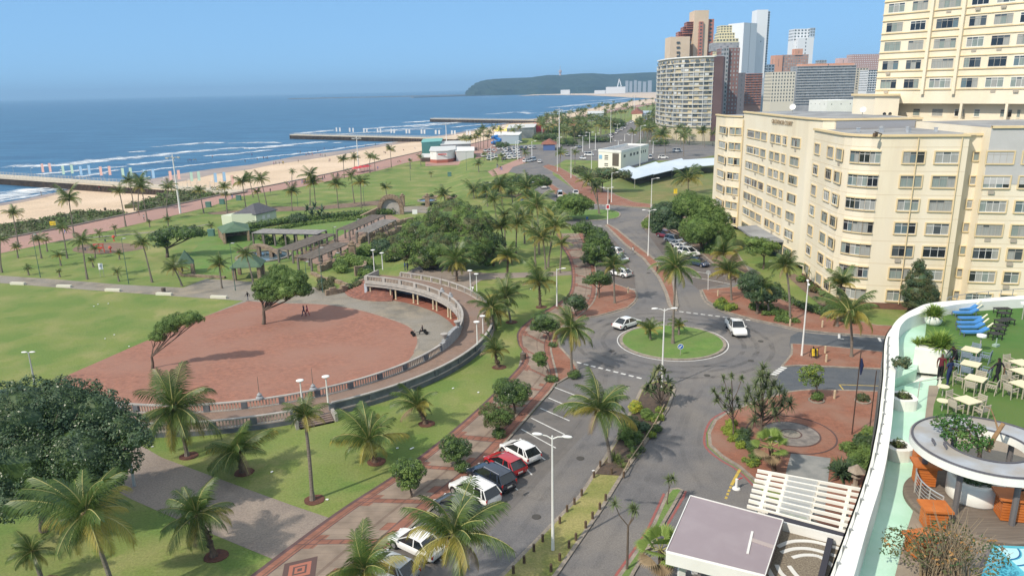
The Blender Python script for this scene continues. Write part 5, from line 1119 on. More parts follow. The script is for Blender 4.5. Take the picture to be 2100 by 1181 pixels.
for k,(x,y) in enumerate([(55,110),(58,108),(60,112),(57,114),(62.5,109),(52.5,112)]):
 mb=MB(); mb.box((x,y,H1+.3),(.5,.4,.55),.3*k); mb.box((x,y,H1+.62),(.65,.5,.08),.3*k); o=mb.build('roof_vent',M('galvanised',(0.5,0.52,0.54),.5,metal=.4)); tag(o,'small metal roof vent on the lower apartment roof','vent','roof vents on the lower apartment roof')
t=thing('loudhailer_mast','dark bracket with floodlight hanging at the parapet corner of the apartment block','lamp',(51.2,102.1,24.9)); mb=MB(); mb.beam((51.2,102.1,24.9),(49.8,101.3,25.3),.12,.12); mb.build('arm',HUSK,t); mb=MB(); mb.box((49.9,101.3,24.9),(.6,.35,.5),.5); mb.build('lamp_head',HUSK,t)
T=thing('hotel_tower','tall cream tower block rising behind the apartment roof at the right edge','building',(80,140,0))
A=(68.9,141.6); dv=Vector((.588,-.809)); nv=Vector((.809,.588)); Bt=(A[0]+dv.x*34,A[1]+dv.y*34)
mb=MB(); mb.prism([A,Bt,(Bt[0]+nv.x*14,Bt[1]+nv.y*14),(A[0]+nv.x*14,A[1]+nv.y*14)],27.9,62); mb.build('wall',CREAM,T)
mb=MB(); mb.prism([(A[0]+nv.x*1.8,A[1]+nv.y*1.8),(Bt[0]+nv.x*1.8,Bt[1]+nv.y*1.8),(Bt[0]+nv.x*14,Bt[1]+nv.y*14),(A[0]+nv.x*14,A[1]+nv.y*14)],0,27.9); mb.prism([A,Bt,(Bt[0]+nv.x*.25,Bt[1]+nv.y*.25),(A[0]+nv.x*.25,A[1]+nv.y*.25)],23.2,25.3); mb.prism([(A[0]+nv.x*.2,A[1]+nv.y*.2),(Bt[0]+nv.x*.2,Bt[1]+nv.y*.2),(Bt[0]+nv.x*2,Bt[1]+nv.y*2),(A[0]+nv.x*2,A[1]+nv.y*2)],23,23.4)
for s in (2.2,15.3,22.3,30): q=(A[0]+dv.x*s+nv.x*.2,A[1]+dv.y*s+nv.y*.2); mb.box((q[0],q[1],26),(.4,.4,4.2),math.atan2(dv.y,dv.x))
mb.build('gallery',CREAM,T)
trow=[31.35+3.3*i for i in range(6)]
wallwins(T,A,Bt,[(1808,1840),(1856,1886),(1908,1952),(1974,2008),(2024,2061),(2076,2110)],trow,1.6,trim=CREAM,vents=.6,proud=.03,z=33)
mb=MB()
for zr in trow:
 for zz in (zr+1.15,zr-1.05): mb.beam((A[0]-nv.x*.05-.1*dv.x,A[1]-nv.y*.05,zz),(Bt[0]-nv.x*.05,Bt[1]-nv.y*.05,zz),.22,.13)
mb.build('string_courses',CREAMD,T)
for c0 in (1898,1962):
 t=tt(A,Bt,c0,33); q=lerp2(A,Bt,t); m_=MB(); m_.box((q[0]-nv.x*.25,q[1]-nv.y*.25,45),(.5,.7,31),math.atan2(dv.y,dv.x)); m_.build('pier',CREAM,T)
wallwins(T,(A[0]+nv.x*1.8,A[1]+nv.y*1.8),(Bt[0]+nv.x*1.8,Bt[1]+nv.y*1.8),[(1873,1886),(1912,1933),(1958,1966),(1968,1977),(1998,2009),(2052,2062),(2064,2075),(2086,2092)],[26.3],1.2,trim=CREAM,vents=0,proud=.03,z=26.3,lights=1)
mb=MB(); mb.prism([(65.5,143),(66,135.5),(69.8,134.3),(76,146)],20,29.4); mb.build('stair_block',CREAM,T); cornice(T,[(65.5,143),(66,135.5),(69.8,134.3)],29.7,o=.5,h=.35)
for s in (.45,.68):
 q=lerp2((66,135.5),(69.8,134.3),s); m_=MB(); n=10; d_=Vector((3.8,-1.2,0)).normalized(); nn=Vector((d_.y,-d_.x,0)); c=Vector((q[0],q[1],26.2))+nn*.03; m_.add([c+(d_*math.cos(2*PI*i/n)+Vector((0,0,1))*math.sin(2*PI*i/n))*.3 for i in range(n)],[tuple(range(n))]); m_.build('round_hole',GL[0],T)
# distant blocks
def px_xy(x,Y): p=aty(x,300,Y); return (p.x,p.y)
def zat(x,y,Y): return aty(x,y,Y).z
DARKW=M('far_window_dark',(0.06,0.075,0.09),.25,(0.12,0.14,0.15),.35,2,isl=1); PALEW=M('far_window_pale',(0.4,0.42,0.43),.4,(0.16,0.18,0.2),isl=1)
def block(name,label,x0,x1,yt,Y,dep,wall,nf,nc,yb=None,dY=0,rx=None,style='grid',wm=DARKW,slab_m=None,side=True,cat='building',parts=None,th=None,yt1=None,sw=.55,sh=.5):
 """rectangular tower; front face from column x0 to x1 at distance Y..Y+dY, running back dep metres"""
 a=px_xy(x0,Y); b=px_xy(x1,Y+dY); zt=zat((x0+x1)/2,yt,Y); zb=0 if yb is None else max(-2,zat((x0+x1)/2,yb,Y))
 d=Vector((b[0]-a[0],b[1]-a[1])); L=d.length; d.normalize(); n=Vector((d.y,-d.x)); bk=-n*dep
 t=parts or thing(name,label,cat,(a[0],a[1],0))
 P=[a,b,(b[0]+bk.x,b[1]+bk.y),(a[0]+bk.x,a[1]+bk.y)]
 mb=MB(); mb.prism(P,0 if parts is None else zb,zt); mb.build('wall',wall,t)
 mb=MB()
 def face(p,dd,nn,LL,nf,nc):
  fh=(zt-zb)/nf; cwid=LL/nc
  for i in range(nf):
   for j in range(nc):
    c=Vector((p[0]+dd.x*cwid*(j+.5)+nn.x*.06,p[1]+dd.y*cwid*(j+.5)+nn.y*.06,zb+fh*(i+.5))); u=Vector((dd.x,dd.y,0))*cwid*sw/2; v=Vector((0,0,fh*sh/2)); mb.add([c-u-v,c+u-v,c+u+v,c-u+v],[(0,1,2,3)])
 face(a,d,n,L,nf,nc)
 sd=Vector((-n.x,-n.y));
 if side:
  if P[3][0]/P[3][1]<a[0]/a[1]: face((P[3][0],P[3][1]),Vector((n.x,n.y)),Vector((-d.x,-d.y)),dep,nf,max(1,int(dep/ (L/nc))))
  else: pass
 o=mb.build('windows',wm,t);
 if len(mb.f)>100: o['kind']='stuff'
 if slab_m is not None:
  mb=MB(); fh=(zt-zb)/nf
  for i in range(nf+1):
   z=zb+fh*i; q=[(a[0]+n.x*.9-d.x*.2,a[1]+n.y*.9-d.y*.2),(b[0]+n.x*.9,b[1]+n.y*.9),b,a]; mb.prism(ccw(q),z-.14,z+.14,bot=True)
  mb.build('balcony_slabs',slab_m,t)
 return t
BEI=M('far_beige',(0.66,0.53,0.4),.9,(0.6,.48,.36),.1,4); REDF=M('far_red',(0.46,0.2,0.16),.9,(0.4,.18,.14),.1,4); CRF=M('far_cream',(0.68,0.62,0.42),.9); WHF=M('far_white',(0.72,0.74,0.76),.8); BRK=M('far_brick',(0.26,0.16,0.15),.9,(0.22,.13,.125),.1,4); GRF=M('far_grey',(0.4,0.41,0.43),.9,(0.26,.27,.29),.15,4); BRF=M('far_brown',(0.45,0.27,0.21),.9,(0.39,.25,.2),.1,4); ORF=M('far_orange',(0.6,0.32,0.22),.9); BLF=M('far_blue_grey',(0.4,0.47,0.54),.8); LG=M('far_light_grey',(0.55,0.56,0.56),.9)
t=thing('balcony_tower','curved pale apartment tower with long balconies on every floor, brick flank at its right','building',(*px_xy(1400,470),0))
pl=[]
for x,Y in ((1345,497),(1352,478),(1364,462),(1380,450),(1398,442),(1418,437),(1438,434),(1456,433)): pl.append(px_xy(x,Y))
zt=zat(1400,132,445); nf=14; fh=(zt-8)/nf
bk=[px_xy(1474,436),px_xy(1478,452),px_xy(1400,500)]
mb=MB(); mb.prism(ccw(pl+bk),0,zt+3.2); mb.build('wall',M('balcony_cream',(0.6,0.52,0.36),.9,(0.48,.42,.31),.12,4),t)
mb=MB(); mb.prism(ccw([px_xy(1455.5,432.4),px_xy(1474.5,435),px_xy(1478,452),px_xy(1462,450)]),0,zt+3.6); mb.build('brick_flank',BRK,t)
out=offset(pl,-.8,False); out=[(p[0],p[1]) for p in out]
mb=MB(); rl=MB(); pn=MB()
for i in range(nf+1):
 z=8+fh*i; q=out+pl[::-1]; mb.prism(ccw(q),z-.11,z+.11,bot=True)
 if i<nf:
  for k in range(len(out)-1): rl.beam((*out[k],z+.45),(*out[k+1],z+.45),.06,.5)
mb.build('balcony_slabs',LG,t); rl.build('balcony_rails',M('balcony_rail',(0.62,0.53,0.34),.8,(0.5,.48,.4),.3,2),t)
rf=random.Random(8)
for i in range(nf+1):
 z=8+fh*i
 for k in range(len(pl)-1):
  a,b=pl[k],pl[k+1]; d=Vector((b[0]-a[0],b[1]-a[1])); n=Vector((d.y,-d.x)).normalized(); m_=max(2,int(d.length/2.6))
  for j in range(m_):
   if rf.random()<.12: continue
   oo=rf.choice([.1,.1,.7]); q0=lerp2(a,b,(j+.08)/m_); q1=lerp2(a,b,(j+.92)/m_); mi=rf.choice([0,0,1,1,1,2]); pn.add([(q0[0]+n.x*oo,q0[1]+n.y*oo,z+.85),(q1[0]+n.x*oo,q1[1]+n.y*oo,z+.85),(q1[0]+n.x*oo,q1[1]+n.y*oo,z+fh-.35),(q0[0]+n.x*oo,q0[1]+n.y*oo,z+fh-.35)],[(0,1,2,3)],mi)
o=pn.build('windows',[DARKW,PALEW,M('far_glass_white',(0.6,0.62,0.62),.4)],t); o['kind']='stuff'
for k in range(len(pl)): mb=MB(); mb.box((pl[k][0],pl[k][1],(zt+8)/2),(1.7,.35,zt-8),math.atan2(pl[k][1]-470,pl[k][0]-150)); mb.build('fin',LG,t)
mb=MB(); mb.prism(ccw(out+bk),zt+3.2,zt+3.9,bot=True); mb.build('roof_slab',WHITEW,t)
t=block('brick_tower','dark maroon brick tower directly right of the curved balcony tower',1474,1506,99,480,16,BRK,16,5,yb=235,wm=PALEW,sw=.4)
block('','',1474,1484,98,478,5,GRF,16,2,yb=235,parts=t); block('','',1452,1504,88,496,10,GRF,3,8,yb=105,parts=t,wm=PALEW)
t=block('stepped_tower','beige and red stepped hotel tower, tallest of the pair above the balcony tower',1367,1406,76,560,18,BEI,1,1,yb=150,sw=.05,sh=.05,side=False)
block('','',1413,1441,22,566,16,BEI,1,1,yb=150,parts=t,sw=.1,sh=.03); block('','',1440,1452,40,568,14,REDF,14,1,yb=150,parts=t,sw=.4); block('','',1423,1431,45,564.5,3,REDF,14,1,yb=140,parts=t,sw=.5,sh=.4)
for x0,x1,y in ((1382,1410,66),(1391,1411,56),(1398,1411,46)):
 block('','',x0,x1,y,572-(x0-1382)*.2,8,REDF,3,6,yb=y+14,parts=t,slab_m=REDF)
for k,y in enumerate((88,98,108,116)):
 p=aty(1391,y,559.6); mb=MB(); mb.box(p,(2.4,.3,1.3)); mb.build('window',DARKW,t)
t=block('cream_stepped_tower','pale yellow stepped tower between the beige tower and the white skyscrapers',1458,1502,80,640,16,CRF,5,7,yb=112,wm=DARKW)
block('','',1463,1494,68,644,14,CRF,2,6,yb=80,parts=t); block('','',1465,1488,53,648,12,CRF,3,4,yb=68,parts=t);
t=block('white_skyscraper','slim white skyscraper, tallest of the skyline, with dark glazed edge',1535,1557,21,905,18,WHF,1,1,yb=150,sw=.06,sh=.02)
block('','',1556,1561,24,907,14,BLF,24,1,yb=150,parts=t,sw=.8)
block('lower_white_skyscraper','white skyscraper joined to the left side of the tallest one',1511,1537,47,880,22,WHF,20,1,yb=150,dY=14,sw=.03,side=False)
t=block('white_hotel_tower','white tower with a blue-grey crown standing apart in the skyline gap',1610,1650,60,1250,22,WHF,4,6,yb=85,sw=.5); block('','',1620,1651,78,1240,10,WHF,10,1,yb=150,parts=t,sw=.06,sh=.5); block('','',1643,1652,58,1245,20,BLF,4,2,yb=82,parts=t)
t=block('orange_block','orange and brown apartment block below the lone white tower',1577,1592,114,1010,18,ORF,1,1,yb=145,sw=.05); block('','',1592,1643,113,1012,18,BRF,7,10,yb=150,parts=t,wm=PALEW); block('','',1615,1631,101,1011,10,ORF,1,1,yb=114,parts=t,sw=.05)
t=block('wide_grey_flats','very wide grey block of flats with busy balconies and an orange roof edge',1622,1740,136,700,16,GRF,14,26,yb=212,wm=PALEW,slab_m=LG,sw=.6); block('','',1632,1736,131,702,14,ORF,1,1,yb=137,parts=t,sw=.02)
block('white_ribbed_block','white ribbed office block with blank top band left of the wide grey flats',1573,1620,148,640,18,M('far_ivory',(0.66,0.62,0.52),.9),9,8,yb=210,sw=.4)
block('small_brick_block','reddish brick flats at the foot of the white skyscrapers',1520,1554,152,575,16,BRF,12,5,yb=214,wm=PALEW,slab_m=REDF)
block('dark_slab_block','dark grey narrow slab right of the maroon brick tower',1506,1520,150,545,20,M('far_dark',(0.16,0.16,0.18),.9),8,1,yb=230,sw=.1)
block('pale_blue_block','pale blue-grey narrow block behind the brick flats',1554,1573,160,700,16,BLF,6,1,yb=205,sw=.1); block('white_grid_block','small white block with dark windows above the pale blue one',1552,1577,133,930,16,WHF,5,4,yb=165)
block('red_grid_block','red and white chequered tower far behind the wide grey flats',1731,1790,112,1320,24,M('far_pinkred',(0.42,0.25,0.22),.9),12,16,yb=165,wm=M('far_win_white',(0.7,0.7,0.7),.8),sw=.45,sh=.45)
block('white_balcony_block','white block with zigzag balconies next to the cream tower',1765,1806,144,760,18,WHF,9,8,yb=188,wm=DARKW,slab_m=LG); block('cream_narrow_block','cream and grey narrow block left of the zigzag balconies',1741,1765,140,800,16,M('far_stone',(0.55,0.5,0.4),.9),9,4,yb=185)
block('pink_sign_block','small pinkish block peeping over the wide grey flats',1704,1722,120,1100,12,M('far_pink',(0.65,0.45,0.42),.9),1,1,yb=135,sw=.05); block('low_white_roof_building','low white building with a long roof behind the apartment block roof',1688,1745,206,235,14,WHITEW,1,3,yb=222,sw=.1,sh=.1)
block('dark_low_block','dark building with blue-grey front low between the skyline towers',1665,1680,124,1180,14,GRF,2,3,yb=134)
rt=random.Random(12)
for k in range(34):
 x=rt.uniform(1478,1745); y=rt.uniform(214,232); B=gz(x,y,0); q=rt.uniform(6,10)*ppm(B.y)
 tree(x,y,[(x,y-q*.6,q*.7,q*.55)],'dark tree among the car parks behind the apartment block',(FD,FBL),group='trees behind the apartment block',dens=1.0,tr=.2,lsk=1.0)
drape('city_ground',P0([(1100,300),(1262,272),(1345,228),(1345,213),(1500,196),(2200,170),(2200,330),(1480,300),(1300,300)]),0.012,M('city_ground',(0.16,0.15,0.14),.9,(0.09,0.12,0.07),.05,5),zfun=lambda x,y:0)
# headland and harbour
def ridge():
 top=[(955,190),(960,183),(968,177),(978,170),(992,165),(1010,163),(1035,161.5),(1060,160),(1090,159),(1120,155),(1150,154),(1180,152),(1215,151),(1250,152.5),(1290,151),(1345,149),(1420,152),(1520,158),(1650,150),(1740,146),(1790,138),(1830,140),(1900,150),(2000,160),(2200,165)]
 top=smoothline(top,8,False); r_=random.Random(3); vs=[];rowsn=9
 for i,(x,y) in enumerate(top):
  T_=aty(x,y,4700);
  for k in range(rowsn):
   u=k/(rowsn-1); Yk=4250+450*u; w_=(u**.62); z=T_.z*w_+(0 if k in (0,) else math.sin(i*.9+k*2.1)*3.0*w_*(1-u)*2); X=T_.x*Yk/4700*(1)
   vs.append((X+math.sin(k*1.7+i)*6,Yk+(40*math.sin(i*.25)),max(-5,z) if k else -6))
 m=len(top); fs=[]
 for i in range(m-1):
  for k in range(rowsn-1): a=i*rowsn+k; fs.append((a,a+rowsn,a+rowsn+1,a+1))
 o_=len(vs)
 for i in range(m): v=vs[i*rowsn+rowsn-1]; vs.append((v[0]*1.1,v[1]+600,-6))
 for i in range(m-1): fs.append((i*rowsn+rowsn-1,(i+1)*rowsn+rowsn-1,o_+i+1,o_+i))
 mb=MB(); mb.add(vs,fs); o=mb.build('headland',M('headland_bush',(0.008,0.025,0.018),.95,(0.03,0.05,0.03),.012,9,1.0,.03),smooth=False,recalc=True); tag(o,kind='structure')
ridge()
def bar(px0,px1,w_,h,name,mat,lab,cat):
 a=gz(*px0,SEAZ);b=gz(*px1,SEAZ); mb=MB(); mb.beam((a.x,a.y,SEAZ+h/2),(b.x,b.y,SEAZ+h/2),w_,h); o=mb.build(name,mat); tag(o,lab,cat); return o
RK=M('breakwater_rock',(0.16,0.15,0.14),.95,(0.26,.24,.22),.06,6,.8,.3)
bar((592,204),(960,196),25,5,'breakwater',RK,'long low dark breakwater stretching left from the headland','breakwater'); bar((845,201),(1120,193),30,4,'inner_breakwater',RK,'second shorter breakwater joining the far beach','breakwater')
drape('far_beach',[tuple(gz(x,y,0)[:2]) for x,y in [(1060,196),(1110,191.5),(1240,189),(1345,188),(1500,188),(1500,197),(1345,200),(1200,194),(1110,194)]],-3.6,SAND,zfun=lambda x,y:0)
block('lookout_tower','slender pink lookout tower with a mast on top of the headland','x',0,0,0,0,0,None,0,0) if False else None
c=aty(1149,153,4500); t=thing('lookout_tower','slender port lookout tower with mast on top of the headland','tower',c); mb=MB(); mb.lathe(c,[(7,-6),(5,8),(9,10),(9,22),(4,24),(1,26),(1,48)],8); mb.build('shaft',M('far_pink2',(0.5,0.38,0.36),.9),t)
for x0,x1,y,lab in ((1280,1286,166,'first'),(1288,1294,167,'second'),(1297,1303,165,'third'),(1305,1312,167,'fourth'),(1315,1322,168,'fifth'),(1325,1333,166,'sixth')):
 a=px_xy(x0,4000);b=px_xy(x1,4000); mb=MB(); mb.prism([a,b,(b[0]+5,b[1]+30),(a[0]+5,a[1]+30)],-3,zat(x0,y,4000)); o=mb.build('harbour_building',M('harbour_grey',(0.3,0.34,0.38),.9)); tag(o,lab+' from the left of the pale slab buildings at the harbour mouth','building','slab buildings at the harbour mouth')
for x0,x1,y,lab in ((1241,1280,179,'long low white terminal building left of the harbour slabs'),(1150,1168,185,'white tented pavilion alone on the far beach'),(1218,1240,186,'small low white building on the far beach')):
 a=px_xy(x0,3700);b=px_xy(x1,3700); mb=MB(); mb.prism([a,b,(b[0]+5,b[1]+30),(a[0]+5,a[1]+30)],-3,zat(x0,y,3700)); o=mb.build('harbour_shed',WHF); tag(o,lab,'building')
t=thing('harbour_crane','white lattice harbour crane leaning over the terminal','crane',(*px_xy(1268,3720),0)); mb=MB(); a=aty(1266,180,3720); b=aty(1270,162,3720); c=aty(1274,178,3720); mb.beam(a,b,4,4); mb.beam(b,c,4,4); mb.build('boom',WHF,t)
# piers
def pier(A0,B0,w_,zt,label,piles,nm='pier',flip=1):
 A0=Vector(A0);B0=Vector(B0); d=(B0-A0); L=d.length; d.normalize(); n=Vector((d.y,-d.x)) ; t=thing(nm,label,'pier',(A0.x,A0.y,SEAZ)); mb=MB()
 mb.beam((A0.x,A0.y,zt-.3),(B0.x,B0.y,zt-.3),w_,.6); mb.build('deck',M('pier_deck',(0.55,0.48,0.38),.9,(0.45,.4,.32),.2,5),t)
 mb=MB(); k=0
 m_=int(L/piles)
 for s in (-1,1):
  mb=MB()
  for i in range(m_):
   p=A0+d*(i*piles)+n*s*(w_/2-.2); mb.box((p.x,p.y,(zt+SEAZ)/2-1.2),(piles*.62,.3,zt-SEAZ+1.4),math.atan2(d.y,d.x))
  mb.build('sheet_piling',M('rusty_piling',(0.05,0.04,0.034),.9,(0.1,.075,.058),.3,6),t)
 mb=MB(); mb.beam((A0.x,A0.y,(zt+SEAZ)/2-1),(B0.x,B0.y,(zt+SEAZ)/2-1),w_-1.2,zt-SEAZ+.8); mb.build('core',M('pier_core',(0.06,0.05,0.045),.95),t)
 mb=MB()
 for s in (-1,1):
  for hh in (1.05,.55): a=A0+n*s*(w_/2-.1); b=B0+n*s*(w_/2-.1); mb.beam((a.x,a.y,zt+hh),(b.x,b.y,zt+hh),.07,.07)
  for i in range(int(L/2.5)):
   p=A0+d*(i*2.5)+n*s*(w_/2-.1); mb.box((p.x,p.y,zt+.55),(.09,.09,1.1))
 mb.build('railing',M('railing_pale',(0.55,0.52,0.45),.8),t)
 return t
pa0=gz(-160,350,-1.3); pa1=gz(490,393,-1.3); pier(pa0[:2],pa1[:2],8,-1.3,'nearest concrete pier with sheet piling and flags, at the left',.9)
pb0=gz(599,276,-1.0); pb1=gz(940,284,-1.0); pier(pb0[:2],pb1[:2],5,-1.0,'second pier with ribbed piling, in the middle of the bay',1.6)
pc0=gz(886,243.5,-.6); pc1=gz(1125,247,-.6); pier(pc0[:2],pc1[:2],6,-.6,'third and farthest pier in front of the far surf',2.4)
FLG=[M('flag_coral',(0.72,0.45,0.4),.8),M('flag_green',(0.45,0.62,0.52),.8),M('flag_blue',(0.32,0.5,0.7),.8)]; FLN=('coral','green','blue'); FW=M('flag_white',(0.7,0.72,0.74),.8)
def flag(x,yb,yt,zb,mi,lab,grp,w_=1.0,far=False):
 B=gz(x,yb,zb); top=aty(x,yt,B.y).z; t=thing('banner_flag',lab,'flag',B,grp); mb=MB(); mb.tube([B,(B.x,B.y,top)],.05,5); mb.build('pole',FRG,t); mb=MB(); h=(top-B.z)*.6; mb.beam((B.x+w_*.5+.04,B.y,top-h),(B.x+w_*.5+.12,B.y,top),w_*(.9),.03,up=(0,1,0)); mb.build('banner',FW if far else FLG[mi],t)
k=0
for x,yt in ((88,336),(103,335),(130,340),(148,338),(166,341),(183,339),(207,342),(225,341),(252,345),(268,344),(296,348),(314,347),(349,351),(366,349),(392,353),(407,352),(441,355),(459,353),(476,360)):
 c=(k//2)%3; flag(x,yt+29+ (x/480)*3,yt,-1.3,c,'%s banner flag on the nearest pier, number %d from the sea end'%(FLN[c],k+1),'banner flags on the nearest pier',1.15); k+=1
for i,x in enumerate((689,696,716,723,745,751,773,779,801,807,832,838,863,869,892,899,925,931,956,962)):
 yt=262+(x-689)*.025; flag(x,yt+14,yt,-1.0,0,'pale banner flag on the second pier','banner flags on the second pier',1.3,True)
# park structures
GRN=M('green_roof',(0.075,0.135,0.085),.85,(0.11,0.17,0.115),.8,6); SLATE=M('dark_roof_tiles',(0.085,0.085,0.1),.85,(0.12,.12,.135),1,6,stretch=(1,1,6)); PALEG=M('pale_green_wall',(0.55,0.6,0.47),.9); RUB=M('rubble_stone',(0.33,0.25,0.18),.95,(0.17,.125,.09),1.6,6,.8,4); TIMB=M('weathered_timber',(0.2,0.175,0.16),.95,(0.13,.115,.105),1,6); TIMBG=M('grey_timber',(0.3,0.29,0.28),.95,(0.2,.19,.19),1,6)
def hip(mb,P,z0,h,inset,ov=.6,mi=0):
 P=ccw(P); O=offset(P,-ov); c=[sum(p[0] for p in P)/4,sum(p[1] for p in P)/4]
 a,b,c_,d=[Vector(p) for p in O]
 if (b-a).length<(c_-b).length: a,b,c_,d=b,c_,d,a
 m1=(a+d)/2; m2=(b+c_)/2; ax=(m2-m1); L=ax.length; ax.normalize(); r1=m1+ax*min(inset,L/2-.05); r2=m2-ax*min(inset,L/2-.05)
 vs=[(*a,z0),(*b,z0),(*c_,z0),(*d,z0),(*r1,z0+h),(*r2,z0+h)]; mb.add(vs,[(0,1,5,4),(1,2,5),(2,3,4,5),(3,0,4)],mi); mb.add([(*v[:2],z0-.12) for v in vs[:4]]+vs[:4],[(3,2,1,0),(0,1,5,4),(1,2,6,5),(2,3,7,6),(3,0,4,7)],mi)
def rectp(A,B,dep):
 A=Vector(A[:2]);B=Vector(B[:2]); d=(B-A).normalized(); n=Vector((-d.y,d.x)); return [tuple(A),tuple(B),tuple(B+n*dep),tuple(A+n*dep)]
c0=gz(527,462,ZL);r0=gz(568,452,ZL);l0=gz(500,462,ZL)
t=thing('garden_house','pale green garden house with dark hipped tile roof and flat-roofed annexe','building',c0)
d1=(r0-c0).normalized(); n1=Vector((-d1.y,d1.x,0)); W1=(r0-c0).length; P=[tuple(c0[:2]),tuple(r0[:2]),tuple((r0+n1*6.5)[:2]),tuple((c0+n1*6.5)[:2])]
mb=MB(); mb.prism(P,ZL,ZL+3.0); mb.build('wall',PALEG,t); mb=MB(); hip(mb,P,ZL+3.0,2.3,3.2,.5); mb.build('roof',SLATE,t)
Aa=gz(477,462.5,ZL); Pa=rectp(gz(477,463,ZL),c0+n1*.5,4.2); mb=MB(); mb.prism(Pa,ZL,ZL+3.1); mb.prism(rectp(gz(456,461,ZL),gz(478,463,ZL),5),ZL,ZL+2.6); mb.build('annexe',PALEG,t); mb=MB(); mb.prism(offset(ccw(Pa),.25),ZL+3.1,ZL+3.13); mb.build('annexe_roof',SLATE,t)
for f_ in (.35,.6):
 p=c0+d1*W1*f_-n1*.03; mb=MB(); mb.box((p.x,p.y,ZL+1.7),(1.0,.08,.9),math.atan2(d1.y,d1.x)); mb.build('window',FRW,t)
def shelter(name,lab,pts,z,wallh,roofh,roofm,posts=True,mat=RUB,inset=2.2,ov=.5,back=False):
 P=[tuple(gz(x,y,z)[:2]) for x,y in pts]; t=thing(name,lab,'shelter',(*P[0],z)); mb=MB(); hip(mb,P,z+wallh,roofh,inset,ov); mb.build('roof',roofm,t)
 Q=ccw(P)
 for i,p in enumerate(Q):
  mb=MB(); mb.box((p[0],p[1],z+wallh/2),(.6,.6,wallh)); mb.build('post',mat,t)
 if back:
  mb=MB();
  a,b=Q[2],Q[3]; mb.beam((*a,z+wallh/2),(*b,z+wallh/2),.3,wallh); mb.beam((*Q[0],z+wallh/2),(*Q[3],z+wallh/2),.3,wallh); mb.build('wall',mat,t)
 return t
shelter('kiosk','green-roofed stone kiosk shelter next to the pale garden house',[(462,500),(511,494),(508,481),(452,487)],ZL,2.6,1.5,GRN,back=True,inset=3)
shelter('picnic_shelter','small dark green pitched shelter between two low palms',[(371,563),(397,562),(396,556),(372,557)],ZL,2.2,2.4,M('dark_green_roof',(0.07,0.12,0.085),.9),inset=1.2)
shelter('pavilion','green pyramid-roofed pavilion on stone piers beside the pond',[(482,575),(533,573),(540,562),(492,563)],ZL,2.6,2.4,GRN,inset=3.2,ov=.9)
def pergola(lab,A,B,w_,z,h,nslat,mat,npost,ld=1,sl=.16):
 A=gz(*A,z);B=gz(*B,z); d=(B-A); L=d.length; d.normalize(); n=Vector((-d.y,d.x,0))*ld; t=thing('pergola',lab,'pergola',A); mb=MB(); U=Vector((0,0,1))
 for s in (0,w_): mb.beam(A+n*s+U*h,B+n*s+U*h,.18,.22)
 mb.build('beams',mat,t); mb=MB()
 for i in range(nslat): p=A+d*(L*(i+.5)/nslat)+U*(h+.2); mb.beam(p-n*.5,p+n*(w_+.5),sl,.12)
 mb.build('slats',mat,t)
 for i in range(npost):
  for s in (0,w_): p=A+d*(L*i/(npost-1))+n*s; mb=MB(); mb.box((p.x,p.y,z+h/2),(.34,.34,h),math.atan2(d.y,d.x)); mb.build('post',TIMB,t)
 return t
pergola('long grey-slatted pergola on seven pairs of posts behind the pond',(521,504),(655,507),4.2,ZL,2.9,46,TIMBG,7,1,.34)
pergola('upper dark timber pergola over the garden walk towards the stone arch',(718,497),(790,463),3.2,ZL,2.7,26,TIMB,6)
pergola('dark timber pergola over rockery nearest the plaza, left of the walk',(602,540),(688,504),3.4,ZL,2.6,30,TIMB,6)
pergola('dark timber pergola over rockery nearest the plaza, right of the walk',(640,556),(718,522),3.0,ZL,2.4,28,TIMB,5)
pergola('right hand timber pergola next to the great fig tree',(757,500),(812,472),3.0,ZL+.5,2.5,20,TIMBG,4)
def stonewall(lab,pts,h,w_=.6,z=ZL,mat=RUB,jag=.25,nm='stone_wall'):
 P=smoothline([tuple(gz(x,y,z)[:2]) for x,y in pts],3,False); r_=random.Random(len(P)+int(pts[0][0])); mb=MB()
 P2=[]
 for i in range(len(P)-1):
  a=Vector(P[i]);b=Vector(P[i+1]); m_=max(1,int((b-a).length/1.1))
  for k in range(m_): P2.append(a.lerp(b,k/m_))
 P2.append(Vector(P[-1]))
 for i in range(len(P2)-1):
  hh=h*(1+r_.uniform(-jag,jag)); mb.beam((P2[i].x,P2[i].y,z+hh/2-.1),(P2[i+1].x,P2[i+1].y,z+hh/2-.1),w_*r_.uniform(.85,1.2),hh+.2)
 o=mb.build(nm,mat); tag(o,lab,'wall','rubble stone walls of the sunken garden'); return o
stonewall('rubble wall under the upper timber pergola',[(735,500),(800,466),(845,455)],1.1,1.2); stonewall('rubble wall closing the lower side of the garden walk',[(655,558),(700,536),(745,512)],1.2,.9); stonewall('rubble wall left of the pergola nearest the plaza',[(610,535),(640,522),(690,502)],1.0,1.3)
stonewall('rubble wall right of the great stepped garden walk, beside the fig',[(765,497),(800,482),(822,470)],1.0,1.2); stonewall('low rock edging curving round the garden lawn by the plaza',[(640,562),(660,572),(690,580),(722,590)],.5,.6); stonewall('rugged red stone wall climbing beside the brick steps',[(668,606),(700,600),(722,594),(745,585),(754,574)],1.0,.7)
stonewall('stone retaining wall behind the brick steps',[(728,566),(748,561),(752,548),(766,546)],1.6,.6); stonewall('low stone edge along the pond lawn',[(505,510),(560,513),(600,514),(628,516)],.45,.5); stonewall('low stone edge below the small dark green shelter',[(372,566),(420,569),(462,571)],.4,.5)
t=thing('stone_arch','round-topped rubble stone arch wall with pale disc at the top of the garden','arch',gz(802,440,ZL)); B=gz(802,440,ZL); mb=MB(); n=14; P=[]
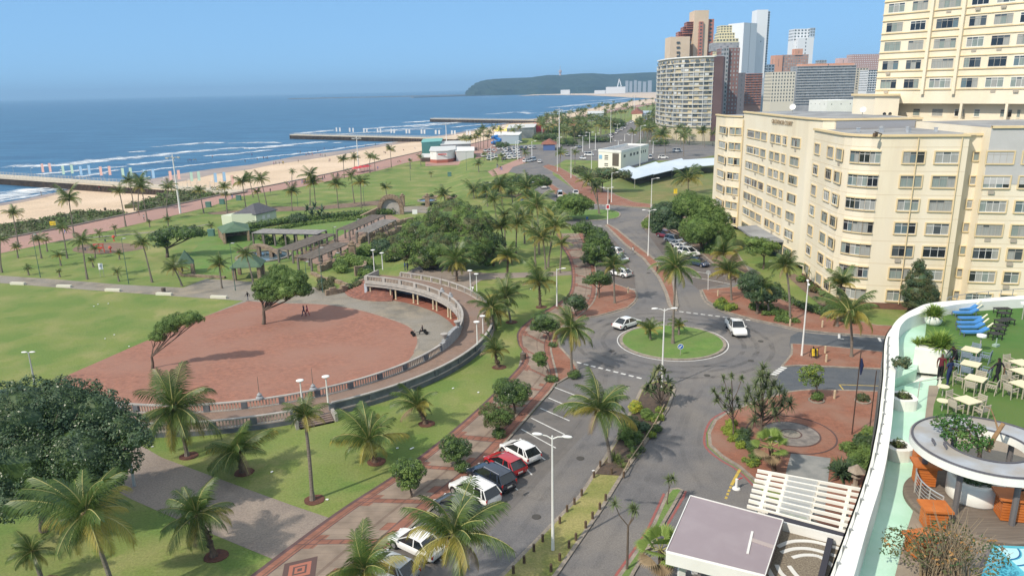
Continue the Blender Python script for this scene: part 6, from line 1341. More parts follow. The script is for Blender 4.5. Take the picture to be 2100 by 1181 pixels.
for i in range(n+1):
 a=PI*i/n; P.append((B.x+3.2*math.cos(a),0,B.z+1.8+3.4*math.sin(a)))
for i in range(n): mb.beam((P[i][0],B.y,P[i][2]),(P[i+1][0],B.y,P[i+1][2]),1.2,1.1,up=(0,1,0))
for s in (-1,1): mb.box((B.x+3.2*s,B.y,B.z+.9),(1.1,1.2,1.9))
mb.beam((B.x-3.4,B.y-.5,B.z+1.6),(B.x-8,B.y-5,B.z-.1),1,1.4); mb.build('masonry',RUB,t); mb=MB(); mb.add([(p[0]*1,B.y+.25,p[2]) for p in P]+[(B.x-3,B.y+.25,B.z),(B.x+3,B.y+.25,B.z)],[tuple(range(n+1))+(n+1,n+2)]); mb.build('disc',STONE,t)
for x,y,lab in ((826,424,'square stone gate pillar left of the fountain terrace'),(877,424,'square stone gate pillar right of the fountain terrace'),(724,532,'short stone pillar beside the garden walk')):
 p=gp(x,y); mb=MB(); mb.box((p.x,p.y,p.z+1.6),(1.3,1.3,3.2)); mb.box((p.x,p.y,p.z+3.3),(1.6,1.6,.25)); mb.lathe((p.x,p.y,p.z+3.4),[(.4,0),(.5,.3),(.1,.7)],8); o=mb.build('gate_pillar',RUB); tag(o,lab,'pillar','stone gate pillars of the garden')
def pond(lab,c,rx,ry,z,nm='pond'):
 C_=gz(*c,z); kx=rx/ppm(C_.y); ky=ry*ppm(1)/1;
 e=gz(c[0],c[1]-ry,z); ky=(e-C_).length
 P=[(C_.x+kx*math.cos(2*PI*i/30),C_.y+ky*math.sin(2*PI*i/30)) for i in range(30)]
 t=thing(nm,lab,'pond',C_); mb=MB(); I=offset(P,.6); n=30; mb.add([(x,y,z+.3) for x,y in P]+[(x,y,z+.3) for x,y in I]+[(x,y,z) for x,y in P],[(i,(i+1)%n,n+(i+1)%n,n+i) for i in range(n)]+[(2*n+i,2*n+(i+1)%n,(i+1)%n,i) for i in range(n)]); mb.build('rim',CONCG,t)
 mb=MB(); mb.prism(I,z,z+.12); mb.build('water',M('pond_water',(0.12,0.17,0.2),.08,spec=.8),t); return C_
pc=pond('oval pond with stone rim and small arched bridge piers beside the green pavilion',(540,527),55,11,ZL);
t=thing('stone_bridge','low curved stone footbridge over the oval pond','bridge',pc); mb=MB();
for i in range(12):
 a0=i/12;a1=(i+1)/12; f=lambda u: Vector((pc.x-6+10*u,pc.y+2-3*u,ZL+.8+1.8*math.sin(PI*u))); mb.beam(f(a0),f(a1),1.4,.35)
for u in (.2,.5,.8): q=f(u); mb.box((q.x,q.y,(q.z+ZL)/2),(.7,1.2,q.z-ZL))
mb.build('masonry',RUB,t)
pond('small rectangular-looking fountain basin beyond the gate pillars',(876,412),20,3.2,ZL/2,'fountain_basin');
for x,y in ((884,405),(931,405)):
 p=gp(x,y); mb=MB(); mb.lathe(p,[(3,0),(3,.35),(2.5,.35),(2.4,.15)],14); o=mb.build('stone_planter',RUB); tag(o,'low round stone planter on the slope, %s one'%('left' if x<900 else 'right'),'planter','round stone planters on the slope'); bush(x,y,7,3.5,'spiky shrub growing in the %s round stone planter'%('left' if x<900 else 'right'),(FD,FM_))
for i,(x,y) in enumerate(((37,583.5),(132,589),(232,597),(337,605),(449,611.5))):
 p=gz(x,y,ZL); mb=MB(); mb.box((p.x,p.y,ZL+.22),(3.0,.55,.44),-.17); o=mb.build('concrete_bench',M('bench_pale',(0.62,0.6,0.5),.9)); tag(o,'long pale concrete block bench, %s from the left along the path'%('first','second','third','fourth','fifth')[i],'bench','pale concrete block benches along the path')
RPL=M('play_red',(0.55,0.09,0.06),.5); PBL=M('play_dark',(0.1,0.1,0.12),.5)
for x,y,k,lab in ((204,517,0,'red playground climbing frame with two figures-shaped panels'),(227,517,1,'small red spring toy at the right of the playground'),(175,514,2,'dark and red seesaw frame at the left of the playground'),(234,494,1,'red play post at the top of the playground'),(216,496,2,'low dark playground bench frame')):
 p=gz(x,y,ZL); t=thing('playground_toy',lab,'play equipment',p,'playground equipment'); mb=MB()
 if k==0:
  for dx in (-1.2,0,1.2): mb.beam((p.x+dx,p.y,p.z),(p.x+dx*.8,p.y,p.z+1.9),.14,.14)
  mb.beam((p.x-1.2,p.y,p.z+1.8),(p.x+1.2,p.y,p.z+1.8),.2,.2); mb.box((p.x,p.y,p.z+1.0),(1.6,.2,.5))
 elif k==1: mb.lathe(p,[(.3,0),(.1,.2),(.1,.7),(.45,.9),(.3,1.3),(.1,1.4)],8)
 else: mb.beam((p.x-1.5,p.y,p.z+.5),(p.x+1.5,p.y,p.z+.8),.25,.12); mb.beam((p.x,p.y,p.z),(p.x,p.y,p.z+.7),.25,.25)
 mb.build('frame',RPL if k<2 else PBL,t)
def board(x,yb,yt,w_,h,lab,col,z=None,posts=2,marks=None,name='notice_board',face=0,cat='sign'):
 B=gp(x,yb) if z is None else gz(x,yb,z); top=aty(x,yt,B.y).z; k=1/ppm(B.y); W_=w_*k; Hh=h*k; t=thing(name,lab,cat,B); mb=MB()
 for s in ((-1,1) if posts==2 else (0,)): mb.tube([(B.x+s*W_*.42,B.y+.03,B.z),(B.x+s*W_*.42,B.y+.03,top)],.04,5)
 mb.build('post',FRG,t); mb=MB(); mb.box((B.x,B.y-.02,top-Hh/2),(W_,.06,Hh)); mb.build('panel',col,t)
 for (cx,cz,sx,sz,mm) in (marks or []): m_=MB(); m_.box((B.x+cx*W_,B.y-.06,top-Hh/2+cz*Hh),(sx*W_,.03,sz*Hh)); m_.build('marking',mm,t)
 return t
SW=M('sign_white',(0.75,0.76,0.76),.6); SB=M('sign_blue',(0.04,0.16,0.5),.5); SR=M('sign_red',(0.5,0.05,0.06),.5); SY=M('sign_yellow',(0.85,0.6,0.05),.5); SK=M('sign_black',(0.03,0.03,0.03),.5)
board(210,568,540,9,13,'white notice board on two posts in the park lawn',SW,marks=[(0,.1,.5,.3,M('sign_greybit',(0.4,0.45,0.5),.6))]); board(109,463,454,12,8,'yellow sign board by the dune scrub at the promenade',SY,ZL,marks=[(0,0,.7,.12,SK)])
board(851,443,430,10,9,'white blank sign board at the top of the garden beside the fig',SW,ZL,1)
board(1385,400,387,7,10,'yellow sign with dark edge on the dry lawn',SY,0,1)
for x,y,lab in ((428,425,'first green utility box along the promenade'),(456,419,'second green utility box along the promenade'),(490,411,'third green utility box along the promenade'),(922,362,'green utility box on the open slope before the car park'),(434,484,'green utility box left of the stone kiosk')):
 p=gp(x,y); mb=MB(); mb.box((p.x,p.y,p.z+.8),(1.5,1.0,1.6)); mb.box((p.x,p.y,p.z+1.65),(1.65,1.15,.1)); o=mb.build('utility_box',M('box_green',(0.1,0.2,0.17),.6)); tag(o,lab,'utility box','green utility boxes in the park')
for k,(x,y) in enumerate(((740,353),(748,352),(754,351),(731,355))):
 p=gz(x,y,ZL); t=thing('parasol','bright red promenade parasol','parasol',p,'red parasols by the promenade'); mb=MB(); mb.lathe((p.x,p.y,ZL+2),[(2.0,0),(1.9,.1),(.05,.9)],8); mb.build('canopy',SR,t); mb=MB(); mb.tube([p,(p.x,p.y,ZL+2.8)],.05,5); mb.build('pole',FRG,t)
TEAL=M('teal_paint',(0.16,0.4,0.37),.6)
def bxp(lab,pts,z0,h,wall,roof=None,name='beach_building',cat='building',rh=.3):
 P=[tuple(gz(x,y,z0)[:2]) for x,y in pts]; t=thing(name,lab,cat,(*P[0],z0)); mb=MB(); mb.prism(P,z0,z0+h); mb.build('wall',wall,t)
 mb=MB(); mb.prism(offset(ccw(P),-.4),z0+h,z0+h+rh,bot=True); mb.build('roof',roof or WHITEW,t); return t,P
t,P=bxp('white beach restaurant with red base stripe and rounded front',[(883,334),(896,335),(918,334),(934,331),(934,322),(886,324)],ZL*.7,5.4,WHITEW,LG)
mb=MB(); mb.prism(offset(ccw(P),-.12),ZL*.7,ZL*.7+1.6); mb.build('base_stripe',M('red_stripe',(0.38,0.13,0.09),.8),t)
q=gz(906,334.6,ZL*.7); mb=MB(); mb.box((q.x,q.y-.25,q.z+4.1),(5,.1,.5)); mb.build('red_sign',SR,t)
bxp('white sloping-walled beach kiosk right of the red-striped restaurant',[(936,331),(972,330),(972,321),(938,321)],ZL*.6,4.6,LG,WHITEW); bxp('dark open pavilion left of the red-striped restaurant, under parasols',[(864,334),(884,334),(884,326),(866,326)],ZL*.8,2.4,M('dark_timber',(0.08,0.06,0.05)),LG)
t,P=bxp('teal and white lifeguard tower building behind the beach restaurant',[(866,322),(905,319),(908,311),(870,313)],ZL*.8,7.2,TEAL,TEAL); bxp('grey flat-roofed beach store behind the kiosks',[(905,318),(965,315),(965,308),(908,309)],ZL*.5,5,GRF,LG)
bxp('long white and blue beachfront building with flat white roof',[(1012,298),(1064,297),(1070,290),(1018,290)],-.4,5.5,BLF,WHITEW); bxp('dark two-storey beachfront building behind the yellow tent',[(1040,287),(1095,284),(1100,275),(1045,277)],-.4,7,GRF,LG); bxp('red boxy beachfront shed',[(1094,275),(1115,274),(1117,268),(1097,268)],0,6,SR,REDF)
t=thing('yellow_tent','yellow peaked market tent behind the palms','tent',gz(1050,278,0)); B=gz(1050,278,0); mb=MB()
for k in range(4): mb.lathe((B.x-9+6*k,B.y,B.z),[(4.2,3.4),(4.0,3.6),(1.2,5),(.1,7.2)],8)
mb.build('canopy',M('tent_yellow',(0.75,0.62,0.15),.7),t)
t=thing('blue_slide','blue spiral water slide between the palms','slide',gz(1018,300,0)); B=gz(1018,300,0); mb=MB(); mb.tube([(B.x+2.6*math.cos(i*.6),B.y+2.6*math.sin(i*.6),B.z+.3*i+.3) for i in range(20)],.7,6); mb.build('chute',M('slide_blue',(0.03,0.2,0.55),.4),t)
def hiph(lab,pts,h,rh,roof,wall,name='pavilion'):
 P=[tuple(gz(x,y,0)[:2]) for x,y in pts]; t=thing(name,lab,'building',(*P[0],0)); mb=MB(); mb.prism(P,0,h); mb.build('wall',wall,t); mb=MB(); hip(mb,P,h,rh,3,1.2); mb.build('roof',roof,t)
RT=M('red_roof_tiles',(0.27,0.11,0.075),.85,(0.2,.09,.065),1,5)
hiph('kiosk with orange tiled hip roof and blue front near the junction',[(1114,309),(1138,309),(1138,304),(1116,304)],3.2,2.2,RT,M('kiosk_blue',(0.08,0.13,0.28),.7),'kiosk'); hiph('long red-roofed beachfront restaurant among the palms',[(1160,272),(1190,271),(1186,263),(1160,264)],4.5,3.5,RT,M('wall_cream2',(0.5,.42,.3))); hiph('red-roofed house standing in the far palm belt',[(1296,250),(1316,250),(1316,243),(1297,243)],7,4,RT,CRF,'house')
bxp('teal-roofed low beachfront building between palms',[(1172,262),(1200,260),(1200,255),(1174,256)],0,4,LG,TEAL); bxp('pale flat building half hidden in the far palm belt',[(1205,250),(1238,248),(1238,242),(1206,243)],0,7,WHF,LG); bxp('blue-roofed far promenade building',[(1318,246),(1340,245),(1340,240),(1318,240)],0,6,BLF,BLF)
hA=gz(1227,344,0);hB=gz(1273,347,0);hC=gz(1329,331,0); dB=(hC-hB); P=[tuple(hA[:2]),tuple(hB[:2]),tuple(hC[:2]),tuple((hA+dB)[:2])]
t=thing('white_hall','white modern hall with large dark brown panel on its front','building',hA); mb=MB(); Hh=7.0; mb.prism(P,0,Hh-.5); I=offset(ccw(P),.6); mb.build('wall',M('hall_white',(0.8,0.77,0.68),.85),t)
mb=MB();
for i in range(4): a=ccw(P)[i]; b=ccw(P)[(i+1)%4]; mb.beam((*a,Hh-.1),(*b,Hh-.1),.35,1.0)
mb.build('parapet',WHITEW,t); mb=MB(); mb.prism(I,Hh-.5,Hh-.46); mb.build('roof',ROOFG,t)
dA=(hB-hA); LA=dA.length; dA.normalize(); nA=Vector((dA.y,-dA.x,0)); rz=math.atan2(dA.y,dA.x)
p=hA+dA*LA*.77+nA*.05; mb=MB(); mb.box((p.x,p.y,3.6),(LA*.28,.12,5.0),rz); mb.build('brown_panel',M('brown_panel',(0.12,0.1,0.08),.6),t)
for f_,zz in ((.36,5.0),(.36,4.3),(.36,3.6),(.36,1.8),(.36,1.1)): p=hA+dA*LA*f_+nA*.05; mb=MB(); mb.box((p.x,p.y,zz),(LA*.16,.1,.3),rz); mb.build('slot_window',GL[0],t)
p=hA+dA*LA*.1+nA*.06; mb=MB(); mb.box((p.x,p.y,4.4),(LA*.14,.1,1.6),rz); mb.build('blue_sign',M('sign_lightblue',(0.25,0.45,0.65),.6),t)
dC=(hC-hB); LC=dC.length; dC.normalize(); nC=Vector((dC.y,-dC.x,0)); rz=math.atan2(dC.y,dC.x)
for f_ in (.12,.34,.46,.58,.72,.8,.88): p=hB+dC*LC*f_+nC*.05; mb=MB(); mb.box((p.x,p.y,4.8),(LC*(.06 if f_<.6 else .03),.1,1.1),rz); mb.build('window',GL[1],t)
t=thing('sail_canopy','wide white and pale blue zigzag shade canopy roofs beside the white hall','canopy',gz(1300,363,0)); SH_=M('shade_white',(0.58,0.65,0.72),.6,(0.5,.58,.66),.15,3)
for i,(a,b,c,d) in enumerate((((1262,350),(1302,366),(1340,357),(1290,342)),((1302,345),(1340,357),(1378,349),(1345,333)),((1350,335),(1378,349),(1418,342),(1398,326)),((1400,328),(1418,342),(1470,338),(1468,325)))):
 q=[gz(*k_,3.2) for k_ in (a,b,c,d)]; q[1].z-=.2; q[3].z+=.25; mb=MB(); mb.add([tuple(v) for v in q]+[(v.x,v.y,v.z-.12) for v in q],[(0,1,2,3),(7,6,5,4),(0,4,5,1),(1,5,6,2),(2,6,7,3),(3,7,4,0)]); mb.build('canopy_bay',SH_,t)
 for v in q: m_=MB(); m_.tube([(v.x,v.y,0),(v.x,v.y,v.z-.1)],.07,5); m_.build('post',FRG,t)
t=thing('paling_fence','brown metal paling fence below the shade canopies','fence',gz(1290,366,0));
F_=[gz(x,y,0) for x,y in ((1275,366),(1312,378),(1345,368),(1378,360),(1430,358),(1470,352))]; mb=MB()
for i in range(len(F_)-1):
 L=(F_[i+1]-F_[i]).length; m_=int(L/.5)
 for k in range(m_): p=F_[i].lerp(F_[i+1],k/m_); mb.box((p.x,p.y,.9),(.09,.09,1.8))
 for zz in (.4,1.6): mb.beam((*F_[i][:2],zz),(*F_[i+1][:2],zz),.06,.08)
mb.build('palings',M('fence_brown',(0.16,0.1,0.08),.8),t)
t=thing('lawn_fence','thin post fence beside the north pavement','fence',gz(1167,352,0)); mb=MB(); F_=[gz(x,y,0) for x,y in ((1167,350),(1200,368),(1232,392))]
for i in range(2):
 for k in range(12): p=F_[i].lerp(F_[i+1],k/12); mb.box((p.x,p.y,.8),(.1,.1,1.6))
 mb.beam((*F_[i][:2],1.5),(*F_[i+1][:2],1.5),.06,.06)
mb.build('posts',FRG,t)
# hotel terrace
ZT=14.0; ZW=13.15; ZB=13.2
MINT=M('pool_floor_mint',(0.42,0.68,0.52),.25,(0.5,0.74,0.6),.6,5,spec=.5); TW=M('terrace_white',(0.8,0.8,0.75),.8,(0.72,.72,.67),.6,5)
ART=M('artificial_grass',(0.06,0.15,0.03),.95,(0.085,0.175,0.04),.5,7,.4,20,big=(0.1,0.16,0.04),bigscale=.15)
T_=thing('hotel_terrace','hotel roof terrace with white curving wall, mint green water channel and artificial lawn','terrace',(30,45,0))
OUT=[(2300,596),(2180,598),(2099,600),(1989,608),(1935,612),(1900,617),(1880,625),(1860,635),(1842,648),(1830,664),(1825,685),(1824,720),(1824,745),(1820,790),(1815,840),(1808,880),(1800,921),(1780,985),(1760,1042),(1735,1110),(1708,1181),(1660,1300)]
INN=[(2300,604),(2180,605),(2099,607),(1989,615),(1946,621),(1915,628),(1886,637),(1862,647),(1848,662),(1844,680),(1844,695),(1844,724),(1838,747),(1835,799),(1831,850),(1826,890),(1818,940),(1805,990),(1786,1050),(1766,1120),(1748,1181),(1700,1300)]
O=smoothline([tuple(gz(x,y,15)[:2]) for x,y in OUT],4,False); I=smoothline([tuple(gz(x,y,15)[:2]) for x,y in INN],4,False)
def band(A,B,z0,z1):
 mb=MB(); n=len(A); vs=[(x,y,z0) for x,y in A]+[(x,y,z1) for x,y in A]+[(x,y,z1) for x,y in B]+[(x,y,z0) for x,y in B]; fs=[]
 for i in range(n-1): fs+=[(i,i+1,n+i+1,n+i),(n+i,n+i+1,2*n+i+1,2*n+i),(2*n+i,2*n+i+1,3*n+i+1,3*n+i)]
 mb.add(vs,fs); return mb
band(O,I,14.15,14.75).build('white_coping',TW,T_,recalc=True)
pl=[(x,y) for x,y in O]; pod=pl+[(60,20),(60,60)]
mb=MB(); Oi=offset(O,.25,False)
if Vector(Oi[20]).length<Vector(O[20]).length: Oi=offset(O,-.25,False)
Oj=offset(O,.32,False)
if Vector(Oj[20]).length<Vector(O[20]).length: Oj=offset(O,-.32,False)
band(Oj,I,11.5,14.15).build('white_wall',TW,T_,recalc=True); band(Oi,Oj,0,14.15).build('outer_face',M('podium_face',(0.27,0.255,0.23),.9,(0.2,.19,.175),.6,6),T_,recalc=True)
mb.prism([tuple(p) for p in Oj]+[(11,12),(70,12),(70,58)],0,11.6); mb.build('podium',M('podium_grey',(0.36,0.34,0.31),.9,(0.28,.27,.25),.4,5),T_)
mb=MB(); mb.prism([tuple(p) for p in Oi]+[(11,12),(70,12),(70,58)],11.61,ZW-.2); mb.build('terrace_base',TW,T_)
mb=MB()
for i in range(40,len(O)-1,2):
 p=O[i]; mb.box((p[0]-.02,p[1],13.1),(.12,.12,3.4))
for zz in (12.2,13.4,14.6):
 for i in range(40,len(O)-2): mb.beam((*O[i],zz),(*O[i+1],zz),.1,.08)
mb.build('outer_rails',M('rail_steel',(0.3,0.31,0.31),.5,metal=.3),T_)
far=[tuple(gz(x,y,ZT)[:2]) for x,y in ((2300,620),(2300,900),(2150,880),(2100,870))]
def sheet(pts,z,mat,name,n=0):
 mb=MB(); P=[tuple(gz(x,y,z)[:2]) for x,y in pts]; P=smoothline(P,n,True) if n else P; mb.prism(P,z-.05,z); o=mb.build(name,mat,T_); return o
def mixpoly(wallpart,pts,z,mat,name,h=.05):
 P=[p for p in wallpart]+[tuple(gz(x,y,z)[:2]) for x,y in pts]; mb=MB(); mb.prism(P,z-h,z); return mb.build(name,mat,T_)
k1=min(range(len(I)),key=lambda i:(I[i][0]-gz(1840,742,15).x)**2+(I[i][1]-gz(1840,742,15).y)**2)
WAT=MINT
mixpoly(I[:k1+1],[(1880,757),(1886,735),(1896,700),(1900,668),(1902,650),(1939,634),(2000,622),(2100,612),(2300,608)],ZT-.25,WAT,'upper_water',1.5)
mixpoly(I[k1:],[(1690,1400),(1860,1400),(1838,1181),(1862,1091),(1890,1045),(1885,985),(1885,920),(1905,860),(1918,800),(1925,770)],ZW,WAT,'lower_water',.3)
STN=M('terrace_stone',(0.33,0.28,0.22),.9,(0.26,.22,.18),.7,6)
sheet([(1895,857),(1930,857),(1960,900),(2300,900),(2300,1400),(1820,1400),(1835,1181),(1858,1091),(1878,1030),(1880,960)],ZB,STN,'lower_paving')
sheet([(1939,634),(1960,629),(2000,623),(2050,618),(2110,614),(2300,612),(2300,900),(2100,876),(1990,862),(1912,862),(1915,830),(1932,780),(1935,745),(1930,742),(1900,735),(1893,706),(1897,690),(1900,664),(1912,650)],ZT,ART,'artificial_lawn').data
mb=MB(); mb.prism([tuple(gz(x,y,ZT)[:2]) for x,y in [(1932,782),(1935,745),(2300,740),(2300,900),(2100,876),(1990,862),(1914,862),(1916,830)]],ZB,ZT-.06); mb.build('lawn_edge',TW,T_)
sheet([(1905,790),(1925,790),(1917,858),(1897,858)],ZW+.1,STN,'stone_strip')
bx=[tuple(gz(x,y,ZT+.8)[:2]) for x,y in ((1876,716),(1931,721),(1936,702),(1882,697))]; mb=MB(); mb.prism(bx,ZB,ZT+.8); o=mb.build('planter_block',TW); tag(o,'large white rectangular planter block stepping down to the lower pool','planter')
B=gz(1902,706,ZT+.8); t=thing('potted_shrub','yellow-green spiky shrub growing in the white planter block','shrub',B,'spiky terrace plants'); mb=MB(); rr_=random.Random(31)
SPK=leafM('spiky_terrace',(0.15,0.25,0.04),(0.28,0.38,0.08))
for dx in (-1.0,-.35,.3,.95): blades(mb,B+Vector((dx*.7,0,0)),60,.65,.09,rr_,0,5,88,45)
mb.build('leaves',SPK,t)
def pot(x,y,r_,h,lab,fol,fr,zb=ZT,n=230,col=None):
 B=gz(x,y,zb); t=thing('planter_bowl','round white planter bowl, '+lab,'planter',B,'round white planter bowls'); mb=MB(); mb.lathe(B,[(r_*.62,0),(r_*.9,h*.3),(r_,h*.65),(r_*.96,h),(r_*.86,h),(r_*.8,h*.88)],24); mb.build('bowl',TW,t,smooth=True)
 t=thing('potted_cycad',fol,'plant',B+Vector((0,0,h)),'spiky terrace plants'); mb=MB(); q=random.Random(int(x));
 for k in range(3): a=k*2.1; blades(mb,B+Vector((math.cos(a)*r_*.3,math.sin(a)*r_*.3,h*.9)),n//3,fr,.11,q,0,5,88,55)
 mb.build('leaves',SPK,t)
pot(1913,666,.62,.75,'farther one with the low hedge of blades','spiky yellow-green cycad in the farther white bowl',1.0,n=330); pot(1925,733,.72,.8,'nearer one behind the standing staff','spiky yellow-green cycad in the nearer white bowl',1.25,n=360)
for x,y,r_,lab in ((1848,752,.55,'small scrubby succulent on the inner ledge of the white wall'),):
 B=gz(x,y,ZT+.9); t=thing('ledge_planter',lab,'plant',B); mb=MB(); q=random.Random(2); leafcloud(mb,[(B+Vector((0,0,.3)),(.6,.5,.4))],.13,1.5,q,mis=(0,1)); blades(mb,B+Vector((.1,-.4,0)),24,.6,.08,q,0,10,80,30); mb.build('leaves',[FBL,FO],t)
for x,y,z,rx,ry,lab in ((1852,812,ZW+.65,.72,.8,'rounded white planter bay projecting from the wall'),(1842,912,ZW+.65,.62,.7,'square-ended white planter bay projecting from the wall lower down')):
 B=gz(x,y,z); t=thing('wall_planter',lab,'planter',B); P=[(B.x+rx*math.copysign(abs(math.cos(a))**.7,math.cos(a)),B.y+ry*math.copysign(abs(math.sin(a))**.7,math.sin(a))) for a in [2*PI*i/24 for i in range(24)]]; I2=offset(P,.28); n=24; mb=MB()
 mb.add([(a,b,ZW-.1) for a,b in P]+[(a,b,z) for a,b in P]+[(a,b,z) for a,b in I2],[(i,(i+1)%n,n+(i+1)%n,n+i) for i in range(n)]+[(n+i,n+(i+1)%n,2*n+(i+1)%n,2*n+i) for i in range(n)]); mb.build('rim',TW,t)
 mb=MB(); mb.prism(I2,z-.3,z-.12); mb.build('soil',MC['garden_soil'],t); mb=MB(); q=random.Random(9); leafcloud(mb,[(B+Vector((0,0,0)),(rx*.6,ry*.6,.3))],.12,1.2,q,mis=(0,1)); mb.build('leaves',[FO,FM_],t)
E_=smoothline([tuple(gz(x,y,ZT)[:2]) for x,y in ((1939,635),(1960,630),(2000,624),(2050,619),(2110,615),(2250,612))],4,False)
t=thing('glass_balustrade','glass balustrade with thin steel posts round the far edge of the terrace lawn','fence',(*E_[0],ZT)); mb=MB()
for i in range(0,len(E_),2): mb.tube([(*E_[i],ZT),(*E_[i],ZT+1.0)],.03,5)
for i in range(len(E_)-1): mb.beam((*E_[i],ZT+1.0),(*E_[i+1],ZT+1.0),.05,.04)
mb.build('rail',MC['rail_steel'],t)
TT=M('table_top_pale',(0.72,0.66,0.46),.6,(0.66,.6,.42),.5,3); CHB=M('chair_beige',(0.42,0.38,0.3),.7); CHG=M('chair_grey_blue',(0.2,0.25,0.31),.7)
def mk_chair(mat,nm,lab):
 t=thing(nm,lab,'chair',(0,0,0)); mb=MB()
 for k in range(4): mb.box((0,-.17+.115*k,.44),(.5,.085,.03))
 mb.build('seat',mat,t); mb=MB()
 for k in range(4): mb.box((0,.27+.02*k,.54+.1*k),(.5,.03,.075))
 mb.build('backrest',mat,t)
 for sx in (-1,1):
  mb=MB(); mb.beam((sx*.25,.26,0),(sx*.25,.34,.9),.045,.045); mb.build('leg',mat,t)
  mb=MB(); mb.beam((sx*.25,-.24,0),(sx*.25,-.22,.64),.045,.045); mb.build('leg',mat,t)
  mb=MB(); mb.beam((sx*.25,-.24,.65),(sx*.25,.3,.65),.06,.03); mb.build('armrest',mat,t)
 return t
ch1=mk_chair(CHB,'patio_chair',''); ch2=mk_chair(CHG,'patio_chair','')
t0=thing('patio_table','','table',(0,0,0)); mb=MB(); mb.box((0,0,.74),(1.0,1.0,.045)); mb.build('table_top',TT,t0)
for a in (-1,1):
 for b in (-1,1): mb=MB(); mb.box((a*.42,b*.42,.36),(.06,.06,.72)); mb.build('leg',CHB,t0)
used=[]
TL=[(1989,738,.75,ch2,'farthest table on the left, with blue-grey chairs'),(1988,768,.8,ch2,'second table on the left, with blue-grey chairs'),(1998,799,.75,ch1,'third table on the left, with beige chairs'),(1981,845,.35,ch1,'table nearest the round bar roof, with beige chairs'),(2092,766,.2,ch1,'farthest table at the right edge'),(2094,784,.25,ch1,'middle table at the right edge'),(2093,811,.3,ch1,'nearest table at the right edge')]
first={}
for i,(x,y,rz,cp,lab) in enumerate(TL):
 B=gz(x,y,ZT); r_=t0 if i==0 else dup(t0); r_.location=B; r_.rotation_euler=(0,0,rz); r_['label']='square pale table: '+lab; r_['group']='square pale tables on the terrace'
 for k in range(4):
  a=rz+k*PI/2; q=B+Vector((math.sin(a)*-.82,math.cos(a)*.82,0)); c=cp if cp not in used else dup(cp); used.append(cp); c.location=q; c.rotation_euler=(0,0,a+.06*math.sin(i*3+k)); c['label']='slatted chair at the '+lab.replace(', with blue-grey chairs','').replace(', with beige chairs','')+(', left side','',', right side','')[0] if False else 'slatted patio chair at the '+lab; c['group']='patio chairs at the '+lab
def lounger(nm='sun_lounger'):
 t=thing(nm,'','sun lounger',(0,0,0)); bl=M('lounger_blue',(0.05,0.2,0.48),.7); mb=MB(); mb.box((-.3,0,.34),(1.3,.62,.1)); mb.build('mattress',bl,t); return t
lb=M('lounger_blue',(0.05,0.2,0.48),.75,(0.08,.25,.55),3,3)
for i,(x,y,up_,lab) in enumerate(((1978,640,1,'farthest'),(1979,648,1,'second farthest'),(1990,659,0,'third from the back, with flat head end'),(1988,669,1,'fourth from the back'),(1990,678,1,'second nearest'),(1998,688,1,'nearest'))):
 B=gz(x,y,ZT); t=thing('sun_lounger','blue sun lounger, '+lab+' of the row','sun lounger',B,'blue sun loungers on the terrace lawn'); mb=MB(); mb.beam(B+Vector((-.9,.05,.3)),B+Vector((.35,-.03,.3)),.45,.12); mb.build('mattress',lb,t); mb=MB()
 e=B+Vector((.85,-.05,.3+(.3 if up_ else .03))); mb.beam(B+Vector((.35,-.03,.3)),e,.45,.1); mb.build('backrest',lb,t)
 if up_: mb=MB(); mb.beam(B+Vector((.55,-.03,.36)),e+Vector((.35,0,.35)),.12,.05); mb.build('arm',M('cream_plastic',(0.7,.66,.5)),t)
 for sx in (-.9,.7):
  for sy in (-.24,.24): mb=MB(); mb.beam(B+Vector((sx,sy,0)),B+Vector((sx,sy,.32)),.05,.05); mb.build('leg',M('lounger_frame',(0.12,.14,.18)),t)
for i,(x,y) in enumerate(((2055,643),(2057,652),(2066,665),(2052,668),(2048,677),(2045,685),(2040,695))):
 B=gz(x,y,ZT); t=thing('side_table','low black slatted side table, number %d from the back of the lawn'%(i+1),'table',B,'black side tables on the terrace lawn'); mb=MB(); w_=1.2 if i==0 else .75
 for k in range(5): mb.box((B.x,B.y-.28+.14*k,ZT+.42),(w_,.11,.04))
 mb.build('table_top',SK,t)
 for sx in (-1,1):
  for sy in (-.26,.26): mb=MB(); mb.box((B.x+sx*w_*.44,B.y+sy,ZT+.2),(.05,.05,.4)); mb.build('leg',SK,t)
for x,yb,yt,lab in ((2008,722,688,'white-headed terrace light post beside the farthest table'),(2096,655,622,'cream post at the right edge of the lawn')):
 B=gz(x,yb,ZT); z=aty(x,yt,B.y).z; t=thing('terrace_light',lab,'lamp',B); mb=MB(); mb.tube([B,(B.x,B.y,z)],.04,6); mb.build('post',FRG,t); mb=MB(); mb.lathe((B.x,B.y,z-.1),[(.1,0),(.3,.02),(.3,.16),(.1,.2)],10); mb.build('head',WHITEW,t)
for x,y,lab in ((1932,812,'upper'),(1931,842,'lower')):
 B=gz(x,y,ZT); t=thing('round_side_table','small round pale side table with thin leg, %s of two by the channel'%lab,'table',B,'round side tables by the channel'); mb=MB(); mb.lathe((B.x,B.y,B.z+.6),[(.32,0),(.32,.04)],14); mb.build('table_top',TT,t); mb=MB(); mb.tube([B,(B.x,B.y,B.z+.6)],.03,5); mb.build('leg',FRG,t)
B=gz(1925,800,ZT); t=thing('handrail','thin metal handrail down into the lower pool','rail',B); mb=MB(); mb.tube([(B.x-1.2,B.y,ZW),(B.x-1.2,B.y,ZT+.6),(B.x+.1,B.y-.2,ZT+.9)],.03,5); mb.build('tube',FRG,t)
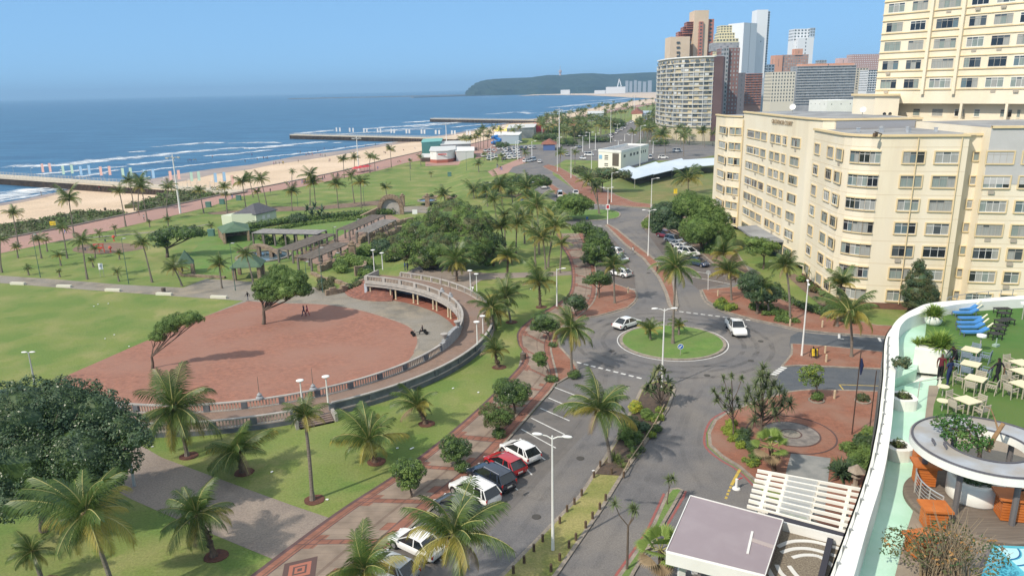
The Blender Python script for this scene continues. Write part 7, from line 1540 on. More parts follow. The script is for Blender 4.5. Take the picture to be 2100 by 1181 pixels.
for x,y in ((2042,710),):
 B=gz(x,y,ZT); mb=MB(); mb.box((B.x,B.y,ZT+.08),(.45,.3,.15),.5); mb.tube([(B.x,B.y,ZT+.1),(B.x,B.y,ZT+.6)],.04,6); o=mb.build('umbrella_weight',M('base_green',(0.3,.4,.33))); tag(o,'small pale green parasol base on the lawn','parasol base')
ZR=16.0; bc=gz(2024,912,ZR); R1=(gz(1874,884,ZR)-bc).length*1.06; R0=R1*.52
t=thing('round_bar','round poolside bar with ring-shaped grey roof, wooden deck and curved rail','bar',(bc.x,bc.y,ZB))
mb=MB(); mb.ring(bc,R0,R1,0,2*PI,ZR-.35,ZR,64,0,1); o=mb.build('ring_roof',[M('bar_roof',(0.4,0.43,0.47),.7,(0.34,.36,.39),.7,6,big=(0.33,.3,.26),bigscale=.5),TW],t)
mb=MB(); mb.ring(bc,R1-.14,R1-.06,0,2*PI,ZR,ZR+.06,64); mb.ring(bc,R0+.04,R0+.12,0,2*PI,ZR,ZR+.05,48); mb.build('roof_edging',SLATE,t)
dc_=(bc.x-.3,bc.y-.5); DR=(gz(1860,980,ZB+.2)-Vector((*dc_,ZB+.2))).length
mb=MB(); mb.lathe((*dc_,ZB),[(DR,-.1),(DR,.12),(DR-.12,.2),(0.01,.2)],64); mb.build('deck',M('deck_boards',(0.2,0.165,0.135),.85,(0.14,.115,.095),1.5,6,stretch=(.4,9,1)),t)
mb=MB()
a0,a1=R(128),R(205)
for k in range(6):
 r_=DR-.45; P=[(dc_[0]+r_*math.cos(a0+(a1-a0)*i/20),dc_[1]+r_*math.sin(a0+(a1-a0)*i/20),ZB+.35+.17*k) for i in range(21)]; mb.tube(P,.035 if k==5 else .015,5)
mb.build('curved_rail',M('rail_chrome',(0.55,.55,.55),.3,metal=.6),t)
for i in range(6): a=a0+(a1-a0)*i/5; m_=MB(); m_.tube([(dc_[0]+(DR-.45)*math.cos(a),dc_[1]+(DR-.45)*math.sin(a),ZB+.2),(dc_[0]+(DR-.45)*math.cos(a),dc_[1]+(DR-.45)*math.sin(a),ZB+1.2)],.03,5); m_.build('rail_post',FRG,t)
for a in (215,150,330,30,90,270):
 m_=MB(); q=(bc.x+(R1-.8)*math.cos(R(a)),bc.y+(R1-.8)*math.sin(R(a))); m_.tube([(*q,ZB),(*q,ZR-.3)],.13,8); m_.build('column',M('column_grey',(0.14,.13,.13),.8),t)
pb=gz(2005,1030,ZB+.2); pb=Vector((pb.x+.1,pb.y+.5,ZB+.2)); t=thing('round_planter','large white round planter under the bar roof','planter',pb); mb=MB(); mb.lathe(pb,[(1.1,0),(1.15,.1),(1.15,.95),(.95,1.0),(.9,.85)],32); mb.build('tub',TW,t,smooth=True); mb=MB(); q=random.Random(6); leafcloud(mb,[(pb+Vector((0,0,.95)),(.8,.8,.3))],.12,1.6,q,mis=(0,)); mb.build('leaves',[FD],t)
ORG=M('orange_wood',(0.55,0.17,0.04),.45,(0.45,.13,.03),2,4,stretch=(1,1,8))
def counter(x,y,zb,lab,s=1.0,rz=-.3,h=1.05):
 B=gz(x,y,zb); t=thing('bar_table',lab,'table',B,'orange slatted bar tables'); mb=MB(); mb.box((B.x,B.y,zb+h),(1.15*s,1.0*s,.1),rz); mb.build('table_top',ORG,t); mb=MB()
 for k in range(7): mb.box((B.x,B.y,zb+.1+.13*k),(.85*s,.75*s,.1),rz)
 mb.box((B.x,B.y,zb+.5),(.78*s,.68*s,.95),rz); mb.build('slatted_base',ORG,t)
counter(1893,990,ZB+.2,'orange slatted bar table behind the curved rail',1,-.25); counter(1890,950,ZB+.2,'farther orange slatted bar table under the roof edge',.9,-.25); counter(2068,1060,ZB+.2,'orange slatted bar table at the right beside the woman',1.1,-.25,1.1); counter(1912,1080,ZB,'orange slatted bar table on the paving below the rail',1,-.15,1.0); counter(1885,1135,ZB,'lowest orange bar table among the twiggy shrubs',1,.2,.8)
t=thing('broadleaf_tree','leafy tree growing up through the hole of the ring roof','tree',(bc.x,bc.y+.3,ZB+.2)); mb=MB(); q=random.Random(8)
bl=[(gz(x,y,ZR+z),(r_,r_*.8,r_*.55)) for x,y,z,r_ in ((1925,868,.5,.45),(1945,860,.8,.55),(1975,862,.8,.55),(1960,880,.5,.55),(1985,895,.4,.5),(1950,893,.2,.4),(2000,915,.2,.5),(1975,915,.0,.4),(2020,905,.3,.4),(2005,880,.6,.4))]
leafcloud(mb,bl,.15,.8,q,mis=(0,0,1),core=False); mb.build('crown',[leafM('bar_tree',(0.03,0.1,0.02),(0.06,0.15,0.03)),FM_],t)
mb=MB()
for c,r_ in bl: mb.tube([(bc.x,bc.y+.3,ZB+.2),(bc.x-.05,bc.y+.3,ZR-.4),(Vector((bc.x,bc.y,ZR+.2))+c)/2,c],[.12,.09,.05,.02],6)
mb.build('trunk',WOOD,t)
t=thing('cut_branch','sawn-off bare tree limb leaning over the ring roof','branch',gz(2030,915,ZR)); mb=MB(); mb.tube([aty(2025,925,bc.y-.2),aty(2040,895,bc.y),aty(2058,868,bc.y+.1)],[.12,.1,.09],8); mb.tube([aty(2048,885,bc.y),aty(2040,858,bc.y+.3),aty(2032,838,bc.y+.5),aty(2020,833,bc.y+.6)],[.05,.03,.02,.012],6); mb.build('limb',M('sawn_wood',(0.32,.2,.1),.9,(0.2,.12,.07),3,4),t)
for k,(x,y) in enumerate(((1913,911),(1937,919))):
 B=gz(x,y,ZR); t=thing('roof_bird','dark pigeon-sized bird standing on the ring roof, %s of two'%('left' if k==0 else 'right'),'bird',B,'birds on the ring roof'); mb=MB(); mb.tube([B+Vector((-.05,-.2,.06)),B+Vector((0,-.08,.14)),B+Vector((.01,.06,.18)),B+Vector((.01,.12,.24)),B+Vector((.01,.19,.22))],[.015,.06,.07,.035,.008],6); mb.build('body',SLATE,t)
B=gz(1935,1200,ZB); t=thing('twiggy_shrub','large half-bare shrub with dry twigs and orange leaves at the bottom right','shrub',B); mb=MB(); q=random.Random(3)
for i in range(150):
 a=q.random()*6.28; e=R(q.uniform(25,88)); L=q.uniform(1.2,2.9); d=Vector((math.cos(a)*math.cos(e),math.sin(a)*math.cos(e),math.sin(e))); m_=B+d*L*.55+Vector((0,0,.2)); mb.tube([B+Vector((math.cos(a)*.8,math.sin(a)*.8,0)),m_,m_+(d+Vector((q.uniform(-.5,.5),q.uniform(-.5,.5),.2)))*L*.4],[.03,.016,.006],4)
mb.build('branches',M('dry_twig',(0.26,.2,.13),.9),t); mb=MB()
leafcloud(mb,[(B+Vector((-1.1,1.0,1.1)),(.9,.8,.8)),(B+Vector((.5,.9,1.5)),(1.0,.8,.7)),(B+Vector((1.4,0,1.2)),(.8,.8,.9)),(B+Vector((-.4,0,1.6)),(1.1,.9,.9))],.13,.45,q,mis=(0,0,0,2,0,1),core=False); mb.build('foliage',[FO,leafM('orange',(0.3,.15,.05),(0.35,.2,.07)),FD],t)
t=thing('swimming_pool','corner of a turquoise swimming pool with curved pale steps','pool',gz(2070,1150,ZB)); mb=MB(); P=[tuple(gz(x,y,ZB)[:2]) for x,y in ((2037,1119),(2200,1126),(2200,1400),(1990,1400),(2012,1181))]; mb.prism(P,ZB,ZB+.05); mb.build('water',M('pool_blue',(0.08,0.42,0.55),.08,(0.12,.5,.62),1,4,spec=.8),t); mb=MB(); mb2=MB()
cc_=gz(2045,1125,ZB)
for k,r_ in enumerate((.75,1.15,1.55,1.95)):
 mb.ring(cc_,r_-.3 if k else 0.01,r_,R(-88),R(-6),ZB+.05,ZB+.062,20); mb2.ring(cc_,r_,r_+.05,R(-88),R(-6),ZB+.05,ZB+.066,20)
mb.build('steps',M('pool_step',(0.45,.72,.78),.2),t); mb2.build('step_edges',M('pool_tile',(0.03,.12,.3),.3),t)
mb=MB(); Pr=offset(ccw(P),-.18); mb.prism(Pr,ZB-.02,ZB+.02); mb.build('rim',M('pool_rim',(0.16,.15,.15),.8),t)
# porte-cochere, pergola, pebble garden
MAU=M('mauve_roof',(0.3,0.255,0.28),.85,(0.28,.235,.262),.5,9,big=(0.32,.275,.3),bigscale=.5)
t=thing('entrance_roof','flat mauve painted roof with white fascia at the bottom beside the white pergola','canopy',gz(1480,1090,5)); P=[tuple(gz(x,y,5)[:2]) for x,y in ((1416,1016),(1606,1066),(1569,1180),(1366,1130))]; mb=MB(); mb.prism(P,4.45,5,bot=True); mb.build('slab',MAU,t)
mb=MB(); q=ccw(P)
for i in range(len(q)): a=q[i];b=q[(i+1)%len(q)]; mb.beam((*a,5.02),(*b,5.02),.06,.07)
mb.build('edge_trim',WHITEW,t); mb=MB(); a=gz(1366,1130,5);b=gz(1569,1180,5); mb.beam((a.x,a.y-.05,4.6),(b.x,b.y-.05,4.6),.12,.8); mb.build('fascia',WHITEW,t)
for x,y in ((1430,1040),(1590,1080),(1400,1120),(1545,1162)): c=gz(x,y,5); m_=MB(); m_.box((c.x,c.y,2.2),(.4,.4,4.5)); m_.build('pillar',WHITEW,t)
a=gz(1543,1090,5); b=gz(1533,1135,5); mb=MB(); mb.beam((a.x,a.y,5.03),(b.x,b.y,5.03),.14,.05); mb.build('seam',WHITEW,t); a=gz(1540,1106,5); b=gz(1588,1122,5); mb=MB(); mb.beam((a.x,a.y,5.02),(b.x,b.y,5.02),.35,.03); mb.build('patch',M('roof_patch',(0.42,.36,.35)),t)
PW=M('pergola_white',(0.82,0.8,0.74),.7)
t=thing('white_pergola','white painted pergola of long parallel slats with glazed middle beside the terrace wall','pergola',gz(1650,1040,4.5)); zP=4.5; A_=gz(1553,967,zP);B_=gz(1765,1006,zP);C_=gz(1532,1040,zP);D_=gz(1745,1097,zP)
for i in range(8):
 u=i/7; mb=MB(); mb.beam(A_.lerp(C_,u)+Vector((0,0,.1)),B_.lerp(D_,u)+Vector((0,0,.1)),.15,.2); mb.build('slat',PW,t)
for v in (.13,.30,.60,.90):
 p=A_.lerp(B_,v);q=C_.lerp(D_,v); mb=MB(); mb.beam(p-Vector((0,0,.12)),q-Vector((0,0,.12)),.24,.2); mb.build('beam',PW,t)
mb=MB();
for i in range(7):
 q=[A_.lerp(C_,(i+.1)/7).lerp(B_.lerp(D_,(i+.1)/7),v) for v in (.31,.6)]+[A_.lerp(C_,(i+.9)/7).lerp(B_.lerp(D_,(i+.9)/7),v) for v in (.6,.31)]; mb.add([(p.x,p.y,zP+.18) for p in q],[(3,2,1,0)])
pm=M('polycarbonate',(0.5,0.52,0.52),.3); pm.node_tree.nodes['Principled BSDF'].inputs['Alpha'].default_value=.55; mb.build('panels',pm,t)
for v in (.1,.9):
 for u in (.1,.9): p=A_.lerp(C_,u).lerp(B_.lerp(D_,u),v); m_=MB(); m_.box((p.x,p.y,zP/2),(.2,.2,zP-.2)); m_.build('post',PW,t)
t=thing('pebble_roof_garden','dark pebble roof garden with white swirls and black beams beside the mauve roof','roof garden',gz(1650,1150,4)); zG=4.0
P=[tuple(gz(x,y,zG)[:2]) for x,y in ((1600,1082),(1742,1118),(1715,1190),(1690,1280),(1540,1280),(1562,1180))]; mb=MB(); mb.prism(P,0,zG); mb.build('slab',M('pebbles',(0.16,0.13,0.1),.95,(0.3,.26,.2),9,3,.8,20),t)
mb=MB()
def arcpx(pts,w_,z,mi=0,mb_=mb):
 q=smoothline([tuple(gz(x,y,z)[:2]) for x,y in pts],6,False)
 for i in range(len(q)-1): mb_.beam((*q[i],z+.01),(*q[i+1],z+.01),w_,.05)
for pts,w_ in (([(1595,1121),(1620,1111),(1650,1109),(1680,1113),(1725,1126)],.28),([(1602,1133),(1630,1125),(1665,1126),(1715,1140)],.28),([(1625,1143),(1650,1138),(1680,1141),(1705,1158),(1712,1172)],.26),([(1593,1158),(1602,1175),(1625,1195)],.26),([(1618,1160),(1632,1178),(1650,1195)],.26),([(1574,1165),(1585,1185)],.3)): arcpx(pts,w_,zG)
mb.build('white_swirls',M('white_pebbles',(0.7,.7,.68),.9),t)
mb=MB(); a=gz(1574,1056,zG+.5);b=gz(1742,1098,zG+.5); mb.beam(a,b,.7,.2); a=gz(1703,1106,zG+.4);b=gz(1680,1200,zG+.4); mb.beam(a,b,.35,.25); mb.build('black_beam',M('black_bitumen',(0.05,.05,.065),.8),t)
mb=MB(); a=gz(1606,1078,zG+.3);b=gz(1738,1112,zG+.3); mb.beam(a,b,.15,.6); mb.build('fascia',WHITEW,t)
t=thing('stone_lantern','small stone pagoda lantern among the shrubs beside the white pergola','lantern',gz(1753,1000,0)); B=gz(1753,1000,0); mb=MB(); mb.lathe(B,[(.35,0),(.35,.2),(.2,.3),(.2,.9),(.4,1.0),(.4,1.1),(.28,1.15),(.28,1.5),(.75,1.55),(.3,1.9),(.08,2.1)],6); mb.build('body',M('lantern_stone',(0.35,.3,.24),.9,(0.25,.2,.16),3,5),t)
rosette_tree(1722,985,[(1722,970),(1735,966)],'cycad with long arching fronds beside the stone lantern',leafM('cyc',(0.035,0.07,0.03),(0.06,0.1,0.04)),1.5,46,name='cycad',w=.16,bend=70,cat='plant')
# vehicles
TYRE=M('tyre',(0.02,0.02,0.02),.9); RIM=M('alloy_rim',(0.5,0.5,0.52),.3,metal=.7); CGL=M('car_glass',(0.012,0.015,0.018),.05,spec=.9); HLT=M('headlight',(0.75,0.77,0.8),.1,spec=.9); TLT=M('taillight',(0.4,0.01,0.01),.2,spec=.7); PLT=M('number_plate',(0.7,0.7,0.66),.6); BLK=M('black_trim',(0.025,0.025,0.027),.5)
def paint(nm,c,rough=.25):
 m=M('car_paint_'+nm,c,rough,spec=.6); b=m.node_tree.nodes['Principled BSDF']; b.inputs['Coat Weight'].default_value=.8; b.inputs['Coat Roughness'].default_value=.06; return m
PWH=paint('white',(0.8,0.8,0.79)); PRD=paint('red',(0.42,0.012,0.02)); PNV=paint('navy_black',(0.01,0.016,0.035)); PSI=paint('silver',(0.42,0.44,0.46)); PDG=paint('dark_grey',(0.05,0.055,0.06)); PMR=paint('maroon',(0.16,0.015,0.03)); PDB=paint('dark_blue',(0.03,0.05,0.11))
KIND=dict(hatch=(4.2,1.76,1.46,(-.485,-.34,.03,.30),.62,.60,.53),sedan=(4.55,1.76,1.43,(-.38,-.22,.05,.28),.60,.64,.53),suv=(4.7,1.9,1.66,(-.49,-.39,.05,.28),.60,.60,.53),pickup=(5.3,1.88,1.8,(-.12,-.09,.12,.24),.58,.55,.55),van=(4.7,1.72,1.95,(-.49,-.47,.26,.42),.52,.5,.45))
def car(kind,pm,simple=False):
 L,W,H,cab,bf,rearf,hoodf=KIND[kind]; t=thing('parked_car','','car',(0,0,0)); hw=W/2; zb=H*bf
 mb=MB(); st=[(-.5,.86,.42,zb*.78,0),(-.488,.95,.3,zb*.93,0),(-.45,.985,.24,zb*(1.0 if kind!='sedan' else .97),0),(-.3,1,.22,zb,0),(-.1,1,.22,zb,0),(.1,1,.22,zb,0),(.27,1,.22,zb*.985,0),(.38,.985,.22,zb*.9,0),(.45,.94,.24,zb*.8,0),(.485,.86,.3,zb*.68,0),(.5,.74,.38,zb*.58,0)]
 if kind=='pickup': st=[(-.5,.9,.4,zb*1.0,0),(-.49,.97,.36,zb*1.05,0),(-.3,1,.3,zb*1.05,0),(-.13,1,.3,zb*1.05,0),(-.1,1,.3,zb,0),(.1,1,.3,zb,0),(.25,1,.3,zb,0),(.38,.99,.3,zb*.97,0),(.45,.96,.32,zb*.9,0),(.49,.88,.36,zb*.75,0),(.5,.8,.42,zb*.6,0)]
 n=10; vs=[];fs=[]
 for x,wf,z0,z1,_ in st:
  w_=hw*wf; X=x*L; ring=[(-w_*.8,z0),(-w_*.97,z0+.1),(-w_,z0+(z1-z0)*.5),(-w_*.97,z0+(z1-z0)*.8),(-w_*.87,z1),(w_*.87,z1),(w_*.97,z0+(z1-z0)*.8),(w_,z0+(z1-z0)*.5),(w_*.97,z0+.1),(w_*.8,z0)]
  vs+=[(X,y,z) for y,z in ring]
 for i in range(len(st)-1):
  for k in range(n): k2=(k+1)%n; fs.append((i*n+k,(i+1)*n+k,(i+1)*n+k2,i*n+k2))
 fs.append(tuple(range(n))); fs.append(tuple((len(st)-1)*n+k for k in range(n))[::-1])
 mb.add(vs,fs); b=mb.build('body',pm,t,recalc=True)
 for p in b.data.polygons: p.use_smooth=True
 m_=b.modifiers.new('e','EDGE_SPLIT'); m_.split_angle=R(35)
 x0,x1,x2,x3=[c*L for c in cab]; wb=hw*.9; wt=hw*.7; zt=H-.03
 def quadloft(xs,zs,ws): return [(xs[i],-ws[i],zs[i]) for i in range(len(xs))]+[(xs[i],ws[i],zs[i]) for i in range(len(xs))]
 mb=MB(); v=[(x0,-wb,zb-.02),(x1,-wt,zt-.04),(x2,-wt,zt-.04),(x3,-wb,zb-.04),(x0,wb,zb-.02),(x1,wt,zt-.04),(x2,wt,zt-.04),(x3,wb,zb-.04)]
 mb.add(v,[(0,1,2,3),(7,6,5,4),(0,4,5,1),(3,2,6,7)]); mb.build('windows',CGL,t,recalc=False)
 mb=MB(); o=.012
 nx=6; rv=[]
 for i in range(nx+1):
  u=i/nx; X=x1-.05+(x2-x1+.12)*u; zz=zt-.03+.04*math.sin(PI*u)
  for j,(yy,dz) in enumerate(((-wt-.02,-.03),(-wt*.7,.015),(0,.03),(wt*.7,.015),(wt+.02,-.03))): rv.append((X,yy,zz+dz))
 mb.add(rv,[(i*5+j,(i+1)*5+j,(i+1)*5+j+1,i*5+j+1) for i in range(nx) for j in range(4)])
 for s in (-1,1):
  for (a,c) in (((x0,zb),(x1,zt-.05)),((x3,zb-.02),(x2,zt-.05))): mb.beam((a[0],s*(wb+o),a[1]),(c[0],s*(wt+o),c[1]),.07,.05)
  xm=(x1+x2)/2; mb.beam((xm-.05,s*(wb+o),zb),(xm,s*(wt+o),zt-.05),.07,.04)
 if kind in('suv','hatch','van'):
  for s in (-1,1): mb.beam((x0*.78,s*(wb+o),zb),(x1*.86,s*(wt+o),zt-.05),.12,.04)
  mb.beam((x1-.02,-wt,zt-.02),(x1-.02,wt,zt-.02),.16,.05)
 rf=mb.build('roof',pm,t)
 if kind=='suv':
  for s in (-1,1): m2=MB(); m2.beam((x1+.1,s*wt*.92,zt+.05),(x2-.1,s*wt*.92,zt+.05),.05,.05); m2.build('roof_rail',RIM,rf)
 if kind=='pickup':
  m2=MB(); m2.box((-.31*L,0,zb*1.05+.01),(L*.33,W*.74,.02)); m2.build('load_bed',BLK,t)
 r_=.32 if kind!='suv' else .37
 for X in (-.31*L,.32*L):
  for s in (-1,1):
   m2=MB(); P=[(X,s*(hw-.2),r_),(X,s*(hw+.015),r_)]; m2.tube(P,r_,16); w_=m2.build('wheel',TYRE,t); m3=MB(); m3.tube([(X,s*(hw+.0),r_),(X,s*(hw+.03),r_)],r_*.62,10); m3.build('rim',RIM,w_)
   m2=MB(); q=[(X+(r_+.07)*math.cos(R(a)),s*(hw+.005),r_+(r_+.07)*math.sin(R(a))) for a in range(-20,201,20)]; m2.add([(X,s*(hw+.005),r_)]+q,[(0,i+1,i+2) if s<0 else (0,i+2,i+1) for i in range(len(q)-1)]); m2.build('wheel_arch',BLK,t)
 zl=zb*.72
 for s in (-1,1):
  m2=MB(); m2.box((L*.474,s*hw*.6,zl*.92),(.1,.3,.1),s*-.3); m2.build('headlight',HLT,t)
  m2=MB(); tall=.45 if kind in('suv','pickup','van') else .2; m2.box((-L*.487,s*hw*.80,zl*1.08),(.1,.26 if tall<.3 else .14,tall),s*.3); m2.build('taillight',TLT,t)
  m2=MB(); m2.box((x3-.25,s*(hw+.06),zb+.06),(.16,.16,.12)); m2.build('mirror',pm,t)
 m2=MB(); m2.box((-L*.5-.01,0,zl*.85),(.03,.5,.13)); m2.build('number_plate',PLT,t)
 m2=MB(); m2.box((-L*.492,0,.3),(.1,W*.7,.16)); m2.box((L*.492,0,.33),(.06,W*.6,.2)); m2.build('lower_bumper',BLK,t)
 m2=MB(); m2.box((L*.485,0,zl*.78),(.06,W*.42,.13)); m2.build('grille',BLK,t)
 return t
protos={}
def putcar(kind,pm,c,hd,lab,group=None,name='parked_car',z=.03,s=1.0,cat=None,hd_is_angle=False):
 key=(kind,pm.name)
 B=gz(c[0],c[1],0)
 if hd_is_angle: a=hd
 else:
  d=gz(c[0]+hd[0],c[1]+hd[1],0)-B; a=math.atan2(d.y,d.x)
 if key not in protos: t=car(kind,pm); protos[key]=t
 else: t=dup(protos[key])
 t.location=(B.x,B.y,z); t.rotation_euler=(0,0,a); t.scale=(s,s,s); t['label']=lab; t.name=name; t['category']=cat or {'pickup':'pickup truck','van':'van'}.get(kind,'car')
 if group: t['group']=group
 elif 'group' in t: del t['group']
 return t
PGp='cars parked along the patterned walkway'
putcar('hatch',PWH,(1066,936),(-40,-23),'white hatchback, uppermost car of the row beside the patterned walkway',PGp)
putcar('hatch',PRD,(1035,962),(-40,-22.5),'bright red hatchback between the white and dark blue cars',PGp)
putcar('suv',PNV,(1007,990),(-40,-22),'dark navy estate with roof rails next to the red hatchback',PGp)
putcar('suv',PWH,(973,1020),(-40,-21.5),'white SUV with dark sunroof between the navy estate and the grey car',PGp)
putcar('hatch',PDG,(938,1052),(-40,-21),'dark grey car mostly hidden behind the bottom palm fronds',PGp)
putcar('sedan',PWH,(855,1128),(-40,-19),'white sedan with red tail lights beneath the bottom palm',PGp)
putcar('hatch',PSI,(800,1178),(-40,-18),'pale silver car at the bottom edge under dark palm fronds',PGp)
putcar('sedan',PWH,(1286,670),(27,-9),'white sedan driving round the left side of the roundabout',name='driving_car')
putcar('pickup',PWH,(1509,681),(18,23),'white double-cab pickup driving round the right side of the roundabout',name='pickup_truck')
E4='cars in the east parking bays'
for kd,pm,c,lab in (('suv',PMR,(1366,488),'maroon car in the east bays, farthest'),('suv',PWH,(1383,498),'white estate in the east bays beside the maroon car'),('sedan',PSI,(1393,507),'silver car in the east bays beside the white estate'),('hatch',PWH,(1403,514),'white hatchback in the middle of the east bays'),('suv',PWH,(1412,524),'white car in the middle of the east bays, half under palm fronds'),('hatch',PDB,(1432,545),'dark blue hatchback, nearest car in the east bays')): putcar(kd,pm,c,(40,9),lab,E4)
for kd,pm,c,lab in (('hatch',PWH,(1257,521),'white hatchback between the dense trees of the western bays'),('sedan',PWH,(1266,536),'white sedan at the edge of the dense trees of the western bays'),('hatch',PWH,(1271,566),'white hatchback behind the palm of the western bays')): putcar(kd,pm,c,(-40,-8),lab,'cars in the western bays')
for kd,pm,c,h,lab in (('suv',PWH,(1082,333),(10,-1),'white car nearest the pink path at the junction'),('van',PWH,(1093,331),(10,-2),'white van at the junction by the pink path'),('hatch',PWH,(1107,334),(5,-6),'white hatchback right of the van at the junction'),('suv',PWH,(1115,386),(-8,-12),'white car in shade beside the brick parking median'),('van',PWH,(1148,404),(-5,-10),'white van parked behind the bright green island tree'),('sedan',PWH,(1180,399),(-7,-8),'white sedan on the road north of the traffic island'),('sedan',PWH,(1195,327),(10,2),'white car with a light bar before the white hall'),('van',PWH,(1208,320),(12,0),'white minibus before the white hall'),('sedan',PSI,(1163,320),(-2,-8),'silver car crossing near the palm beyond the junction'),('van',PWH,(1334,326),(2,-8),'white van right of the white hall'),('suv',PWH,(1360,326),(12,0),'pale pickup-like car right of the hall'),('van',PWH,(1389,312),(12,0),'white minibus in the lot behind the shade canopies'),('sedan',PSI,(1187,304),(10,-1),'silver car beyond the orange-roofed kiosk')): putcar(kd,pm,c,h,lab)
rc_=random.Random(44); pp=[PWH,PWH,PWH,PSI,PWH,PDG,PWH]
k=0
for row,(x0,x1,y0,y1,nn) in enumerate(((990,1010,322,319,4),(1002,1016,328,324,3),(1033,1064,328,325,4),(1034,1062,322,320,5),(1030,1062,317,314,5),(1036,1078,311,308,6),(1060,1095,307,305,5),(1022,1052,308,307,4),(995,1012,312,311,3))):
 for i in range(nn):
  u=i/max(1,nn-1); putcar(rc_.choice(['hatch','suv','sedan','suv']),rc_.choice(pp),(x0+(x1-x0)*u,y0+(y1-y0)*u),(-8,-4),'car in the packed beach car park','cars packed in the beach car park')
for i in range(26):
 u=i/25; x=1250+70*u+rc_.uniform(-4,4); y=284-44*u**.8+rc_.uniform(-2,2); putcar('suv',rc_.choice(pp),(x,y),(6,-4),'car on the far beachfront road','cars on the far beachfront road')
for i in range(14): putcar('suv',rc_.choice(pp),(rc_.uniform(1570,1680),rc_.uniform(210,218)),(8,rc_.uniform(-2,2)),'car in the lot far behind the apartment block','cars far behind the apartment block')
# people
SKIN=M('skin_dark',(0.12,0.06,0.04),.6); SKL=M('skin_light',(0.5,0.3,0.22),.6); HAIR=M('hair_dark',(0.015,0.012,0.01),.8)
def cloth(n,c): return M('cloth_'+n,c,.85)
CLN=dict(navy=cloth('navy',(0.02,0.03,0.09)),black=cloth('black',(0.015,0.015,0.018)),white=cloth('white',(0.7,0.7,0.7)),red=cloth('red',(0.4,0.03,0.04)),pink=cloth('pink',(0.5,0.12,0.2)),grey=cloth('grey',(0.2,0.2,0.22)),blue=cloth('blue',(0.08,0.2,0.5)),khaki=cloth('khaki',(0.3,0.24,0.15)),maroon=cloth('maroon',(0.12,0.02,0.03)),green=cloth('green',(0.06,0.2,0.08)),yellow=cloth('yellow',(0.6,0.45,0.08)))
def body(pose):
 V=[];E=[];Rr=[]
 def v(x,y,z,r,par=None,r2=None): V.append((x,y,z)); Rr.append((r,r2 or r)); i=len(V)-1; (E.append((par,i)) if par is not None else None); return i
 st=pose.get('stride',.12); bend=pose.get('bend',0); sit=pose.get('sit',0); arm=pose.get('arm',0)
 hz_=.95 if not sit else .5; sn,cs=math.sin(bend),math.cos(bend)
 def up_(h,dy=0): return (dy*cs+h*sn, hz_+h*cs-dy*sn)
 p=v(0,0,hz_,.135,None,.11); a=v(0,up_(.2)[0],up_(.2)[1],.13,p,.1); c=v(0,up_(.4)[0],up_(.4)[1],.15,a,.105); n_=v(0,up_(.55)[0],up_(.55)[1],.06,c); h0=v(0,up_(.63,.02)[0],up_(.63,.02)[1],.078,n_); h1=v(0,up_(.72,.03)[0],up_(.72,.03)[1],.092,h0); v(0,up_(.81,.02)[0],up_(.81,.02)[1],.075,h1); v(0,up_(.68,.12)[0],up_(.68,.12)[1],.014,h1)
 for s in (-1,1):
  f=s*st
  hp=v(s*.09,0,hz_-.05,.095,p)
  if sit: kn=v(s*.1,.42,.5,.065,hp); an=v(s*.1,.45,.09,.042,kn)
  else: kn=v(s*.1,f*.6+.03,hz_*.52,.065,hp); an=v(s*.1,f*1.1-.03*abs(f),.09,.042,kn)
  fo=v(s*.11,V[an][1]+.15,.035,.035,an)
  y,z=up_(.48); sh=v(s*.19,y,z,.062,c); ae=arm if s>0 else arm*.3; y2=y-f*.7+math.sin(ae)*.28; z2=z-.28*math.cos(ae); el=v(s*.235,y2,z2,.045,sh); wr=v(s*.22,y2+.08-f*.4+math.sin(ae)*.2,z2-.24*math.cos(ae*1.2),.03,el)
  pl=v(s*.218,V[wr][1]+.02,V[wr][2]-.06,.03,wr,.018)
  for k in range(4): a_=v(s*.212+(k-1.5)*.004,V[pl][1]+(k-1.5)*.018,V[pl][2]-.055+abs(k-1.3)*.006,.009,pl); v(s*.2,V[pl][1]+(k-1.5)*.018+.008,V[pl][2]-.09+abs(k-1.3)*.008,.007,a_)
  th=v(s*.2,V[wr][1]+.055,V[wr][2]-.06,.009,wr); v(s*.195,V[wr][1]+.065,V[wr][2]-.09,.007,th)
 me=bpy.data.meshes.new('sk'); me.from_pydata(V,E,[]); o=bpy.data.objects.new('sk',me); COL.objects.link(o)
 m=o.modifiers.new('s','SKIN');
 for i,(a_,b_) in enumerate(Rr): me.skin_vertices[0].data[i].radius=(a_,b_)
 me.skin_vertices[0].data[0].use_root=True
 m2=o.modifiers.new('u','SUBSURF'); m2.levels=1; m2.render_levels=1
 dg=bpy.context.evaluated_depsgraph_get(); r_=bpy.data.meshes.new_from_object(o.evaluated_get(dg)); bpy.data.objects.remove(o)
 r_.materials.clear()
 for q in (SKIN,CLN['navy'],CLN['black'],HAIR): r_.materials.append(q)
 for pg in r_.polygons:
  x,y,z=pg.center; t=((y)*sn+(z-hz_)*cs); lat=abs(x)
  if z<.06: mi=3
  elif lat<.13 and t>.52: mi=3 if (t>.74 or (y*cs-(z-hz_)*sn)<-.0) else 0
  elif t>.02 and not(lat>.19 and t<.28): mi=1
  elif lat>.19 and t<.28 and t>-.45 and not sit: mi=0
  elif sit and lat>.19 and t>-.1 and y<.3: mi=0
  else: mi=2
  pg.material_index=mi; pg.use_smooth=True
 return r_
BD=dict(stand=body(dict(stride=.06)),walk=body(dict(stride=.28)),bend=body(dict(stride=.12,bend=.5,arm=.9)),sit=body(dict(sit=1,arm=.7)),reach=body(dict(stride=.1,bend=.15,arm=1.3)))
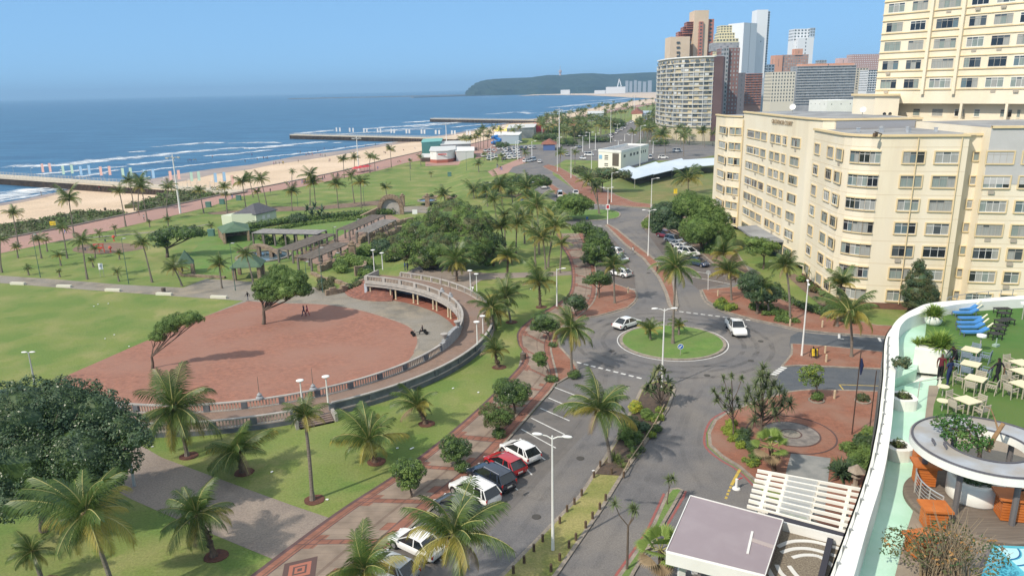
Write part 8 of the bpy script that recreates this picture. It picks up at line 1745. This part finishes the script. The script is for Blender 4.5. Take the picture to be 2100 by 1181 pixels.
def person(P,pose,rz,shirt,trou,lab,skin=SKIN,group=None,s=1.0):
 o=bpy.data.objects.new('person',BD[pose]); COL.objects.link(o); o.location=P; o.rotation_euler=(0,0,rz); o.scale=(s,s,s)
 for i,m_ in ((0,skin),(1,CLN[shirt]),(2,CLN[trou])): o.material_slots[i].link='OBJECT'; o.material_slots[i].material=m_
 tag(o,lab,'person',group); return o
person(gz(1943,791,ZT),'stand',.4,'navy','navy','person in dark navy uniform standing at the edge of the terrace lawn',s=1.04); person(gz(1937,783,ZT)+Vector((-.15,.3,0)),'stand',2.6,'maroon','black','person in dark red top beside the one in navy uniform on the terrace'); person(gz(1956,757,ZT),'bend',2.0,'black','black','person in black bending beside the farthest terrace table'); person(gz(2042,791,ZT),'walk',.3,'black','black','person in black shirt walking alone across the terrace lawn',s=1.03)
person(gz(2103,1068,ZB+.1),'reach',1.5,'black','grey','light-skinned person in dark shorts at the right edge by the orange bar table',SKL)
person(gz(1298,522,0),'walk',1.2,'white','grey','person in white shirt crossing the road beside the brick median'); person(gz(1348,556,.14),'stand',2,'white','black','person in white on the brick median beyond the roundabout palm'); person(gz(1249,421,.14),'stand',0,'black','black','person in dark clothes on the red pavement under the far lamps')
person(gz(624,648,ZL),'walk',2.4,'navy','navy','taller person in navy in the shade of the plaza tree',s=1.05); person(gz(631,647,ZL),'walk',2.3,'pink','red','person in pink beside the one in navy under the plaza tree'); person(gz(509,618,ZL),'walk',1.2,'black','grey','person with dark top where the path meets the plaza')
person(gz(836,556,0),'stand',.5,'navy','navy','person in blue overalls with pale cap beside the great fig, right one'); person(gz(831,555,0),'stand',1.5,'blue','navy','person in blue overalls partly hidden behind the other by the fig'); person(gz(970,600,.5),'sit',2.4,'white','black','person in white sitting on the outer balustrade wall')
person(gz(563,527,ZL),'stand',0,'navy','black','person in navy among the lower pergola posts');
B=gz(861,686,ZL); t=thing('quad_bike','open pedal kart with four wheels on the plaza concrete','bike',B); mb=MB(); d=Vector((-.9,-.35,0)).normalized(); n_=Vector((-d.y,d.x,0)); f=[B+d*1.0+Vector((0,0,.35)),B-d*.9+Vector((0,0,.4))]
mb.tube([f[0],B+Vector((0,0,.45)),f[1]],.04,6); mb.tube([f[0]-n_*.5,f[0]+n_*.5],.03,6); mb.tube([f[1]-n_*.5,f[1]+n_*.5],.03,6); mb.tube([f[0],f[0]+Vector((0,0,.4))-d*.3],.03,6); mb.box(B-d*.4+Vector((0,0,.55)),(.45,.45,.08)); mb.build('frame',BLK,t)
for c in f:
 for s in (-1,1): m_=MB(); q=c+n_*.52*s; q.z=ZL+.28; m_.tube([q-n_*.06,q+n_*.06],.27,12); m_.build('wheel',TYRE,t)
person(B-d*.45+Vector((0,0,.1)),'sit',math.atan2(d.y,d.x)-PI/2,'black','black','person in dark clothes riding the pedal kart')
pr=random.Random(77); cols=list(CLN)
def crowd(spots,z,lab,group,poses=('stand','walk')):
 for x,y in spots: person(gz(x,y,z(x,y) if callable(z) else z),pr.choice(poses),pr.random()*6.28,pr.choice(cols),pr.choice(['black','grey','navy','khaki','blue']),lab,pr.choice([SKIN,SKIN,SKL]),group)
crowd([(390,332),(393,333),(398,332),(402,332),(386,333),(436,325),(517,321),(541,327),(546,328),(549,327),(575,328),(640,314),(631,316),(652,313),(611,315),(616,315),(528,330),(503,334),(665,308),(685,306),(709,305),(750,302),(753,301),(770,299)],SEAZ+.1,'small figure of a bather standing at the water edge','bathers at the water edge')
crowd([(562,339),(566,338),(573,338),(580,337),(582,338),(612,334),(628,320),(634,319),(638,319),(641,320),(657,321),(661,322),(667,322),(675,332),(677,332),(788,316),(791,317),(851,308),(852,311),(828,312),(201,388),(204,390),(207,389),(212,388),(218,389),(189,384),(192,385),(85,402)],lambda x,y:-3.6,'small figure of a person on the open sand','people on the open sand')
crowd([(285,443),(296,452),(135,479),(139,478),(477,410),(620,377),(624,378),(627,377),(589,380),(594,379),(662,370),(666,368),(760,358),(775,349),(816,337),(819,336),(822,337),(684,363),(693,362),(555,396)],ZL,'small figure of a person walking on the pink promenade','walkers on the promenade')
crowd([(1020,345),(1023,346),(1026,349),(1029,350),(1065,331)],0,'small figure of a person on the pink path by the junction','walkers on the pink path by the junction')
crowd([(x,y) for x,y in ((940,264),(925,258),(1150,243),(1160,240),(1180,236),(1200,231),(1210,229),(1225,226),(1128,246))],-2,'tiny figure on the far beach','figures on the far beach')
# lamp posts
LW=M('lamp_white',(0.78,0.78,0.76),.5,(0.68,.68,.66),.8,4); LGR=M('lamp_green',(0.07,0.14,0.12),.6); LGY=M('lamp_grey',(0.4,0.42,0.42),.5)
def lamp(bx,by,ty,lab,arms=2,mat=LW,r_=.1,arm=.75,az=0,group='tall white street lamps',z=None,hs=.72,base=None,tx=None):
 B=gp(bx,by) if z is None else gz(bx,by,z); top=aty(tx or bx,ty,B.y).z; t=thing('street_lamp',lab,'street lamp',B,group); mb=MB(); mb.tube([B,B+Vector((0,0,.9)),(B.x,B.y,top)],[r_*1.4,r_*1.15,r_*.55],8); mb.build('pole',mat,t); top_=Vector((B.x,B.y,top))
 for s in ((-1,1) if arms==2 else (1,)):
  d=Vector((math.cos(az),math.sin(az),0))*s; m_=MB(); m_.tube([top_-Vector((0,0,.25)),top_+d*arm*.5-Vector((0,0,.05)),top_+d*arm],[.05,.04,.035],5); m_.build('arm',mat,t)
  m_=MB(); c=top_+d*(arm+.4*hs); vs=[];n=12
  a_=d; b_=Vector((-d.y,d.x,0))
  for k,(rr_,zz) in enumerate(((.01,-.12),(.75,-.05),(1,.03),(.8,.12),(.3,.17),(.01,.18))):
   for i in range(n): an=2*PI*i/n; vs.append(c+a_*math.cos(an)*.55*hs*rr_+b_*math.sin(an)*.22*hs*rr_+Vector((0,0,zz*hs)))
  m_.add(vs,[(k*n+i,k*n+(i+1)%n,(k+1)*n+(i+1)%n,(k+1)*n+i) for k in range(5) for i in range(n)]); m_.build('lamp_head',WHITEW if mat is not LGR else LGY,t,smooth=True)
 return t
lamp(1357,797,633,'white two-armed street lamp at the strelitzia tip of the median by the roundabout'); l3=lamp(1246,461,385,'white two-armed street lamp carrying a small red poster at the head of the north median')
lamp(1329,526,431,'white two-armed street lamp on the north brick median'); lamp(1644,731,580,'white street lamp with two heads seen end-on, on the east brick island',az=1.25,arm=.7); lamp(1142,630,551,'white single-arm street lamp on the lawn beside the walkway',1); lamp(1134,1130,893,'white two-armed street lamp on the grassy median among bollards',az=-.25)
lamp(276,996,832,'grey lamp post beside the huge dark tree, lamp arm pointing left',1,LGY,az=PI,arm=.3,group='grey park lamps'); B=gz(276,996,0);
lamp(72,790,722,'grey twin-headed lamp on the left lawn behind the huge dark tree',2,LGY,arm=.2,group='grey park lamps',z=ZL)
for bx,by,ty,a,lab in ((1335,437,366,1,'single-headed tall white pole at the road bend before the dry lawn'),(1254,416,354,1,'white pole on the red pavement by the windswept tree'),(1171,366,303,1,'white pole beside the brown pavement north of the island'),(1143,352,282,1,'white pole at the corner beyond the crossing'),(1213,351,308,1,'white pole left of the white hall'),(1312,350,258,1,'white pole rising before the right side of the white hall'),(1195,312,279,2,'T-shaped lamp before the white hall, left'),(1209,305,272,2,'T-shaped lamp before the white hall, middle'),(1221,306,274,1,'thin white lamp before the white hall'),(1266,270,255,2,'T-shaped lamp on the far road'),(1296,295,277,2,'T-shaped lamp behind the white hall, left'),(1281,290,275,1,'lamp behind the white hall, middle'),(1268,298,289,2,'short T-shaped lamp just behind the white hall'),(1339,315,290,2,'T-shaped lamp right of the white hall'),(1062,327,292,1,'pale car park lamp, left'),(1058,320,290,1,'pale car park lamp beside the left one'),(1091,320,290,1,'pale lamp beside the beach car park hedge'),(1007,330,300,1,'thin car park lamp near the young palms'),(1112,285,262,1,'lamp among the far palms, first'),(1230,270,252,1,'lamp among the far palms, second'),(1252,293,226,2,'very tall white mast in the far palm belt'),(1326,262,236,2,'T-shaped lamp before the balcony tower'),(1171,252,222,1,'white pole by the far surf')):
 B=gp(bx,by); lamp(bx,by,ty,lab,a,r_=.11 if B.y<300 else .16,arm=1.2,group='white lamps along the northern road',hs=.9 if B.y<300 else 1.2)
for bx,by,ty,lab in ((83,569,481,'green park lamp at the far left'),(264,582,489,'green park lamp with a yellow tag, left of the flat-topped tree'),(483,596,499,'green park lamp beside the green pavilion'),(662,600,508,'green park lamp with a yellow tag by the pergolas'),(747,419,381,'green park lamp behind the mid lawn palms'),(611,424,369,'green park lamp behind the garden house lawn'),(842,371,325,'green park lamp on the slope before the beach restaurant'),(957,350,312,'green park lamp on the upper slope'),(1002,412,375,'green park lamp among the windswept trees'),(685,493,466,'short garden lamp on the round lawn'),(733,483,450,'short garden lamp at the corner of the upper pergola'),(575,535,509,'short garden lamp beside the oval pond'),(628,566,537,'short garden lamp at the lower pergola'),(690,545,519,'short garden lamp between the lower pergolas'),(1090,428,374,'grey-green lamp mast right of the great fig')):
 lamp(bx,by,ty,lab,1,LGR,.06,arm=.25,group='green park lamps',hs=.7)
def globe(bx,by,ty,lab,z):
 B=gz(bx,by,z); top=aty(bx,ty,B.y).z; t=thing('mushroom_lamp',lab,'lamp',B,'white mushroom lamps of the raised walk'); mb=MB(); mb.tube([B,(B.x,B.y,top)],[.09,.06],8); mb.build('pole',LW,t); mb=MB(); mb.lathe((B.x,B.y,top),[(.06,-.15),(.12,-.08),(.38,-.02),(.4,.04),(.3,.08),(.02,.1)],14); mb.build('lamp_head',WHITEW,t,smooth=True)
for bx,by,ty,z,lab in ((965,594,555,1.45,'mushroom lamp on the outer balustrade, upper one of the pair by the sitting person'),(978,597,562,0,'mushroom lamp on the lawn beside the sitting person'),(979,706,660,1.45,'mushroom lamp on the outer wall at the bend'),(991,690,648,0,'mushroom lamp behind the one at the bend'),(673,828,772,1.45,'mushroom lamp at the right of the wall steps'),(621,838,780,1.0,'mushroom lamp at the left of the wall steps'),(768,560,513,1.0,'mushroom lamp on the pier behind the colonnade end, left'),(785,553,519,1.45,'mushroom lamp on the end wall of the raised walk')): globe(bx,by,ty,lab,z)
for bx,by,ty,lab in ((370,438,317,'very tall white floodlight mast with crossed head on the promenade, left'),(736,350,280,'very tall white floodlight mast by the red umbrellas'),(916,297,252,'white floodlight mast behind the beach restaurant'),(1147,302,222,'tall mast with stacked aerials beyond the junction'),(1300,245,196,'very tall dark mast in the far palm belt')):
 B=gz(bx,by,ZL if bx<900 else 0); top=aty(bx,ty,B.y).z; t=thing('floodlight_mast',lab,'mast',B,'tall masts along the beachfront'); mb=MB(); mb.tube([B,(B.x,B.y,top)],[.32,.14],8); mb.build('pole',LW,t); mb=MB()
 for a in range(3): d=Vector((math.cos(a*1.05),math.sin(a*1.05),0))*1.8; mb.beam(Vector((B.x,B.y,top-.8))-d,Vector((B.x,B.y,top-.8))+d,.14,.14); mb.box(Vector((B.x,B.y,top-.9))-d,(.6,.6,.4)); mb.box(Vector((B.x,B.y,top-.9))+d,(.6,.6,.4))
 mb.build('cross_head',LGY,t)
for i,x in enumerate((30,66,125,215,305,335,385,405,432,450)):
 B=gz(x,362+x*.06,-1.3); lamp(x,362+x*.06,340+x*.075,'thin lamp standing along the nearest pier','1'=='2' or 1,LGY,.06,arm=.4,group='thin lamps along the nearest pier',z=-1.3,hs=.8)
B=gz(1395,728,.14); t=thing('keep_left_sign','round blue arrow sign on a short pole on the roundabout grass','sign',B); mb=MB(); mb.tube([B,B+Vector((0,0,.9))],.03,6); mb.build('post',FRG,t); mb=MB(); q=[B+Vector((.36*math.cos(2*PI*i/20),-.02,1.1+.36*math.sin(2*PI*i/20))) for i in range(20)]; mb.add(q,[tuple(range(20))]); mb.add([p+Vector((0,.04,0)) for p in q],[tuple(range(20))[::-1]]); mb.build('disc',SW,t); mb=MB(); mb.add([B+Vector((.31*math.cos(2*PI*i/20),-.03,1.1+.31*math.sin(2*PI*i/20))) for i in range(20)],[tuple(range(20))]); mb.build('blue_face',SB,t); mb=MB(); c=B+Vector((0,-.045,1.1)); mb.beam(c+Vector((.15,0,.15)),c+Vector((-.08,0,-.08)),.02,.09,up=(0,1,0)); mb.beam(c+Vector((.15,0,.15)),c+Vector((-.08,0,-.08)),.09,.02,up=(0,1,0)); mb.add([c+Vector((-.19,0,-.19)),c+Vector((.04,0,-.16)),c+Vector((-.16,0,.04))],[(0,1,2)]); mb.build('arrow',SW,t)
B=gz(1669,732,.14); t=thing('folding_sign','yellow and black folding advertising sign on the east brick island','sign',B)
for s in (-1,1):
 m_=MB(); m_.beam(B+Vector((0,s*.28,0)),B+Vector((0,s*.03,1.15)),.85,.04,up=(1,0,0)); m_.beam(B+Vector((-.42,s*.28,0)),B+Vector((-.42,s*.03,1.15)),.05,.05); m_.beam(B+Vector((.42,s*.28,0)),B+Vector((.42,s*.03,1.15)),.05,.05); m_.build('panel',SK,t)
mb=MB(); mb.beam(B+Vector((0,-.30,.3)),B+Vector((0,-.08,1.08)),.035,.72,up=(0,1,.2));
mb=MB(); mb.add([B+Vector((-.36,-.27,.25)),B+Vector((.36,-.27,.25)),B+Vector((.36,-.075,1.08)),B+Vector((-.36,-.075,1.08))],[(0,1,2,3)]); mb.build('yellow_face',SY,t)
mb=MB()
for (a,b,c,d) in ((-.25,.5,.25,.55),(-.2,.68,.12,.74),(-.3,.86,.3,.9)):
 yy=lambda z:-.27+(z-.25)/.83*.195-.012
 mb.add([B+Vector((a,yy(b),b)),B+Vector((c,yy(b),b)),B+Vector((c,yy(d),d)),B+Vector((a,yy(d),d))],[(0,1,2,3)])
mb.build('marking',SK,t)
p_=l3.location; mb=MB(); mb.box((p_.x-.02,p_.y-.16,4.3),(.95,.05,1.3)); a_=mb.build('poster',SW,l3); mb=MB(); mb.box((p_.x-.05,p_.y-.2,4.35),(.6,.03,.75)); mb.build('poster_red',SR,a_)
B=gz(1452,596,0); t=thing('back_of_sign','round traffic sign seen from behind at the corner of the east parking bays','sign',B); mb=MB(); mb.tube([B,(B.x-.1,B.y,2.9)],.05,6); mb.build('post',LW,t); mb=MB(); mb.tube([(B.x-.1,B.y-.03,3.0),(B.x-.1,B.y+.03,3.0)],.36,16); mb.build('disc',LGY,t)
board(1204,452,445,4,4,'small blue traffic sign on the northern island edge',SB,0,1); board(1070,420,407,6,6,'blue board among the shaggy palms near the road',SB,0,1)
mb=MB(); mb.lathe((0,0,0),[(.1,0),(.1,.55),(.08,.6)],8); b0=mb.build('bollard',M('wood_bollard',(0.09,0.06,0.04),.9,(0.14,.1,.07),3,4)); tag(b0,'short dark wooden bollard standing on the grassy median','bollard','wooden bollards on the grassy median')
BP=[(1218,979),(1193,1016),(1178,1034),(1163,1049),(1148,1073),(1113,1110),(1095,1130),(1075,1154),(1053,1175),(1254,972),(1242,1026),(1230,1044),(1215,1063),(1201,1082),(1181,1107),(1167,1123),(1148,1149),(1130,1171),(1231,957),(1279,978)]
for i,(x,y) in enumerate(BP):
 o=b0 if i==0 else b0.copy()
 if i: COL.objects.link(o)
 o.location=gz(x,y,.13)
mb=MB(); mb.lathe((0,0,0),[(.13,0),(.13,.85),(.1,.95)],8); b1=mb.build('bollard',M('stone_bollard',(0.5,0.4,0.28),.9)); tag(b1,'pale sandstone-coloured bollard on red brick paving','bollard','pale bollards on the brick paving')
for i,(x,y) in enumerate([(1686,671),(1692,724),(1694,742),(1711,817),(1472,607),(1288,601),(1620,668)]):
 o=b1 if i==0 else b1.copy()
 if i: COL.objects.link(o)
 o.location=gz(x,y,.13)
for x,y,lab in ((1073,738,'dark round litter bin at the bend of the walkway'),(336,600,'small brown litter bin beside the concrete path'),(854,424,'brown drum bin on the sand before the pier')):
 if lab.endswith('pier'): x,y=216,432
 p=gp(x,y); mb=MB(); mb.lathe(p,[(.33,0),(.36,.1),(.38,.85),(.32,.9)],12); o=mb.build('litter_bin',M('bin_brown',(0.12,.1,.08),.9)); tag(o,lab,'bin','litter bins')
t=thing('rope_fence','low timber rope fence along the planted median edge','fence',gz(1262,975,.14)); F_=[gz(x,y,.14) for x,y in ((1279,978),(1290,955),(1318,915),(1345,872),(1362,838))]; mb=MB()
for i in range(4): mb.beam(F_[i]+Vector((0,0,.5)),F_[i+1]+Vector((0,0,.5)),.07,.07); mb.box(F_[i]+Vector((0,0,.3)),(.12,.12,.6))
mb.build('rail',M('rope_rail',(0.35,.27,.19),.9),t)
for x,y,lab in ((1763,722,'tall dark flag pole with furled dark flag before the terrace wall, left'),(1795,760,'tall dark pole right of the furled flag')):
 B=gz(1747+(x-1763)*1.1,890,.14); top=aty(x,y,B.y).z; t=thing('flag_pole',lab,'flag pole',B,'dark poles on the forecourt'); mb=MB(); mb.tube([B,(B.x,B.y,max(6,top))],[.06,.04],6); mb.build('pole',M('pole_brown',(0.08,.05,.04),.6),t)
 if x==1763: mb=MB(); mb.tube([(B.x+.12,B.y,top-.6),(B.x+.22,B.y,top-1.3),(B.x+.2,B.y,top-2.2)],[.06,.17,.05],6); mb.build('flag',CLN['navy'],t)
B=gz(1510,1002,0); t=thing('barrier_post','small white boom barrier post with red mark in the driveway','barrier',B); mb=MB(); mb.lathe(B,[(.35,0),(.3,.1),(.12,.15),(.12,.9)],10); mb.build('post',WHITEW,t); mb=MB(); mb.tube([B+Vector((0,0,.85)),B+Vector((.5,.2,.9))],.05,6); mb.build('arm',SR,t)
lx=random.Random(5)
for i in range(26):
 x,y=lx.choice([(700,1035),(545,960),(300,900),(800,905),(1090,600),(330,870),(1140,930),(1180,970),(970,790),(240,700),(180,640)]); x+=lx.uniform(-50,50); y+=lx.uniform(-18,18)
 p=gp(x,y); mb=MB(); mb.box((p.x,p.y,p.z+.06),(.22,.16,.04),lx.random()*3); o=mb.build('litter_scrap',SW); tag(o,'scrap of pale litter lying on the ground','litter','scraps of litter on the ground')
# air
def haze():
 mb=MB(); X0,X1,Y0,Y1,Z0,Z1=-15900,5900,-290,25900,SEAZ-6,260
 vs=[(x,y,z) for z in (Z0,Z1) for x,y in ((X0,Y0),(X1,Y0),(X1,Y1),(X0,Y1))]
 mb.add(vs,[(3,2,1,0),(4,5,6,7),(0,1,5,4),(1,2,6,5),(2,3,7,6),(3,0,4,7)])
 m=bpy.data.materials.new('haze'); m.use_nodes=True; n=m.node_tree.nodes; n.remove(n['Principled BSDF'])
 v=n.new('ShaderNodeVolumePrincipled'); v.inputs['Density'].default_value=HAZED; v.inputs['Color'].default_value=(0.4,0.68,1.0,1); v.inputs['Anisotropy'].default_value=0.0
 m.node_tree.links.new(v.outputs[0],n['Material Output'].inputs['Volume'])
 o=mb.build('haze',m); tag(o,kind='stuff')
HAZED=0.00011
haze()
